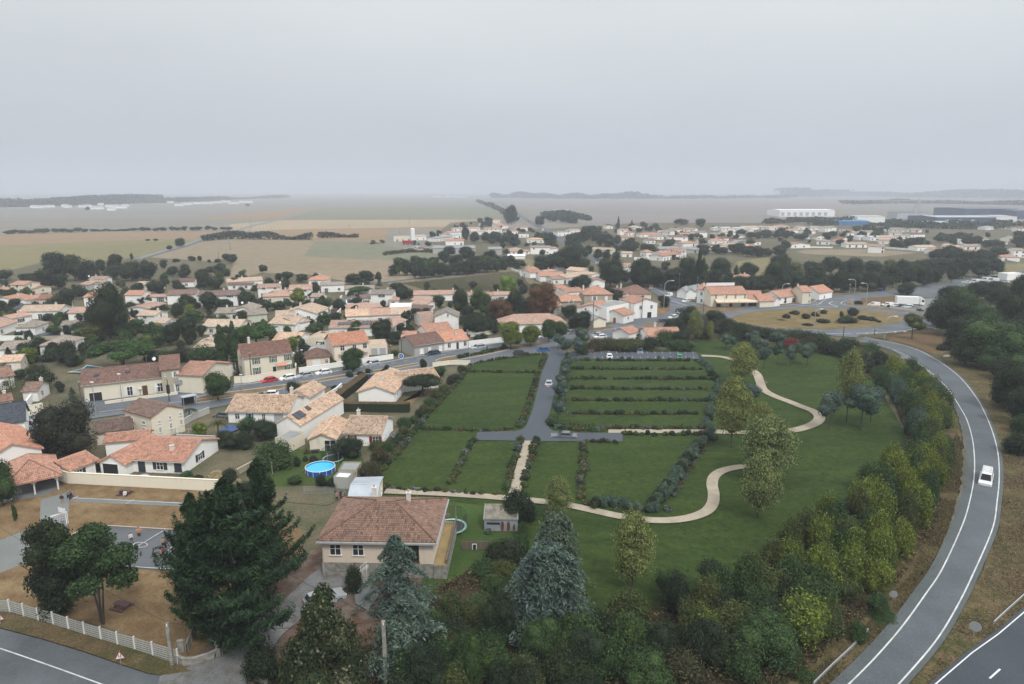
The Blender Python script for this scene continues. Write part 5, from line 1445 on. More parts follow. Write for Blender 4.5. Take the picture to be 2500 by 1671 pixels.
# mid-distance village: (zone, x0, y0, x1, y1, h, D, kind, rise, roof, wall)
MID=[('A',95,372,228,374,5.0,9,'g',1.6,'o','c'),('A',235,405,325,410,2.8,8,'g',1.2,'o','c'),('A',45,420,110,412,2.6,6,'g',1,'o','w'),('A',-60,512,118,512,3.0,10,'e',1.3,'o','w'),('A',135,518,250,520,3.2,10,'e',1.3,'o','w'),('A',358,512,482,508,3.2,9,'g',2,'r','P'),('A',482,552,572,552,2.8,8,'g',1.8,'m','w'),
('A',130,600,468,600,3.0,8,'g',1.5,'s','g'),('A',180,628,560,620,3.2,9,'g',2.2,'p','w'),('A',850,322,1002,320,3.8,7,'g',1.5,'n','w'),('A',765,368,850,372,2.8,8,'g',1.4,'n','g'),
('A',905,366,1040,345,2.8,6,'g',1.2,'p','w'),('A',796,490,918,490,5.2,8,'g',1.6,'o','w'),('A',1190,470,1342,470,3.8,8,'g',2.0,'o','w'),('A',1355,490,1592,486,2.4,5,'g',1.0,'m','w'),
('A',1592,470,1862,464,4.2,9,'g',2.2,'b','w'),('A',1885,478,2262,472,4.6,9,'g',2.0,'b','w'),('A',1280,372,1470,376,3.0,8,'g',1.5,'p','w'),('A',1700,345,1850,340,3.0,8,'g',1.6,'r','w'),
('A',1850,968,2064,960,2.8,11,'h',1.8,'p','w'),('A',1310,664,1468,666,4.9,8,'g',1.3,'p','w'),('A',1468,735,1565,738,3.0,7,'g',1.4,'p','w'),('A',648,642,876,636,3.4,9,'g',2.0,'n','w'),
('A',148,778,328,774,3.2,8,'h',2.0,'g','w'),('A',-40,792,165,722,3.0,10,'g',2.2,'n','w'),('A',110,694,296,660,2.8,6,'g',1.2,'n','w'),('A',585,762,722,755,2.8,6,'g',1.4,'g','w'),
('A',-20,988,228,982,3.3,9,'g',2.0,'g','w'),('A',375,950,602,948,3.2,10,'h',2.4,'g','w'),('A',-10,1112,188,1098,3.0,7,'g',1.4,'p','c'),('A',-60,1265,128,1235,3.2,9,'g',2.0,'m','w'),('A',212,1388,352,1380,2.8,6,'g',1.8,'m','w'),
('A',-80,1500,110,1470,2.6,5,'g',1.2,'r','c'),('A',1420,600,1585,552,3.0,8,'g',1.2,'n','w'),('A',1150,745,1310,718,3.0,8,'g',1.5,'p','w'),('B',105,642,345,636,3.0,9,'g',1.6,'g','n'),('B',390,662,592,644,3.2,8,'g',1.8,'g','n'),('B',265,612,455,612,3.8,9,'e',1.8,'g','w'),('B',-20,768,330,770,3.0,9,'g',2.2,'p','c'),
('B',215,348,550,330,3.4,9,'g',1.8,'p','w'),('B',222,374,450,370,2.6,5,'g',.8,'m','w'),('B',505,402,714,396,4.6,8,'g',1.6,'n','w'),('B',808,420,1014,414,4.8,8,'g',2.2,'n','w'),('B',880,448,992,445,3.4,6,'g',1.6,'b','w'),
('B',555,486,840,478,3.0,8,'g',1.2,'m','c'),('B',700,470,850,455,3.2,9,'g',1.8,'n','c'),('B',1108,378,1330,370,3.6,8,'g',1.2,'g','w'),('B',990,328,1170,325,3.0,12,'h',2.4,'o','w'),('B',1338,414,1612,408,2.8,9,'g',1.4,'g','w'),
('B',1583,462,1785,462,5.0,9,'g',1.6,'g','w'),('B',1488,502,1582,498,3.0,6,'g',1.4,'b','w'),('B',680,668,855,660,3.0,8,'g',1.6,'p','w'),('B',740,640,1062,645,3.2,12,'e',2.8,'p','w'),
('B',615,738,862,750,3.0,10,'g',2.4,'p','w'),('B',862,742,1000,715,3.0,9,'g',2.2,'p','w'),('B',1350,672,1590,662,3.2,9,'g',2.4,'p','w'),('B',1590,664,1768,656,3.2,9,'g',2.4,'n','w'),('B',1766,655,1965,645,3.2,9,'g',2.4,'p','w'),
('B',1380,602,1690,582,3.0,9,'h',1.8,'n','w'),('B',1770,778,1920,705,3.0,7,'g',1.6,'n','c'),('B',645,910,882,912,3.3,11,'g',2.2,'p','w'),('B',985,885,1195,890,3.0,9,'f',0,'p','c'),('B',1760,596,1972,592,3.6,9,'f',0,'W','w'),
('B',1760,520,1850,518,2.8,6,'h',1.4,'n','w'),('B',1880,868,2005,868,3,7,'g',1.4,'o','w'),('B',1010,488,1120,488,2.8,7,'g',1.4,'g','w'),('B',1000,995,1140,995,2.4,6,'g',.5,'G','w'),
('C',40,468,485,462,3.0,9,'g',1.6,'n','w'),('C',20,515,260,528,3.2,7,'g',1.4,'n','s'),('C',10,550,160,560,3,7,'g',1.2,'n','w'),('C',20,598,200,600,2.8,5,'g',1,'m','w'),('C',560,478,800,474,3,7,'g',1.2,'n','w'),('C',800,470,970,468,3,7,'g',1.2,'n','w'),
('C',1055,228,1150,234,4.0,9,'e',1.6,'o','w'),('C',1150,258,1265,250,3.2,9,'g',1.8,'o','w'),('C',1248,290,1478,284,3.2,9,'g',2.0,'o','w'),('C',1370,320,1522,312,3.0,8,'g',1.6,'n','w'),('C',1385,208,1508,206,3.2,9,'h',1.8,'p','w'),('C',1495,232,1645,244,3.4,9,'g',2.0,'p','w'),
('C',1500,310,1700,275,3.2,9,'g',1.8,'p','w'),('C',1630,262,1742,276,3.0,7,'g',1.0,'p','w'),('C',1718,340,1864,342,3.8,10,'e',1.8,'n','w'),('C',1415,405,1520,402,3.2,8,'h',1.6,'o','w'),('C',1500,445,1665,432,3.4,9,'g',1.6,'o','w'),('C',1408,480,1520,470,4.2,9,'g',1.8,'g','s'),
('C',1940,450,2040,448,4.0,8,'g',2.2,'b','s'),('C',2025,205,2125,205,3.4,8,'h',1.8,'n','w'),('C',1300,250,1395,240,2.6,6,'g',1,'n','w'),('D',1062,322,1185,320,3.6,9,'g',2.0,'o','w'),('D',1228,302,1312,300,3.6,9,'g',1.4,'o','w'),('D',465,102,640,76,3.4,10,'g',1.6,'o','w'),('D',640,60,688,58,4.6,9,'e',1.4,'o','w'),('D',200,530,285,520,4.6,9,'g',1.8,'o','c'),
('T',1182,785,1275,785,3.2,9,'g',2,'n','w'),('T',355,612,535,612,5.2,8,'g',1.4,'g','w'),('T',535,625,606,620,4.2,8,'g',1.4,'n','w'),('T',172,632,286,630,3.2,8,'h',1.6,'p','w'),('T',172,650,350,645,2.6,6,'g',1.2,'n','w'),
('T',322,540,476,540,3.4,10,'h',1.8,'p','w'),('T',150,466,240,462,3.6,9,'g',1.8,'o','w'),('T',236,432,330,430,4.4,9,'g',1.6,'o','w'),('T',-20,442,88,440,4,9,'g',1.4,'o','w'),('T',70,418,150,415,3.6,9,'g',1.4,'o','w'),('T',210,500,340,496,3,6,'f',0,'G','w'),
('T',605,472,716,468,4.6,9,'g',.8,'G','w'),('T',716,455,808,452,4,9,'g',1.4,'n','w'),('T',905,630,1098,636,3.4,10,'g',1.6,'p','c'),('T',1190,665,1280,665,3,8,'g',1.2,'p','w'),('T',1410,655,1470,652,4,7,'h',2,'o','w'),('T',1555,668,1700,650,3.4,10,'g',1.6,'o','w'),('T',1700,640,1772,630,5,9,'e',1.4,'o','w'),
('S',1345,518,1510,516,4.2,10,'f',0,'p','c'),('S',1530,512,1642,508,4,10,'g',1.2,'p','w'),('S',1820,552,1982,550,4,9,'g',1.8,'o','w'),('S',1730,530,1880,515,3.4,10,'g',1.6,'G','w'),('S',1880,500,1960,496,3.6,9,'g',1.6,'L','w'),('S',1780,495,1870,490,3,9,'g',1.4,'o','w'),
('S',1850,478,1985,470,3.2,9,'g',1.6,'n','w'),('S',1890,440,1975,438,3,9,'g',1.2,'n','w'),('S',2022,438,2130,436,3.6,9,'g',1.6,'n','w'),('S',2050,470,2170,466,3.6,9,'g',1.4,'p','w'),('S',2180,445,2330,442,5,9,'g',1.8,'o','w'),('S',2240,372,2310,370,3.6,9,'g',1.6,'p','w'),('S',2150,395,2240,392,3.4,9,'g',1.6,'G','w'),('S',2290,405,2346,402,3.6,9,'g',1.8,'o','w'),('S',2240,395,2300,392,3.2,9,'g',1.2,'p','w'),
]
# the far suburb, read off the photograph: (zone, x, y of eave, width, roof, wall, storeys)
FAR=[('T',x,y,w,r,q,s)for x,y,w,r,q,s in((960,478,90,'p','w',1),(1000,498,70,'o','w',1),(1075,422,60,'p','w',1),(1210,456,80,'o','w',2),(1270,478,60,'o','w',1),(1210,520,170,'o','c',1),(1332,428,60,'p','w',1),(1448,494,185,'o','w',1),(1585,468,70,'g','w',2),(1682,452,95,'n','w',1),
(1795,445,110,'n','w',1),(1800,492,180,'o','c',1),(1912,478,100,'g','w',2),(1705,518,165,'r','w',2),(1630,565,200,'b','c',1),(1450,548,85,'m','w',1),(1810,575,140,'o','w',1),(1945,598,140,'o','w',1),(2070,552,130,'o','w',1),(2120,528,80,'r','w',2),
(2190,550,75,'r','w',1),(2285,562,125,'g','w',1),(2180,590,150,'p','w',1),(2140,616,120,'p','w',1),(2300,606,110,'p','w',1),(2060,436,80,'L','w',1),(2140,438,90,'L','w',1),(2250,440,110,'L','w',2),(2180,475,150,'p','w',1),(2300,450,80,'p','w',1),(2290,500,80,'g','w',1),
(2045,492,90,'g','g',1),(1620,625,180,'G','g',1),(1800,628,170,'G','g',1),(1910,560,90,'g','w',1),(1520,515,90,'n','w',1),(1540,470,70,'p','w',1))]
FAR+=[('U',x,y,w,r,q,s)for x,y,w,r,q,s in((370,375,115,'o','w',1),(350,420,100,'o','c',1),(455,412,95,'n','w',1),(110,388,130,'p','w',1),(210,384,85,'p','w',1),(300,390,70,'p','w',1),(545,386,90,'n','w',1),(650,388,100,'p','w',1),(768,390,90,'g','w',2),(890,398,110,'r','w',1),(960,432,110,'o','w',1),
(1075,425,105,'g','w',2),(838,478,62,'r','w',2),(878,505,52,'o','w',1),(630,458,100,'g','w',1),(682,464,60,'r','w',1),(520,528,155,'o','w',1),(980,524,170,'p','w',1),(1140,540,130,'n','w',2),(1225,468,150,'p','w',1),(1245,494,160,'o','w',1),(1355,455,115,'p','w',1),
(1480,445,115,'r','w',1),(1310,402,150,'g','w',1),(1440,404,100,'g','w',1),(1190,400,70,'g','w',1),(1550,550,150,'p','w',1),(1685,576,160,'o','w',1),(1815,578,120,'o','w',1),(1940,588,90,'o','w',1),(2120,594,150,'m','w',1),(2310,575,90,'g','w',2),(2240,628,150,'o','w',1),
(2230,568,100,'b','g',1),(2235,382,200,'r','w',1),(2080,388,85,'L','w',1),(2340,394,80,'r','w',2),(1925,540,130,'g','w',1),(2000,475,120,'g','w',1),(2150,502,130,'g','w',1),(1828,494,55,'p','w',1),(150,505,90,'r','w',1),(50,505,110,'G','g',1),(70,538,150,'o','w',1),
(30,418,70,'L','w',1),(1700,534,55,'p','w',1),(1800,548,60,'p','w',1),(700,498,100,'g','w',1),(1130,470,80,'L','w',1),(1040,464,90,'L','w',1),(600,420,80,'p','w',1),(1300,430,100,'g','w',1),(2200,470,90,'p','w',1))]
def hdesc(roof,wall,kind,h,D):
 size='two storey' if h>4.4 else 'single storey'
 return f"{size} {WALLS[wall][1]} house with {'flat ' if kind == 'f' else ''}{ROOFS[roof][1]} roof"
for q in MID:
 z,x0,y0,x1,y1,h,D,kind,rise,roof,wall=q
 rise*=.62
 if roof=='m' and x0%2:roof='n'
 house(hdesc(roof,wall,kind,h,D),z,x0,y0,x1,y1,h,D,kind,rise,roof,wall,auto=True,group='village houses')
for z,x,y,w,roof,wall,s in FAR:
 h=3.2 if s==1 else 5.2
 A,B=G(z,x-w/2,y,h),G(z,x+w/2,y+random.uniform(-5,5),h)
 k=random.choice('ggghe')if s==1 else 'g'
 D=9.5
 if k=='e' and(B-A).length>15:k='g'
 n=max(2,int((B-A).length/5));win=[]
 for j in range(s):
  for i in range(n):
   if random.random()<.8:win.append(('f',(B-A).length*(i+.5)/n,1.5+2.4*j,1.3,1.2 if random.random()<.7 else 2.0,None,0))
 house(hdesc(roof,wall,k,h,D),z,x-w/2,y,x+w/2,y+random.uniform(-4,4),h,D,k,1.15,roof,wall,auto=True,group='far suburb houses',win=win,chim=[])
 # distant village at the far left
for i,(x,y,w,r_)in enumerate([(300,236,60,'L'),(340,238,70,'L'),(430,232,90,'p'),(575,226,40,'p'),(600,234,60,'L'),(740,232,60,'p'),(780,230,70,'L'),(905,214,36,'p'),(870,248,100,'L'),(1000,230,90,'p'),(1080,240,110,'L'),(1075,192,40,'p'),(1130,225,50,'p'),(1165,190,40,'L'),
(1620,222,70,'L'),(1690,212,90,'L'),(1790,205,70,'L'),(1880,205,80,'L'),(1960,198,80,'p'),(2040,192,90,'L'),(2120,205,90,'L'),(2230,195,120,'L'),(1480,180,50,'p'),(1540,195,50,'p'),(1000,258,60,'L')]):
 house(hdesc(r_,'w','g',5,9),'R',x-w/2,y,x+w/2,y,5,12,'g',2,r_,'w',auto=True,group='distant village houses',win=[],chim=[])
for x,y,w in((1715,148,40),(1760,150,50),(1840,152,50),(1910,150,60),(1980,152,50)):
 house(hdesc('L','w','g',4,9),'S',x-w/2,y,x+w/2,y,4,12,'g',2,'L','w',auto=True,group='distant village houses',win=[],chim=[])
 # ------------------------------------------------------------------ warehouses
def shed(label,z,x0,x1,y,h,D,roof,wall,kind='g',rise=1.2,doors=()):
 L=(G(z,x1,y,h)-G(z,x0,y,h)).length
 w=[('f',L*(i+.5)/9,h*.42,L/9*.55,h*.55,None,1,'white','loading_door','greyclad')for i in range(9)if i in doors]
 return house(label,z,x0,y,x1,y,h,D,kind,rise,roof,wall,cat='warehouse',name='warehouse',win=w,chim=[],ov=.3)
shed('long white warehouse with pale roof on the plain behind the suburb','U',350,800,248,11,60,'W','w',doors=(0,1,2,3,4,5,6,7))
shed('grey warehouse beside the bright blue one','U',985,1212,300,9,45,'L','w')
shed('bright blue low warehouse with white front strip','U',835,1085,338,5.5,35,'B','B')
shed('dark blue low warehouse left of the bright blue one','U',690,850,328,5,30,'D','D')
shed('big pale roofed warehouse with blue walls at the right edge','U',1640,2120,305,10,70,'L','D',doors=(1,3,5))
shed('pale end bay of the big warehouse with dark doorway','U',2120,2290,300,10,60,'L','w',doors=(4,5))
shed('long low grey blue warehouse before the tower crane','U',1560,1880,348,7,30,'L','L',doors=(2,3,4,5,6))
shed('huge dark blue warehouse on the right skyline','U',1870,2290,236,14,90,'D','D')
shed('dark blue warehouse cut by the right frame edge','U',2280,2500,252,13,60,'D','D')
shed('low blue grey hall left of the pylon','U',1310,1560,268,9,30,'D','L',doors=(1,3,5,7))
shed('long open grey barn roof at the farm','S',1700,2080,618,4.2,16,'G','g',doors=())
shed('old shed sheltering a blue lorry','S',2205,2325,628,4.5,9,'G','g',doors=(2,3))
shed('pale building front far off beside the straight road','T',570,705,278,9,20,'L','w')
shed('low pale polytunnel roof below the long white house','T',148,305,690,2.2,5,'W','w',rise=.9)
# ------------------------------------------------------------------ walls and fences
wallrun('long plain white school boundary wall below the orange tiled house',[('F',560,1082),('F',660,1112),('F',2110,1190)],2.1,.22,'wc','ww')
wallrun('cream street wall in front of the green shuttered house',[('B',285,1330),('B',420,1322),('B',870,1248)],1.9,.25,'wc','rn')
wallrun('low white wall along the street below the balcony house',[('B',900,1225),('B',1180,1185),('B',1500,1135),('B',1800,1090)],1.5,.2,'ww')
wallrun('white garden wall right of the terraced pair',[('C',562,972),('C',700,955),('C',940,928)],1.8,.2,'ww','rn')
wallrun('low cream forecourt wall before the long farmhouse',[('F',1005,358),('F',1340,310),('F',1700,262)],.9,.25,'wc','ww')
wallrun('cream entrance wall left of the forecourt',[('F',232,480),('F',420,438)],2.4,.25,'wc','rn')
wallrun('white garden wall running up to the small barn',[('F',260,400),('F',380,235)],2.0,.25,'ww','rn')
wallrun('pale wall beside the sunken lane',[('F',2000,440),('F',1850,500),('F',1690,600),('F',1700,690)],1.5,.2,'wg')
wallrun('pale garden wall enclosing the palm garden',[('F',1690,700),('F',2095,720)],1.4,.2,'wg')
wallrun('white terrace wall stepping down beside the mottled house',[('G',1535,330),('G',1650,262),('G',1700,215)],1.8,.2,'ww')
wallrun('old block wall between the gardens',[('G',690,1045),('G',900,930)],1.3,.2,'ws')
wallrun('cream forecourt wall at the end of the median',[('C',220,1172),('C',380,1150),('C',580,1150)],1.4,.2,'wc','ww')
wallrun('white zigzag wall of the new estate by the vineyard',[('C',966,240),('C',1110,300),('C',1240,315)],1.6,.2,'ww')
wallrun('long white wall beside the far meadow',[('T',1295,735),('T',1570,712),('T',1700,702)],2.2,.3,'ww')
wallrun('low white fence wall before the far bungalows',[('U',450,556),('U',780,560)],1.3,.3,'ww')
wallrun('white wall along the far meadow on the right',[('U',1210,563),('U',1500,585),('U',1700,606)],1.5,.3,'ww')
wallrun('white lane wall beside the tall white house',[('B',1118,735),('B',1210,640),('B',1310,520)],2.0,.25,'wc','rn')
wallrun('cream lane wall on the right of the village lane',[('B',1230,730),('B',1300,650)],2.0,.25,'wc','rn')
wallrun('stone garden wall far left between the villas',[('A',230,915),('A',620,900)],1.2,.25,'ws')
wallrun('low white wall by the bend of the street',[('D',-120,745),('D',40,715)],1.6,.2,'wg')
wallrun('curved weathered entrance wall beside the gate',[('L',1690,1380),('L',1760,1415),('L',1860,1410),('L',1990,1370),('L',2100,1320)],1.1,.2,'oldcon')
wallrun('low curved wall at the bottom of the drive',[('M',375,1440),('M',400,1530),('M',600,1600)],.9,.2,'oldcon')
wallrun('short pinkish pillar wall at the end of the slatted fence',[('L',1700,1285),('L',1765,1270)],1.5,.25,'oldcon','ro')
for i,(a,h_,m_)in enumerate((([('A',0,918),('A',235,918)],1.8,'ww'),([('A',660,908),('A',830,918)],1.6,'ww'),([('A',175,1080),('A',300,1070)],1.5,'wc'),([('B',1352,560),('B',1358,595),('B',1500,600)],1.8,'ww'),([('B',780,555),('B',850,500)],1.6,'wc'),
([('A',560,520),('A',640,545)],1.6,'ww'),([('B',0,810),('B',90,850)],1.4,'ws'),([('B',600,820),('B',700,830)],1.4,'ww'),([('A',1370,560),('A',1480,575)],1.5,'ww'),([('B',830,1060),('B',880,1090),('B',870,1200)],1.4,'wc'),([('C',580,880),('C',800,850)],1.4,'wc'),
([('B',1030,1120),('B',1190,1110)],1.4,'wp'),([('C',1000,720),('C',860,770)],1.5,'ww'),([('U',2080,650),('U',2300,690)],1.4,'wg'),([('U',1000,550),('U',880,552)],1.2,'ww'),([('A',1860,1110),('A',2100,1120)],1.4,'ws'))):
 wallrun(['white','white','cream'][i%3]*0+{'ww':'white','wc':'cream','ws':'stone','wg':'grey','wp':'pinkish'}[m_]+' garden wall between houses',a,h_,.2,m_,auto=True,group='garden walls of the village')
 # slatted concrete fence: posts and slats one by one
fp=[('L',-60,905),('L',103,905),('L',236,945),('L',375,985),('L',518,1025),('L',663,1075),('L',815,1125),('L',973,1172),('L',1131,1222),('L',1296,1270),('L',1467,1322),('L',1707,1392)]
pts=W(fp)
root=thing('slatted_fence',pts[5],'white slatted concrete fence along the school grass and the country road','fence')
pm=MB().box(-.07,-.07,0,.07,.07,1.95).mesh('post',MAT['concrete'])
slm=MB().box(-.5,-.02,-.07,.5,.02,.07).mesh('slat',plain('pale_slat',(.34,.34,.31),.9,.35,1.5))
for i,p in enumerate(pts):
 put('post',pm,root,Matrix.Translation(p-pts[5]),plain('white_post',(.6,.59,.57),.85,.15,3))
for a,b in zip(pts,pts[1:]):
 d=b-a;ang=math.atan2(d.y,d.x)
 for k in range(7):
  c=(a+b)/2-pts[5]+Vector((0,0,.28+.24*k))
  put('slat',slm,root,T(c.x,c.y,c.z,ang,(d.length-.14,1,1)))
  # rippled sheet fence by the cypress
g0,g1=G('L',1780,1320),G('L',1880,1100)
root=thing('sheet_fence',g0,'leaning grey corrugated sheet fence under the big cypress','fence')
d=(g1-g0);ang=math.atan2(d.y,d.x)
for k in range(6):
 MB().box(d.length*k/6,-.03-.04*(k%2),0,d.length*(k+1)/6-.03,.02,1.5+.12*(k%2),Matrix.Rotation(ang,4,'Z')).build('sheet',MAT['oldcon'],root)
 # gates
def gate(z,a,b,h,label,mat='steel',bars=7,mesh_=True):
 p,q=G(z,*a),G(z,*b);d=q-p
 root=thing('gate',p,label,'gate',rz=math.atan2(d.y,d.x))
 L=d.length
 f=MB().tube((0,0,.05),(0,0,h),.035).tube((L,0,.05),(L,0,h),.035).tube((0,0,h),(L,0,h),.03).tube((0,0,.12),(L,0,.12),.03)
 f.build('frame',MAT[mat],root)
 for k in range(bars):
  MB().tube((L*(k+1)/(bars+1),0,.12),(L*(k+1)/(bars+1),0,h),.012,.012,4).build('bar',MAT[mat],root)
gate('L',(2130,1320),(2235,1240),1.6,'open metal mesh gate leaf at the gravel drive',bars=9)
gate('M',(590,1290),(535,1225),1.2,'small white bar gate on the far side of the gravel drive','white',5)
for x0,x1,nm in((1180,1000,'red metal gate beside the low orange roofed garage'),):
 p,q=G('C',1942,748),G('C',1992,744);d=q-p
 r=thing('red_gate',p,nm,'gate',rz=math.atan2(d.y,d.x));MB().box(0,-.04,.1,d.length,.04,2.1).build('panel',MAT['redp'],r);MB().tube((0,0,0),(0,0,2.3),.08).tube((d.length,0,0),(d.length,0,2.3),.08).build('post',MAT['concrete'],r)
MB_=MB
pp=G('L',2095,1320);r=thing('gate_pillar',pp,'square stone gate pillar holding the mesh gate','pillar');MB().box(-.2,-.2,0,.2,.2,1.75).build('shaft',MAT['oldcon'],r);MB().box(-.25,-.25,1.75,.25,.25,1.85).build('cap',MAT['concrete'],r)
# low wooden panel fence
p,q=G('N',505,300),G('N',775,300);d=q-p
r=thing('panel_fence',p,'weathered horizontal board fence with a small white framed opening','fence',rz=math.atan2(d.y,d.x))
bm_=MB().box(0,-.02,0,d.length/2-.06,.02,.13).mesh('board',MAT['wood'])
for k in range(9):
 for s in(0,1):put('board',bm_,r,T(.03+s*d.length/2,.02*(k%2),.1+k*.15))
for k in range(3):MB().box(d.length*k/2-.05,-.06,0,d.length*k/2+.05,.06,1.55).build('post',MAT['wood'],r)
m=MB();m.box(1.25,-.09,.05,1.33,-.03,1.15);m.box(1.75,-.09,.05,1.83,-.03,1.15);m.box(1.33,-.09,1.07,1.75,-.03,1.15);m.box(1.33,-.09,.05,1.75,-.03,.12);fr=m.build('opening_frame',MAT['white'],r);MB().box(1.33,-.06,.12,1.75,-.04,1.07).build('pane',MAT['dark'],fr)
# wire-mesh fence and railings behind the school
def mesh_fence(z,pts,h,label,mat='steel',rails=5,step=2.2):
 c=W([(z,*p)for p in pts])
 r=thing('railing_fence',c[0],label,'fence')
 for a,b in zip(c,c[1:]):
  n=max(1,int((b-a).length/step))
  for i in range(n+1):
   p=a.lerp(b,i/n)-c[0];MB().tube(p,p+Vector((0,0,h)),.035,.035,5).build('post',MAT[mat],r)
  for k in range(rails):
   zz=Vector((0,0,h*(k+1)/rails-.05));MB().tube(a-c[0]+zz,b-c[0]+zz,.02,.02,4).build('rail',MAT[mat],r)
mesh_fence('G',[(1340,1215),(1740,1222)],1.5,'grey railing fence behind the tall cypress at the school edge',rails=7)
mesh_fence('G',[(1740,1225),(1430,1400)],1.6,'green wire fence running down to the annexe','greenp',5)
mesh_fence('I',[(560,340),(700,240),(830,120),(900,40)],1.8,'thin post fence along the left hedge of the lawn','wood',3,3.5)
# guard rails
def rail(z,pts,label):
 c=cr(W([(z,*p)for p in pts]),4)
 r=thing('guard_rail',c[0],label,'guard rail')
 o=kerb('rail',[p-c[0]for p in c],.10,.72,MAT['steel'],r)
 me=o.data
 for v in me.vertices:
  if v.co.z<.1:v.co.z=.42
 for p in c[::4]:
  q=p-c[0];MB().box(q.x-.06,q.y-.06,0,q.x+.06,q.y+.06,.6).build('post',MAT['steel'],r)
rail('Q',[(330,1610),(500,1440),(700,1250),(850,1090)],'steel guard rail at the bottom of the wooded slope')
rail('Q',[(2050,1020),(2200,880),(2400,700)],'steel guard rail between ramp grass and dark carriageway')
rail('K',[(1380,0),(1500,130),(1570,230),(1597,340)],'steel guard rail on the inside of the upper ramp bend')
rail('E',[(1040,985),(1200,1085),(1380,1200),(1540,1350)],'steel guard rail following the start of the ramp')
rail('E',[(660,560),(760,580),(1000,600),(1220,640),(1400,670)],'dark guard rail in front of the parked lorry')
# ------------------------------------------------------------------ lamps, poles, signs
lamp('D',230,390,240,2.2);lamp('D',360,378,265,2.2);lamp('D',470,625,335,2.6,r=.11);lamp('D',1592,545,365,2.0)
lamp('E',727,470,322,2.4,side=-1);lamp('E',836,575,358,2.0,side=-1);lamp('E',1003,985,675,2.2,r=.11);lamp('E',340,800,605,1.6,r=.1)
lamp('D',30,388,315);lamp('E',678,465,372);lamp('E',1193,385,318);lamp('E',1414,370,285);lamp('E',1650,325,262);lamp('E',1842,310,238);lamp('E',2013,280,225);lamp('C',1308,240,170);lamp('C',1903,365,292);lamp('C',576,1130,970)
lamp('F',922,465,135,label='white lamp post in front of the farmhouse garage door');lamp('B',360,1420,1235);lamp('B',1590,1285,1120);lamp('B',930,1090,1000);lamp('C',1228,950,860);lamp('D',1045,640,480);lamp('D',805,600,535)
lamp('A',1170,1515,1230,label='dark slim lamp post before the farmhouse');lamp('A',1512,1460,1350);lamp('A',1345,1450,1370)
_,w1=upole('L',1650,1420,975,'pale concrete utility pole at the end of the slatted fence',conc=True)
_,w2=upole('M',1735,1640,958,'tall weathered concrete utility pole among the bottom bushes',conc=True)
_,w3=upole('A',785,1545,1290,'timber utility pole at the farmhouse corner')
_,w4=upole('B',450,1310,1015,'dark utility pole before the green shuttered house')
_,w5=upole('C',1750,800,530,'dark utility pole beside the concrete garage');_,w6=upole('C',2215,708,452,'dark utility pole before the white corner house')
_,w7=upole('D',845,690,530,'short dark pole stump between roundabout and restaurant');_,w8=upole('D',2170,1000,752,'dark utility pole at the top of the lawn',arms=1)
upole('B',1882,1080,880);upole('B',1778,1080,945);upole('D',783,545,300);upole('D',612,460,265);upole('D',1652,520,400);upole('C',1580,500,385);upole('C',766,455,380);upole('C',553,960,670+130)
upole('D',552,840,660,'timber pole among the dark trees below the street');upole('E',916,870,785,'short pole beside the ring road',arms=1);upole('B',1990,740,655);upole('M',62,1290,1235)
for z,x,yb,yt in(('R',2095,635,550),('R',1990,725,640),('S',45,445,360),('S',588,525,458),('S',942,445,388),('S',1488,400,330),('S',1400,490,450),('S',35,500,450),('R',2235,500,455),('R',2275,500,450),('S',1310,880,800)):
 upole(z,x,yb,yt,arms=1)
wire('thin wire crossing the school grass',w1,w1+Vector((-45,28,2)),1.0);wire('thin wire from the concrete pole to the right pole',w1,w2,.7)
wire('thin wire leaving the right pole towards the drive',w2,w2+Vector((-25,20,-1)),.5)
wire('thin wire between the farmhouse pole and the street pole',w3,w4,1.2)
def sign(z,x,yb,yt,shape,w,label,face='white',back=True,rz=0,border=None,group=None,pict=None,cat='road sign'):
 g=G(z,x,yb);h=hgt(g,zp(z,x,yt)[1])
 r=thing('road_sign',g,label,cat,group,rz=math.atan2(-g.x,-g.y)*-1*0+rz)
 MB().tube((0,.03,0),(0,.03,h-.05),.035,.035,6).build('post',MAT['steel'],r)
 def shp(s,c,dy):
  if shape=='tri':q=[(-s/2,-s*.43),(s/2,-s*.43),(0,s*.45)]
  elif shape=='tridown':q=[(0,-s*.45),(s/2,s*.43),(-s/2,s*.43)]
  elif shape=='round':q=[(s/2*math.cos(t/18*6.283),s/2*math.sin(t/18*6.283))for t in range(18)]
  else:q=[(-s/2,-s*.3),(s/2,-s*.3),(s/2,s*.3),(-s/2,s*.3)]
  m=MB();f=[(a,dy,c+b)for a,b in q];bk=[(a,dy+.02,c+b)for a,b in q]
  m.poly(f);m.poly(bk[::-1])
  for i in range(len(q)):m.poly([f[i],bk[i],bk[(i+1)%len(q)],f[(i+1)%len(q)]])
  return m
 c=h-w*.5
 pl=shp(w,c,-.02).build('plate',MAT[border or face],r)
 if border:shp(w*.78,c-(w*.02 if shape=='tri' else 0),-.035).build('face',MAT[face],pl)
 if pict=='children':
  m=MB()
  for s,k in((-.1,.9),(.09,1.1)):
   m.box(s*w-.035,-.055,c-.12*k,s*w+.035,-.045,c+.06*k);m.box(s*w-.028,-.055,c+.08*k,s*w+.028,-.045,c+.14*k)
   m.box(s*w-.07,-.055,c-.22*k,s*w-.03,-.045,c-.12*k);m.box(s*w+.03,-.055,c-.22*k,s*w+.07,-.045,c-.12*k)
  m.build('pictogram',MAT['blackp'],pl)
 if pict=='arrow':
  m=MB();m.box(-.2,-.055,c-.06,.1,-.045,c+.06);m.poly([(.08,-.05,c-.17),(.08,-.05,c+.17),(.26,-.05,c)]);m.build('pictogram',MAT['white'],pl)
 return r
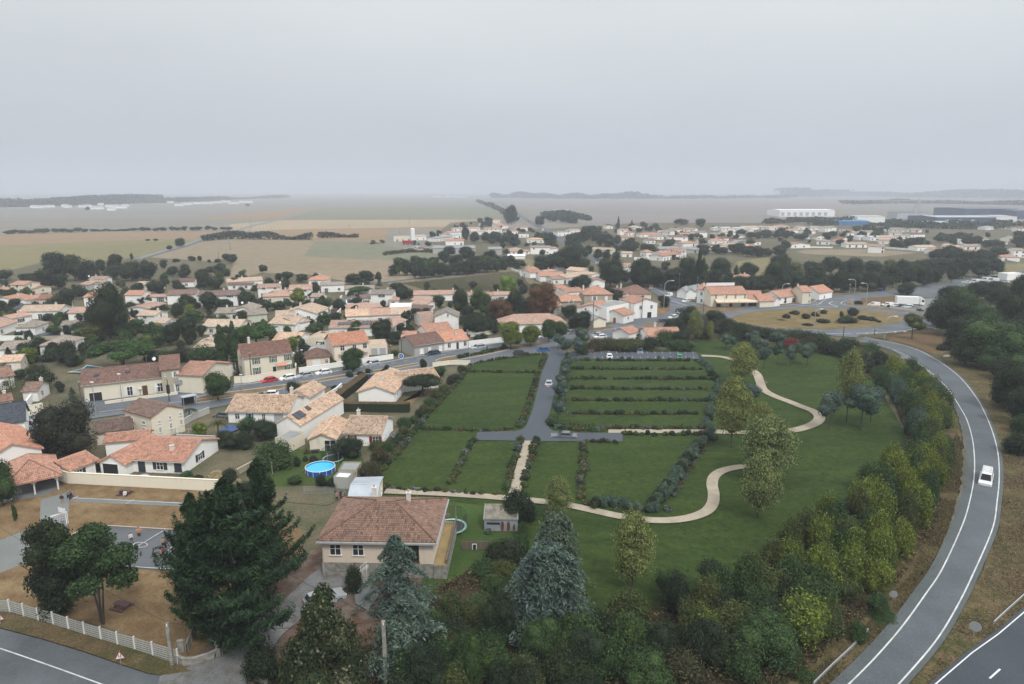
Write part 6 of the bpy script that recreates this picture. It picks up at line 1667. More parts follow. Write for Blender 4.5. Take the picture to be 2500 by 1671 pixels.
MAT['signred']=plain('sign_red',(.42,.02,.02),.5,.05);MAT['signblue']=plain('sign_blue',(.01,.10,.42),.5,.05)
sign('L',1160,1412,1245,'tri',.95,'triangular children warning sign with red border on the verge','white',border='signred',rz=.25,pict='children')
sign('L',12,1030,880,'tri',.95,'triangular warning sign cut by the left frame edge','white',border='signred',rz=.25,pict='children')
sign('Q',1088,800,672,'round',.85,'grey back of a round sign on the wooded slope','steel',rz=-.3)
sign('Q',1858,1155,968,'round',1.1,'grey back of a round sign on the dry grass island','steel',rz=-.5)
sign('K',1613,450,340,'tridown',1.35,'back of a triangular give way sign beside the ramp','concrete',rz=-.2)
sign('B',1875,1095,1028,'round',1.5,'blue round arrow sign on the street before the grey house','signblue',pict='arrow',border='white')
sign('E',1603,1076,1030,'rect',2.0,'small white board on the dry grass right of the ramp','white',rz=.2)
sign('E',1197,1105,1030,'rect',1.8,'grey back of a direction board beside the ramp','steel')
sign('F',1720,250,100,'rect',1.6,'grey info board on the corner of the cream barn','steel',rz=.4)
sign('D',1185,600,520,'rect',.9,'white sign beside the restaurant terrace','white');sign('D',1085,600,528,'round',.8,'round red rimmed sign by the ring road','white',border='signred')
sign('C',1963,825,785,'tri',1.2,'small red bordered sign at the street island','white',border='signred')
# signal heads and shelter roofs by the street
g=G('F',1620,335);h=hgt(g,1012-85)
r=thing('signal_mast',g,'black backed traffic signal mast behind the brown barn roof','traffic signal');MB().tube((0,0,0),(0,0,h),.08).build('post',MAT['blackp'],r);MB().box(-.3,-.15,h*.42,.3,.15,h*.78).build('housing',MAT['blackp'],r);MB().tube((0,0,h),(-.5,0,h-.1),.04).build('bracket',MAT['blackp'],r)
def bus_shelter(z,x0,y0,x1,y1,label,roof='metalroof',pane='glass'):
 a,b=G(z,x0,y0),G(z,x1,y1);d=b-a
 r=thing('bus_shelter',a,label,'bus shelter',rz=math.atan2(d.y,d.x));L=d.length
 MB().box(-.2,-.3,2.4,L+.2,1.5,2.52).build('roof',MAT[roof],r)
 for u in(0,L):MB().box(u-.05,0,0,u+.05,.1,2.4).build('post',MAT['steel'],r)
 MB().box(.06,1.2,.2,L-.06,1.23,2.3).build('back_pane',MAT[pane],r);MB().box(.3,.8,.42,L-.3,1.15,.48).build('bench',MAT['wood'],r)
bus_shelter('F',1760,385,1880,360,'grey roofed bus shelter beside the brown barn')
bus_shelter('E',995,440,1040,437,'bus shelter with blue panel before the wood','whiteroof','signblue')
# ------------------------------------------------------------------ cars and lorries
car('hatch','red','B',(690,1298),(533,1326),'red hatchback parked at the kerb before the green shuttered house')
car('hatch','white','B',(862,1275),(722,1298),'white hatchback parked directly behind the red one')
car('hatch','silver','B',(1032,1250),(877,1275),'silver hatchback between the two white parked cars')
car('hatch','white','B',(1210,1222),(1058,1245),'white hatchback in front of the low white wall')
car('suv','silver','B',(1662,1142),(1520,1166),'silver car with roof rails by the white gate')
car('hatch','black','B',(1440,1180),(1308,1200),'black car half hidden by the street tree')
car('wagon','darkblue','C',(284,1040),(150,1066),'dark estate car before the grey terraced house')
car('wagon','silver','C',(704,984),(600,998),'silver off-roader on the upper carriageway')
car('wagon','black','C',(1003,1056),(1131,1050),'black car driving beside the lawn hedge')
car('hatch','blue','C',(1318,1016),(1220,1024),'blue hatchback at the mouth of the new road')
car('sedan','silver','C',(1325,1362),(1340,1318),'silver saloon with red lights driving up the new road')
car('sedan','grey','J',(405,912),(198,902),'dark silver saloon turning at the new junction')
car('hatch','maroon','J',(560,102),(556,70),'dark maroon car at the left end of the new car park')
car('hatch','white','J',(736,154),(728,126),'white car reversed into the near row of the car park')
car('hatch','steelblue','J',(1022,76),(1027,106),'pale blue grey car in the far row of the car park')
car('hatch','green','J',(1405,160),(1402,130),'green car with red lights in the near row of the car park')
car('suv','silver','F',(400,545),(255,590),'grey luxury off-roader in the yard at the left')
car('suv','silver','M',(1000,850),(1290,745),'silver car on the gravel drive half hidden by the magnolia')
car('hatch','white','C',(1320,880),(1225,892),'white car behind the green street trees')
car('hatch','black','C',(1450,862),(1360,880),'dark car right of the green street trees')
car('suv','grey','C',(1572,845),(1495,862),'grey car on the street behind the blue green trees')
car('suv','black','D',(640,632),(585,648),'black off-roader beside the crossing')
car('hatch','white','D',(600,692),(517,706),'white car parked at the edge of the dark trees')
car('hatch','silver','D',(652,672),(570,686),'silver car behind the white one at the dark trees')
car('hatch','darkblue','D',(492,736),(402,745),'dark blue car on the open asphalt')
car('hatch','white','D',(712,538),(655,548),'white car waiting before the restaurant')
car('van','white','D',(543,486),(485,496),'white van on the avenue beside the small workshop')
car('van','ochre','D',(345,402),(352,430),'ochre van on the avenue')
car('hatch','silver','D',(262,380),(280,395),'silver car farther up the avenue')
car('hatch','darkblue','D',(400,385),(445,398),'dark blue car under the avenue trees')
car('hatch','silver','E',(190,535),(115,542),'silver car parked before the cream cottage')
car('hatch','white','E',(290,522),(220,529),'white car parked right of the silver one')
for x0,y0,x1,y1,k,c,l in((1020,584,1068,586,'van','white','white van at the left end of the lorry park row'),(1068,586,1140,590,'hatch','white','white car beside the van in the lorry park'),(1142,592,1205,598,'hatch','black','dark car before the lorry wheels'),(1205,598,1265,604,'suv','white','white off-roader before the lorry'),
(1262,608,1330,614,'hatch','silver','silver car before the lorry cab'),(880,580,945,585,'van','white','white pickup beside the roundabout bushes')):
 car(k,c,'E',(x1,y1),(x0,y0),l)
for x0,y0,x1,y1,k,l in((1850,366,1905,368,'bigvan','white box van among the trees at the right'),(1945,348,2010,350,'bigvan','long white van on the right approach road'),(2010,352,2078,356,'bigvan','second long white van on the right approach road'),(2078,325,2118,328,'bigvan','white van nearest the right edge of the road'),(1770,360,1815,362,'hatch','white car left of the white box van'),(2130,350,2190,356,'hatch','white car at the far right of the approach road')):
 car(k,'white','E',(x1,y1),(x0,y0),l)
car('hatch','white','T',(965,772),(950,760),'white car on the side road between trees');car('bigvan','white','T',(468,455),(464,466),'white lorry on the straight road')
car('bigvan','red','T',(338,380),(342,390),'red lorry far up the straight road');car('hatch','maroon','B',(1230,650),(1200,638),'dark red car in the village lane')
car('hatch','white','G',(1060,270),(960,275),'white car between garden bushes and the mottled house');car('hatch','grey','G',(605,480),(530,470),'black car beside the white house gable');car('hatch','silver','G',(1450,178),(1380,195),'silver car behind the white house roof')
car('hatch','darkblue','B',(1630,1278),(1550,1282),'dark blue car behind the lamp post at the clipped hedge')
for x,y,c in((1790,872,'silver'),(1820,890,'white')):
 car('hatch',c,'C',(x+40,y-3),(x-40,y+3),f'{c} car parked in the yard behind the brown scrub',auto=True)
 # van on the ramp: front towards us
r=car('bigvan','white','K',(1990,1025),(1960,1178),'white van with roof rack driving down the curved ramp')
m=MB()
for k in range(5):m.box(1.9+k*.75,-.62,2.60,1.96+k*.75,.62,2.65)
for s in(-1,1):m.box(1.8,s*.62-.02,2.60,5.1,s*.62+.02,2.66)
for k in(1.9,4.9):
 for s in(-1,1):m.box(k,s*.6-.02,2.35,k+.05,s*.6+.02,2.62)
m.build('roof_rack',MAT['steel'],r,T(-2.8,0,.01));r.scale=(.88,.9,.88)
# articulated lorry
a,b=G('E',1128,582),G('E',1395,590)
d=b-a;r=thing('articulated_lorry',a,'white articulated lorry parked beside the roundabout','lorry',rz=math.atan2(d.y,d.x));L=d.length
MB().box(0,0,1.15,L*.80,2.5,4.0).build('trailer',MAT['white'],r)
MB().box(.05,.1,.75,L*.79,2.4,1.12).build('chassis',MAT['blackp'],r)
cb=MB();x0=L*.83;x1=L
for q in([(x0,1.0),(x1,1.0),(x1,2.0),(x1-.25,3.1),(x1-.9,3.75),(x0,3.9)],):
 f=[(x,.05,z)for x,z in q];k=[(x,2.45,z)for x,z in q]
 cb.poly(f);cb.poly(k[::-1])
 for i in range(len(q)):cb.poly([f[i],k[i],k[(i+1)%len(q)],f[(i+1)%len(q)]])
cab=cb.build('cab',MAT['white'],r)
MB().poly([(x1+.01,.2,2.05),(x1+.01,2.3,2.05),(x1-.22,2.3,3.0),(x1-.22,.2,3.0)]).build('windscreen',MAT['glass'],cab)
MB().poly([(x1-1.2,.03,2.05),(x1-.2,.03,2.05),(x1-.4,.03,2.9),(x1-1.2,.03,2.9)]).build('side_window',MAT['glass'],cab)
for x in(2.2,3.5,4.8,x0+.2,x1-1.3):
 for y in(.15,2.2):
  w=MB().tube((x,y-.15,.5),(x,y+.15,.5),.5,.5,12).build('wheel',MAT['tyre'],r);MB().tube((x,y-.17,.5),(x,y+.17,.5),.25,.25,8).build('rim',MAT['rim'],w)
  # white trailer board at the far right and tractor, farm machines
house('pale flat sided trailer body at the right edge of the approach road','E',2190,275,2346,268,3.5,5,'f',0,'W','w',win=[],chim=[],cat='trailer',name='market_trailer')
def tractor(z,x,y,label,c='maroon',s=1.0):
 g=G(z,x,y);r=thing('tractor',g,label,'tractor',rz=.2)
 MB().box(-.6*s,-.5*s,.7*s,2.2*s,.5*s,1.5*s).build('body',paint(c),r);MB().box(-1.3*s,-.6*s,1.2*s,.3*s,.6*s,2.7*s).build('cab',MAT['glass'],r)
 for px,rr in((-.8,.85),(1.7,.5)):
  for q in(-1,1):MB().tube((px*s,q*.65*s,rr*s),(px*s,q*1.0*s,rr*s),rr*s,rr*s,12).build('wheel',MAT['tyre'],r)
tractor('T',1665,728,'dark tractor on the far meadow','maroon',1.3);tractor('S',1545,592,'green tractor beside the white silo','green',1.5)
for i,(x,y)in enumerate(((1450,588),(1495,588))):
 g=G('S',x,y);r=thing('grain_trailer',g,['left','right'][i]+' one of two bright red grain trailers at the farm','trailer','grain trailers')
 MB().poly([(-2.5,-1.2,3.4),(2.5,-1.2,3.4),(2,-1,1.2),(-2,-1,1.2)]).poly([(-2.5,1.2,3.4),(-2,1,1.2),(2,1,1.2),(2.5,1.2,3.4)]).poly([(-2.5,-1.2,3.4),(-2,-1,1.2),(-2,1,1.2),(-2.5,1.2,3.4)]).poly([(2.5,-1.2,3.4),(2.5,1.2,3.4),(2,1,1.2),(2,-1,1.2)]).poly([(-2.4,-1.1,3.1),(2.4,-1.1,3.1),(2.4,1.1,3.1),(-2.4,1.1,3.1)]).build('hopper',paint('red'),r)
 for q in(-1.2,1.2):MB().tube((q,-1.1,.6),(q,1.1,.6),.6,.6,10).build('wheel',MAT['tyre'],r)
g=G('S',1520,560);r=thing('silo',g,'white round silo at the farm','silo');MB().tube((0,0,0),(0,0,11),1.9,1.9,16).build('barrel',MAT['white'],r);MB().ball((0,0,11),1.9,1.0,16,6).build('cap',MAT['white'],r)
for i,(x,y)in enumerate(((1600,625),(1640,632),(1590,650),(1660,655),(1500,632),(1150,585),(1185,580),(1430,645),(1560,618))):
 g=G('S',x,y);r=thing('farm_machine',g,'idle piece of farm machinery in the yard','machine','farm machines',auto=True)
 MB().box(-2,-1,.5,2,1,1.1).build('bed',paint(['red','grey','silver','white','green','maroon','grey','black','white'][i]),r)
 for q in(-1.3,1.3):MB().tube((q,-1.1,.5),(q,1.1,.5),.5,.5,8).build('wheel',MAT['tyre'],r)
 MB().tube((-1,0,1.1),(2.6,0,1.9),.15).build('beam',MAT['steel'],r)
 # pylon with crane arm near the warehouses
g=G('U',1465,325);H=hgt(g,zp('U',1465,135)[1]);r=thing('lattice_mast',g,'tall lattice tower crane over the industrial estate','crane')
m=MB();b=7
for sx in(-1,1):
 for sy in(-1,1):m.tube((sx*b,sy*b,0),(sx*1.6,sy*1.6,H*.84),.42,.3,4)
for k in range(9):
 z0,z1=H*.84*k/9,H*.84*(k+1)/9;w0,w1_=b+(1.6-b)*k/9,b+(1.6-b)*(k+1)/9
 for s in(-1,1):m.tube((-w0,s*w0,z0),(w1_,s*w1_,z1),.25,.25,4);m.tube((w0,s*w0,z0),(-w1_,s*w1_,z1),.25,.25,4)
m.build('tower',MAT['steel'],r)
j=MB();j.tube((-58,0,H*.80),(12,0,H*.84),.9,.9,4);j.tube((0,0,H*.84),(0,0,H),.9,.4,4);j.tube((0,0,H),(-50,0,H*.81),.2,.2,4);j.build('jib',MAT['steel'],r);MB().box(8,-1.5,H*.8,13,1.5,H*.84).build('counterweight',MAT['concrete'],r)
# ------------------------------------------------------------------ trees: (kind, zone, x, foot row, top row, width)
TREES=[('oa','L',560,945,20,680),('ob','L',985,1010,90,960),('ma','M',1160,1700,690,860),('Bd','M',550,1520,1175,380),('Bd','M',1440,700,410,180),('cf','M',1840,860,165,680),('cf','M',1930,1420,690,900),
('ce','N',1300,1060,235,760),('ce','N',1390,760,-50,560),('pl','N',2120,680,-60,420),('pl','J',245,1690,1280,294),('pl','J',2150,1690,1080,420),('pl','J',2230,1330,700,537),('pl','J',1895,1010,330,352),
('pl','J',2170,880,560,252),('pl','J',1990,400,10,294),('pl','D',765,925,622,159),('pl','D',908,915,722,88),('pl','E',648,1700,1000,268),('bs','K',483,610,205,270),('bl','K',785,605,160,350),('bs','K',880,530,165,240),('bs','J',2080,620,380,240),
('bl','D',1060,1003,838,130),('bl','D',1110,1000,860,130),('bl','D',1422,1188,960,160),('bl','D',1550,1128,925,120),('bl','D',1675,1168,950,140),('bl','D',1720,1108,930,130),('bl','D',1835,1158,925,175),
('bl','D',1315,990,810,160),('bl','D',1540,1010,818,190),('bl','D',1350,1060,860,140),('wh','D',1425,985,895,150),('rd','D',1680,985,880,190),('bs','C',1640,1010,778,160),('bs','C',1600,1075,880,150),('bs','C',1500,1075,890,140),('bs','C',1425,1005,845,110),('bs','C',1500,1200,1080,110),('bs','C',1480,1290,1140,120),('bs','C',1440,1390,1230,130),('bs','C',1440,1500,1300,150),('bs','I',1808,510,300,165),
('pp','F',655,890,335,560),('wi','A',130,1500,1240,250),('dk','A',390,1385,1120,290),('dk','A',575,1415,1290,95),('sp','A',700,1505,1355,150),('st','A',2085,1490,1185,290),('co','B',282,1245,1058,75),('co','B',318,1245,1100,60),('st','B',1415,1225,975,225),('nd','B',870,1465,1290,190),('bd','B',545,1480,1400,120),('bd','B',760,1470,1420,110),('gr','B',1222,1150,1088,90),
('bd','B',2082,1190,1075,95),('bd','B',1742,1230,1138,110),('bd','B',1380,1265,1200,110),('bd','B',1485,1245,1195,90),('bd','B',1560,1230,1172,90),('bp','B',2085,1440,1228,370),('gr','B',2240,1260,1150,150),('bo','B',920,1200,1130,80),('bd','B',1240,1420,1330,120),
('sy','C',965,1000,725,270),('sy','C',1155,970,738,210),('st','C',1325,930,700,160),('st','C',1440,900,708,150),('co','C',740,1005,958,30),('bd','C',900,985,930,80),
('nd','G',600,760,600,200),('nd','G',745,780,600,240),('nd','G',970,690,480,300),('gr','G',810,650,455,220),('Bg','G',1040,950,690,400),('nd','G',1755,860,640,320),('pm','G',525,660,465,180),('yg','G',345,660,520,170),('pm','F',1815,500,360,150),
('bd','G',1270,950,840,100),('bd','G',1430,910,830,90),('bd','G',1350,900,835,70),('Bd','G',1500,1140,1000,120),('Bd','G',1620,1140,1040,150),('bg','G',220,1075,985,190),('bd','G',340,1080,1010,110),('pa','G',505,1100,965,180),('Bd','G',640,1110,950,180),('pa','G',715,1130,1050,90),('Bd','G',800,1200,1080,240),('Bd','G',930,1100,930,140),('bg','G',1260,1120,1020,190),('bo','G',1365,830,765,60),('bo','G',1600,800,750,60),('wh','G',1850,840,750,130),
('Bg','F',680,900,760,280),('Bo','G',2040,790,680,160),('Bn','G',2050,930,740,200),('Bn','G',1960,1080,880,230),('wh','G',2190,700,600,110),('Bo','G',2150,760,690,160),('bo','G',2290,640,540,120),('Bg','G',2300,560,460,160),
('Bg','A',-20,1560,1380,120),('ng','F',30,1330,860,330),('fg','F',155,1480,1290,55),('li','C',940,460,285,175),('ng','N',560,1650,1010,340),('nd','N',200,1700,1200,420),('nd','N',850,1180,700,360),('ng','N',1250,1350,960,420),('nd','O',430,1400,930,400),('nd','O',830,1350,930,400),('ng','O',1430,1380,930,640),('By','O',1800,1180,680,520),('ng','O',560,800,480,380),('nd','O',950,760,380,360),('Bd','N',1900,1120,850,420),('nd','N',1700,1480,1080,460),('ng','N',2200,1600,1200,500),('Bd','N',940,400,170,330),('Bg','N',1070,330,130,160),('Bd','I',1400,1500,1140,340),('Bd','I',1500,1480,1230,230),('Bg','I',1470,1640,1460,110),('bl','I',1140,1600,1530,80),
('dk','A',540,350,60,260),('dk','A',720,340,70,260),('dk','A',860,330,120,200),('dk','A',430,440,215,260),('dk','A',60,340,215,200),('dk','A',260,350,262,150),('dk','A',970,270,120,110),('dk','A',1115,300,78,160),('dk','A',1090,330,180,190),('dk','A',1260,340,130,220),('dk','A',1430,340,150,220),('dk','A',1390,250,120,90),
('dk','A',560,420,270,220),('gr','A',150,430,345,110),('fd','A',1258,140,68,36),('dk','A',1650,300,190,130),('dk','A',1770,310,165,140),('dk','A',1940,420,220,170),('dk','A',2070,425,275,190),('dk','A',2170,150,75,110),('bd','A',2080,165,120,90),('fd','A',1908,155,92,50),('fd','A',1995,165,130,45),('bd','A',1830,150,95,90),('bd','A',1680,160,120,110),('bd','A',1560,170,130,90),('bd','A',2110,230,165,130),('bg','A',2010,260,190,140),('bd','A',1920,290,240,130),
('nd','A',1060,900,325,370),('nd','A',1160,910,600,180),('dk','A',650,615,400,240),('dk','A',780,520,360,130),('dk','A',1510,480,330,210),('dk','A',1330,440,345,100),('pi','A',1180,1180,905,560),('dk','A',1370,1000,870,180),('gr','A',1310,840,685,210),('nd','A',1640,960,720,200),('nd','A',1810,950,690,180),('dk','A',1930,880,750,110),('dk','A',1480,840,770,140),('gr','A',1860,745,620,190),('dk','A',1700,720,530,120),('dk','A',1560,640,555,150),('nd','A',1785,600,450,150),('dk','A',1260,650,520,120),('dk','A',1990,640,440,190),('dk','A',2160,605,505,130),('dk','A',2330,560,440,200),
('dk','A',640,1140,895,240),('dk','A',490,1110,975,190),('dk','A',330,1120,1050,110),('gr','A',760,1140,1030,140),('dk','A',760,880,730,170),('ol','A',900,930,740,300),('dk','A',1040,850,720,130),('gr','A',520,860,755,160),('bd','A',60,1080,1045,150),('dk','A',60,1210,1090,160),('dk','A',200,1290,1170,150),('nd','A',1440,1120,960,170),('Bg','A',1560,1110,990,260),('Bd','A',1740,1110,960,260),('Bg','A',1960,1130,930,280),('po','A',2130,1150,765,135),('po','A',2245,1150,735,130),('pi','B',500,1000,735,400),('gr','B',590,800,725,200),('bg','A',1990,1190,1130,130),('dk','A',0,650,520,130),('bo','A',120,680,620,120),('bd','A',440,560,515,160),('Bd','A',1990,990,880,120),
('dk','B',610,450,285,120),('dk','B',790,345,245,130),('dk','B',930,355,262,130),('dk','B',710,345,262,90),('yg','B',900,570,395,150),('dk','B',1060,460,335,110),('pi','B',1475,480,388,240),('wh','B',1410,545,470,110),('dk','B',1450,560,500,120),('dk','B',1420,380,258,180),('dk','B',1540,375,238,180),('dk','B',1660,350,245,70),('dk','B',1850,480,340,180),('dk','B',1900,520,400,170),('dk','B',1960,500,405,100),('dk','B',400,620,440,200),('dk','B',540,640,500,200),('dk','B',700,620,540,180),('dk','B',190,600,505,150),('dk','B',60,600,430,160),('dk','B',1110,620,510,200),('gr','B',1180,570,490,110),('dk','B',1060,700,620,110),('gr','B',1120,660,610,80),('dk','B',1000,790,700,130),('gr','B',1040,830,740,150),('dk','B',480,440,370,80),('dk','B',1660,690,600,0.0001+90),('dk','B',1840,700,610,150),('nd','B',1690,930,700,230),('nd','B',1840,940,820,200),('dk','B',1860,830,740,120),('dk','B',1960,830,750,100),('dk','B',340,720,640,150),('dk','B',1340,700,660,40),('dk','B',960,1020,940,140),('dk','B',840,1010,920,110),('dk','B',900,1160,1010,120),('bg','B',1810,1060,990,100),('dk','B',2000,690,600,170),('dk','B',2150,760,690,110),('dk','B',2240,600,470,150),
('nd','C',490,660,415,190),('ng','C',680,660,400,190),('ru','C',865,740,490,250),('ru','C',1270,690,345,340),('nd','C',1010,720,420,200),('nd','C',640,860,640,290),('dk','C',780,850,700,170),('nd','C',1150,680,480,200),('dk','C',1330,660,560,140),('dk','C',560,720,560,160),('nd','C',1520,700,560,150),('nd','C',1640,815,625,230),('dk','C',1560,790,680,130),('nd','C',1640,420,270,180),('dk','C',1540,410,320,110),('nd','C',1940,590,400,240),('dk','C',250,560,470,160),('dk','C',60,700,600,150),('bd','C',150,745,700,50),('bd','C',195,750,695,60),('fg','C',795,455,425,60),('gr','C',1190,440,350,150),('bd','C',700,900,835,90),('dk','C',640,910,860,80),
('nd','C',1910,400,125,280),('nd','C',2230,410,120,230),('nd','C',1510,260,0,330),('nd','C',1290,250,95,260),('dk','C',1650,240,100,200),('dk','C',1400,210,60,200),('dk','C',1040,220,130,160),('gr','C',1730,300,190,70),
('nd','D',240,400,120,230),('nd','D',400,400,190,200),('dk','D',480,240,148,105),('nd','D',570,430,205,260),('nd','D',690,420,110,190),('cy','D',790,460,60,100),('po','D',845,430,125,90),('nd','D',950,420,220,220),('nd','D',1010,330,118,260),('nd','D',1280,320,148,170),('nd','D',1330,420,290,220),('nd','D',1160,400,290,130),('nd','D',1530,400,150,240),('nd','D',1580,260,60,190),('nd','D',1450,440,280,190),('po','D',1160,330,190,60),('dk','D',475,600,470,140),('rd','D',1960,500,445,90),('gr','D',1700,520,455,80),('dk','D',1610,560,480,60),('ol','D',1450,480,420,120),
('nd','D',700,780,560,220),('nd','D',960,780,610,220),('Bd','D',1080,860,690,200),('nd','D',560,900,690,240),('Bg','D',480,960,800,260),('nd','D',620,970,800,240),('Bg','D',640,1010,895,250),('Bo','D',160,1010,880,280),('Bn','D',-30,1000,880,220),('Bn','C',1780,1010,880,200),('Bo','C',1900,1000,870,180),('Bo','C',2050,1010,890,260),('Bg','C',1650,1050,900,140),('dk','D',200,900,835,90),('Bd','D',330,1000,860,180),('Bn','D',850,900,780,160),('Bd','D',1200,900,740,220),('Bn','D',1330,880,760,240),('Bd','D',1130,910,800,220),('Bn','D',1450,880,780,160),('Bd','D',1560,900,790,160),('Bg','D',1720,930,790,200),('Bd','D',1850,960,810,220),('Bg','D',1960,960,820,200),('Bd','D',1820,1010,900,200),('Bd','D',2050,1040,880,220),('Bd','D',2230,1060,880,220),('Bn','D',2330,1080,940,180),('bo','D',1180,780,740,80),
('bd','D',1725,665,618,110),('bd','D',1635,702,650,100),('bd','D',1590,722,704,160),('bd','D',1820,710,645,110),('bd','D',1910,685,632,90),('bd','D',1990,660,612,90),('bd','D',1980,745,692,160),('bd','D',1850,775,740,130),('bd','E',660,745,672,230),('bd','E',600,690,622,50),('bd','E',700,680,580,130),('bd','E',800,715,665,140),('bd','E',890,728,678,110),('bd','E',960,745,710,60),('bd','E',760,575,520,110),('lo','E',1272,905,645,225),('bg','E',1350,635,600,70),('bg','E',970,585,560,60),('bd','E',440,640,612,70),
('bd','E',1050,600,560,40),('nd','E',1220,480,350,180),('nd','E',1620,870,430,400),('ng','E',1700,860,420,380),('nd','E',1480,780,520,220),('ng','E',1900,880,520,420),('nd','E',1760,1010,640,330),('ng','E',2010,1180,720,560),('nd','E',1780,1150,850,330),('nd','E',2200,1080,690,380),('nd','E',2240,760,260,150),('nd','E',2160,880,460,260),('nd','E',2330,900,500,320),('nd','E',1700,500,380,260),('nd','E',1600,490,400,160),('nd','E',1900,520,340,240),('nd','E',2100,560,330,300),('nd','E',2340,560,290,240),('gr','E',2050,340,280,90),('Bd','E',1550,1010,940,100),('Bd','E',1620,1000,900,140),
('nd','K',2230,420,-60,420),('nd','K',2320,560,160,340),('nd','K',2150,380,40,300),('Bd','K',2250,830,600,270),('Bg','K',2330,640,430,220),('Bd','E',2150,1300,1080,300),('ng','E',2330,1320,1060,300),('Bd','Q',2500,140,-60,200),
('nd','R',1635,610,525,100),('bd','R',1545,635,590,70),('bd','R',1345,552,534,50),('bd','R',1420,552,530,60),('bd','R',800,275,240,40),('bd','R',2250,238,215,50),
('ol','S',1160,585,545,50),('ol','S',1240,575,540,60),('bd','S',1655,600,555,60),('cy','T',1152,455,330,26),('cy','T',1275,405,362,16),('dk','T',1900,440,348,110),('dk','T',1720,410,348,150),('nd','T',180,400,225,130),('nd','T',440,420,325,100),('nd','T',530,590,470,130),('nd','T',560,380,310,150),('nd','T',680,390,310,160),('nd','T',740,400,330,120),
('nd','S',2000,560,405,70),('nd','S',1700,530,465,70),('nd','S',1760,520,455,60),('nd','S',2080,570,470,100),('nd','S',2180,570,465,100),('nd','S',2280,570,470,110),('nd','S',2210,420,335,110),('dk','S',2130,400,340,70),('dk','S',1900,450,405,30),('nd','S',1850,690,595,130),('nd','S',2000,690,600,140),('gr','S',1550,760,685,110),
('nd','R',2110,760,668,100),]
for q in TREES:
 TR(*q)
 # named giants of the foreground
cyp=TR('nd','X',545,1585,1290,10,label='tmp')
for ch in list(cyp.children):bpy.data.objects.remove(ch)
bpy.data.objects.remove(cyp)
KIND['CY']=('cypress','cy','huge dark green cypress with drooping feathery boughs in front of the school court','tree','cypress_tree')
a=TR('CY','X',585,1585,1185,330,label='huge dark green cypress with feathery boughs beside the school court')
b=TR('CY','X',655,1460,1130,190,label='smaller bright tipped cypress rising just behind the huge one')
c=TR('CY','X',500,1560,1215,200,label='left leaning half of the huge dark cypress clump')
# rows of trees in the plain and belts behind the roads (each tree its own)
def row(kinds,z,pts,n,hpx,wpx,jit=6,group=None,jx=0):
 c=[Vector((x,y,0))for x,y in pts]
 for i in range(n):
  s=(i+.5)/n*(len(c)-1);k=min(int(s),len(c)-2);p=c[k].lerp(c[k+1],s-k)
  x=p.x+random.uniform(-jx,jx);y=p.y+random.uniform(-jit,jit)
  h=hpx*random.uniform(.72,1.15)
  TR(random.choice(kinds),z,x,y,y-h,wpx*random.uniform(.8,1.25),group=group)
row(['fd','fd','ol'],'R',[(20,492),(820,472)],11,42,92,3,'trees in the long row across the plain',10)
row(['fd','fd','dk'],'R',[(1190,465),(2120,456)],14,40,78,3,'trees in the long row across the plain',12)
row(['dk','nd','gr'],'S',[(1310,880),(1700,860),(2300,810)],13,150,130,8,'trees of the belt behind the vineyard',10)
row(['dk','nd'],'C',[(30,320),(500,285),(930,240)],12,130,120,8,'trees of the belt behind the vineyard',20)
row(['dk','nd'],'C',[(20,230),(400,170),(800,160)],8,120,130,14,'trees of the belt behind the vineyard',30)
row(['nd','dk','dk'],'E',[(20,440),(400,450),(900,440),(1500,370),(2100,270)],18,210,190,12,'trees of the wood above the ring road',20)
row(['nd','dk','ol'],'E',[(0,330),(600,290),(1300,300),(1950,210)],16,170,190,20,'trees of the wood above the ring road',30)
row(['nd','ol'],'E',[(1150,340),(1440,300)],3,190,170,8,'trees of the wood above the ring road',20)
# trees between the far houses
row(['fd','dk','dk'],'T',[(720,600),(900,560),(1100,600)],8,130,130,30,'dark trees by the main road',20)
row(['fd','dk'],'T',[(700,600),(850,690),(1150,740)],8,120,110,30,'dark trees by the main road',20)
row(['fd','dk'],'T',[(1130,610),(1300,640),(1500,690)],8,90,100,20,'trees between the far houses',20)
row(['fd','fd','fg'],'T',[(980,440),(1400,420),(1560,470),(1350,470),(1100,480)],16,48,60,10,'trees between the far houses',30)
row(['fd','fg','dk'],'T',[(1560,500),(1960,540),(2300,530)],12,52,60,14,'trees between the far houses',30)
row(['fd','dk'],'T',[(1880,680),(2100,680),(2330,670)],8,85,100,12,'trees between the far houses',30)
row(['fd','dk'],'U',[(30,470),(180,480),(330,470),(520,500),(600,470)],12,80,90,14,'trees between the far houses',30)
row(['fd','dk'],'U',[(0,600),(150,640),(330,640),(400,560)],7,95,110,14,'trees between the far houses',20)
row(['fd','fg','dk'],'U',[(700,480),(880,480),(1000,420),(1200,440),(1060,490),(800,545)],14,65,70,14,'trees between the far houses',30)
row(['fd','dk'],'U',[(1250,560),(1400,560),(1560,540)],8,80,80,12,'trees between the far houses',20)
row(['fd','dk'],'U',[(1620,500),(1800,500),(1860,540),(2050,550),(2160,560)],12,85,100,14,'trees between the far houses',20)
row(['dk'],'U',[(2270,530),(2346,560)],3,110,110,10,'trees between the far houses',20)
row(['nd','dk'],'U',[(1640,640),(1900,700),(2120,660)],9,120,160,20,'trees of the wood above the ring road',30)
row(['fd','dk'],'T',[(0,560),(150,590),(210,600)],5,120,110,14,'trees around the farm',16)
row(['fd','fg'],'T',[(200,480),(330,470),(400,490),(420,600),(300,600)],8,45,55,10,'trees around the farm',16)
row(['dk','fd'],'T',[(0,760),(200,790),(130,740)],5,80,120,10,'trees of the belt behind the vineyard',16)
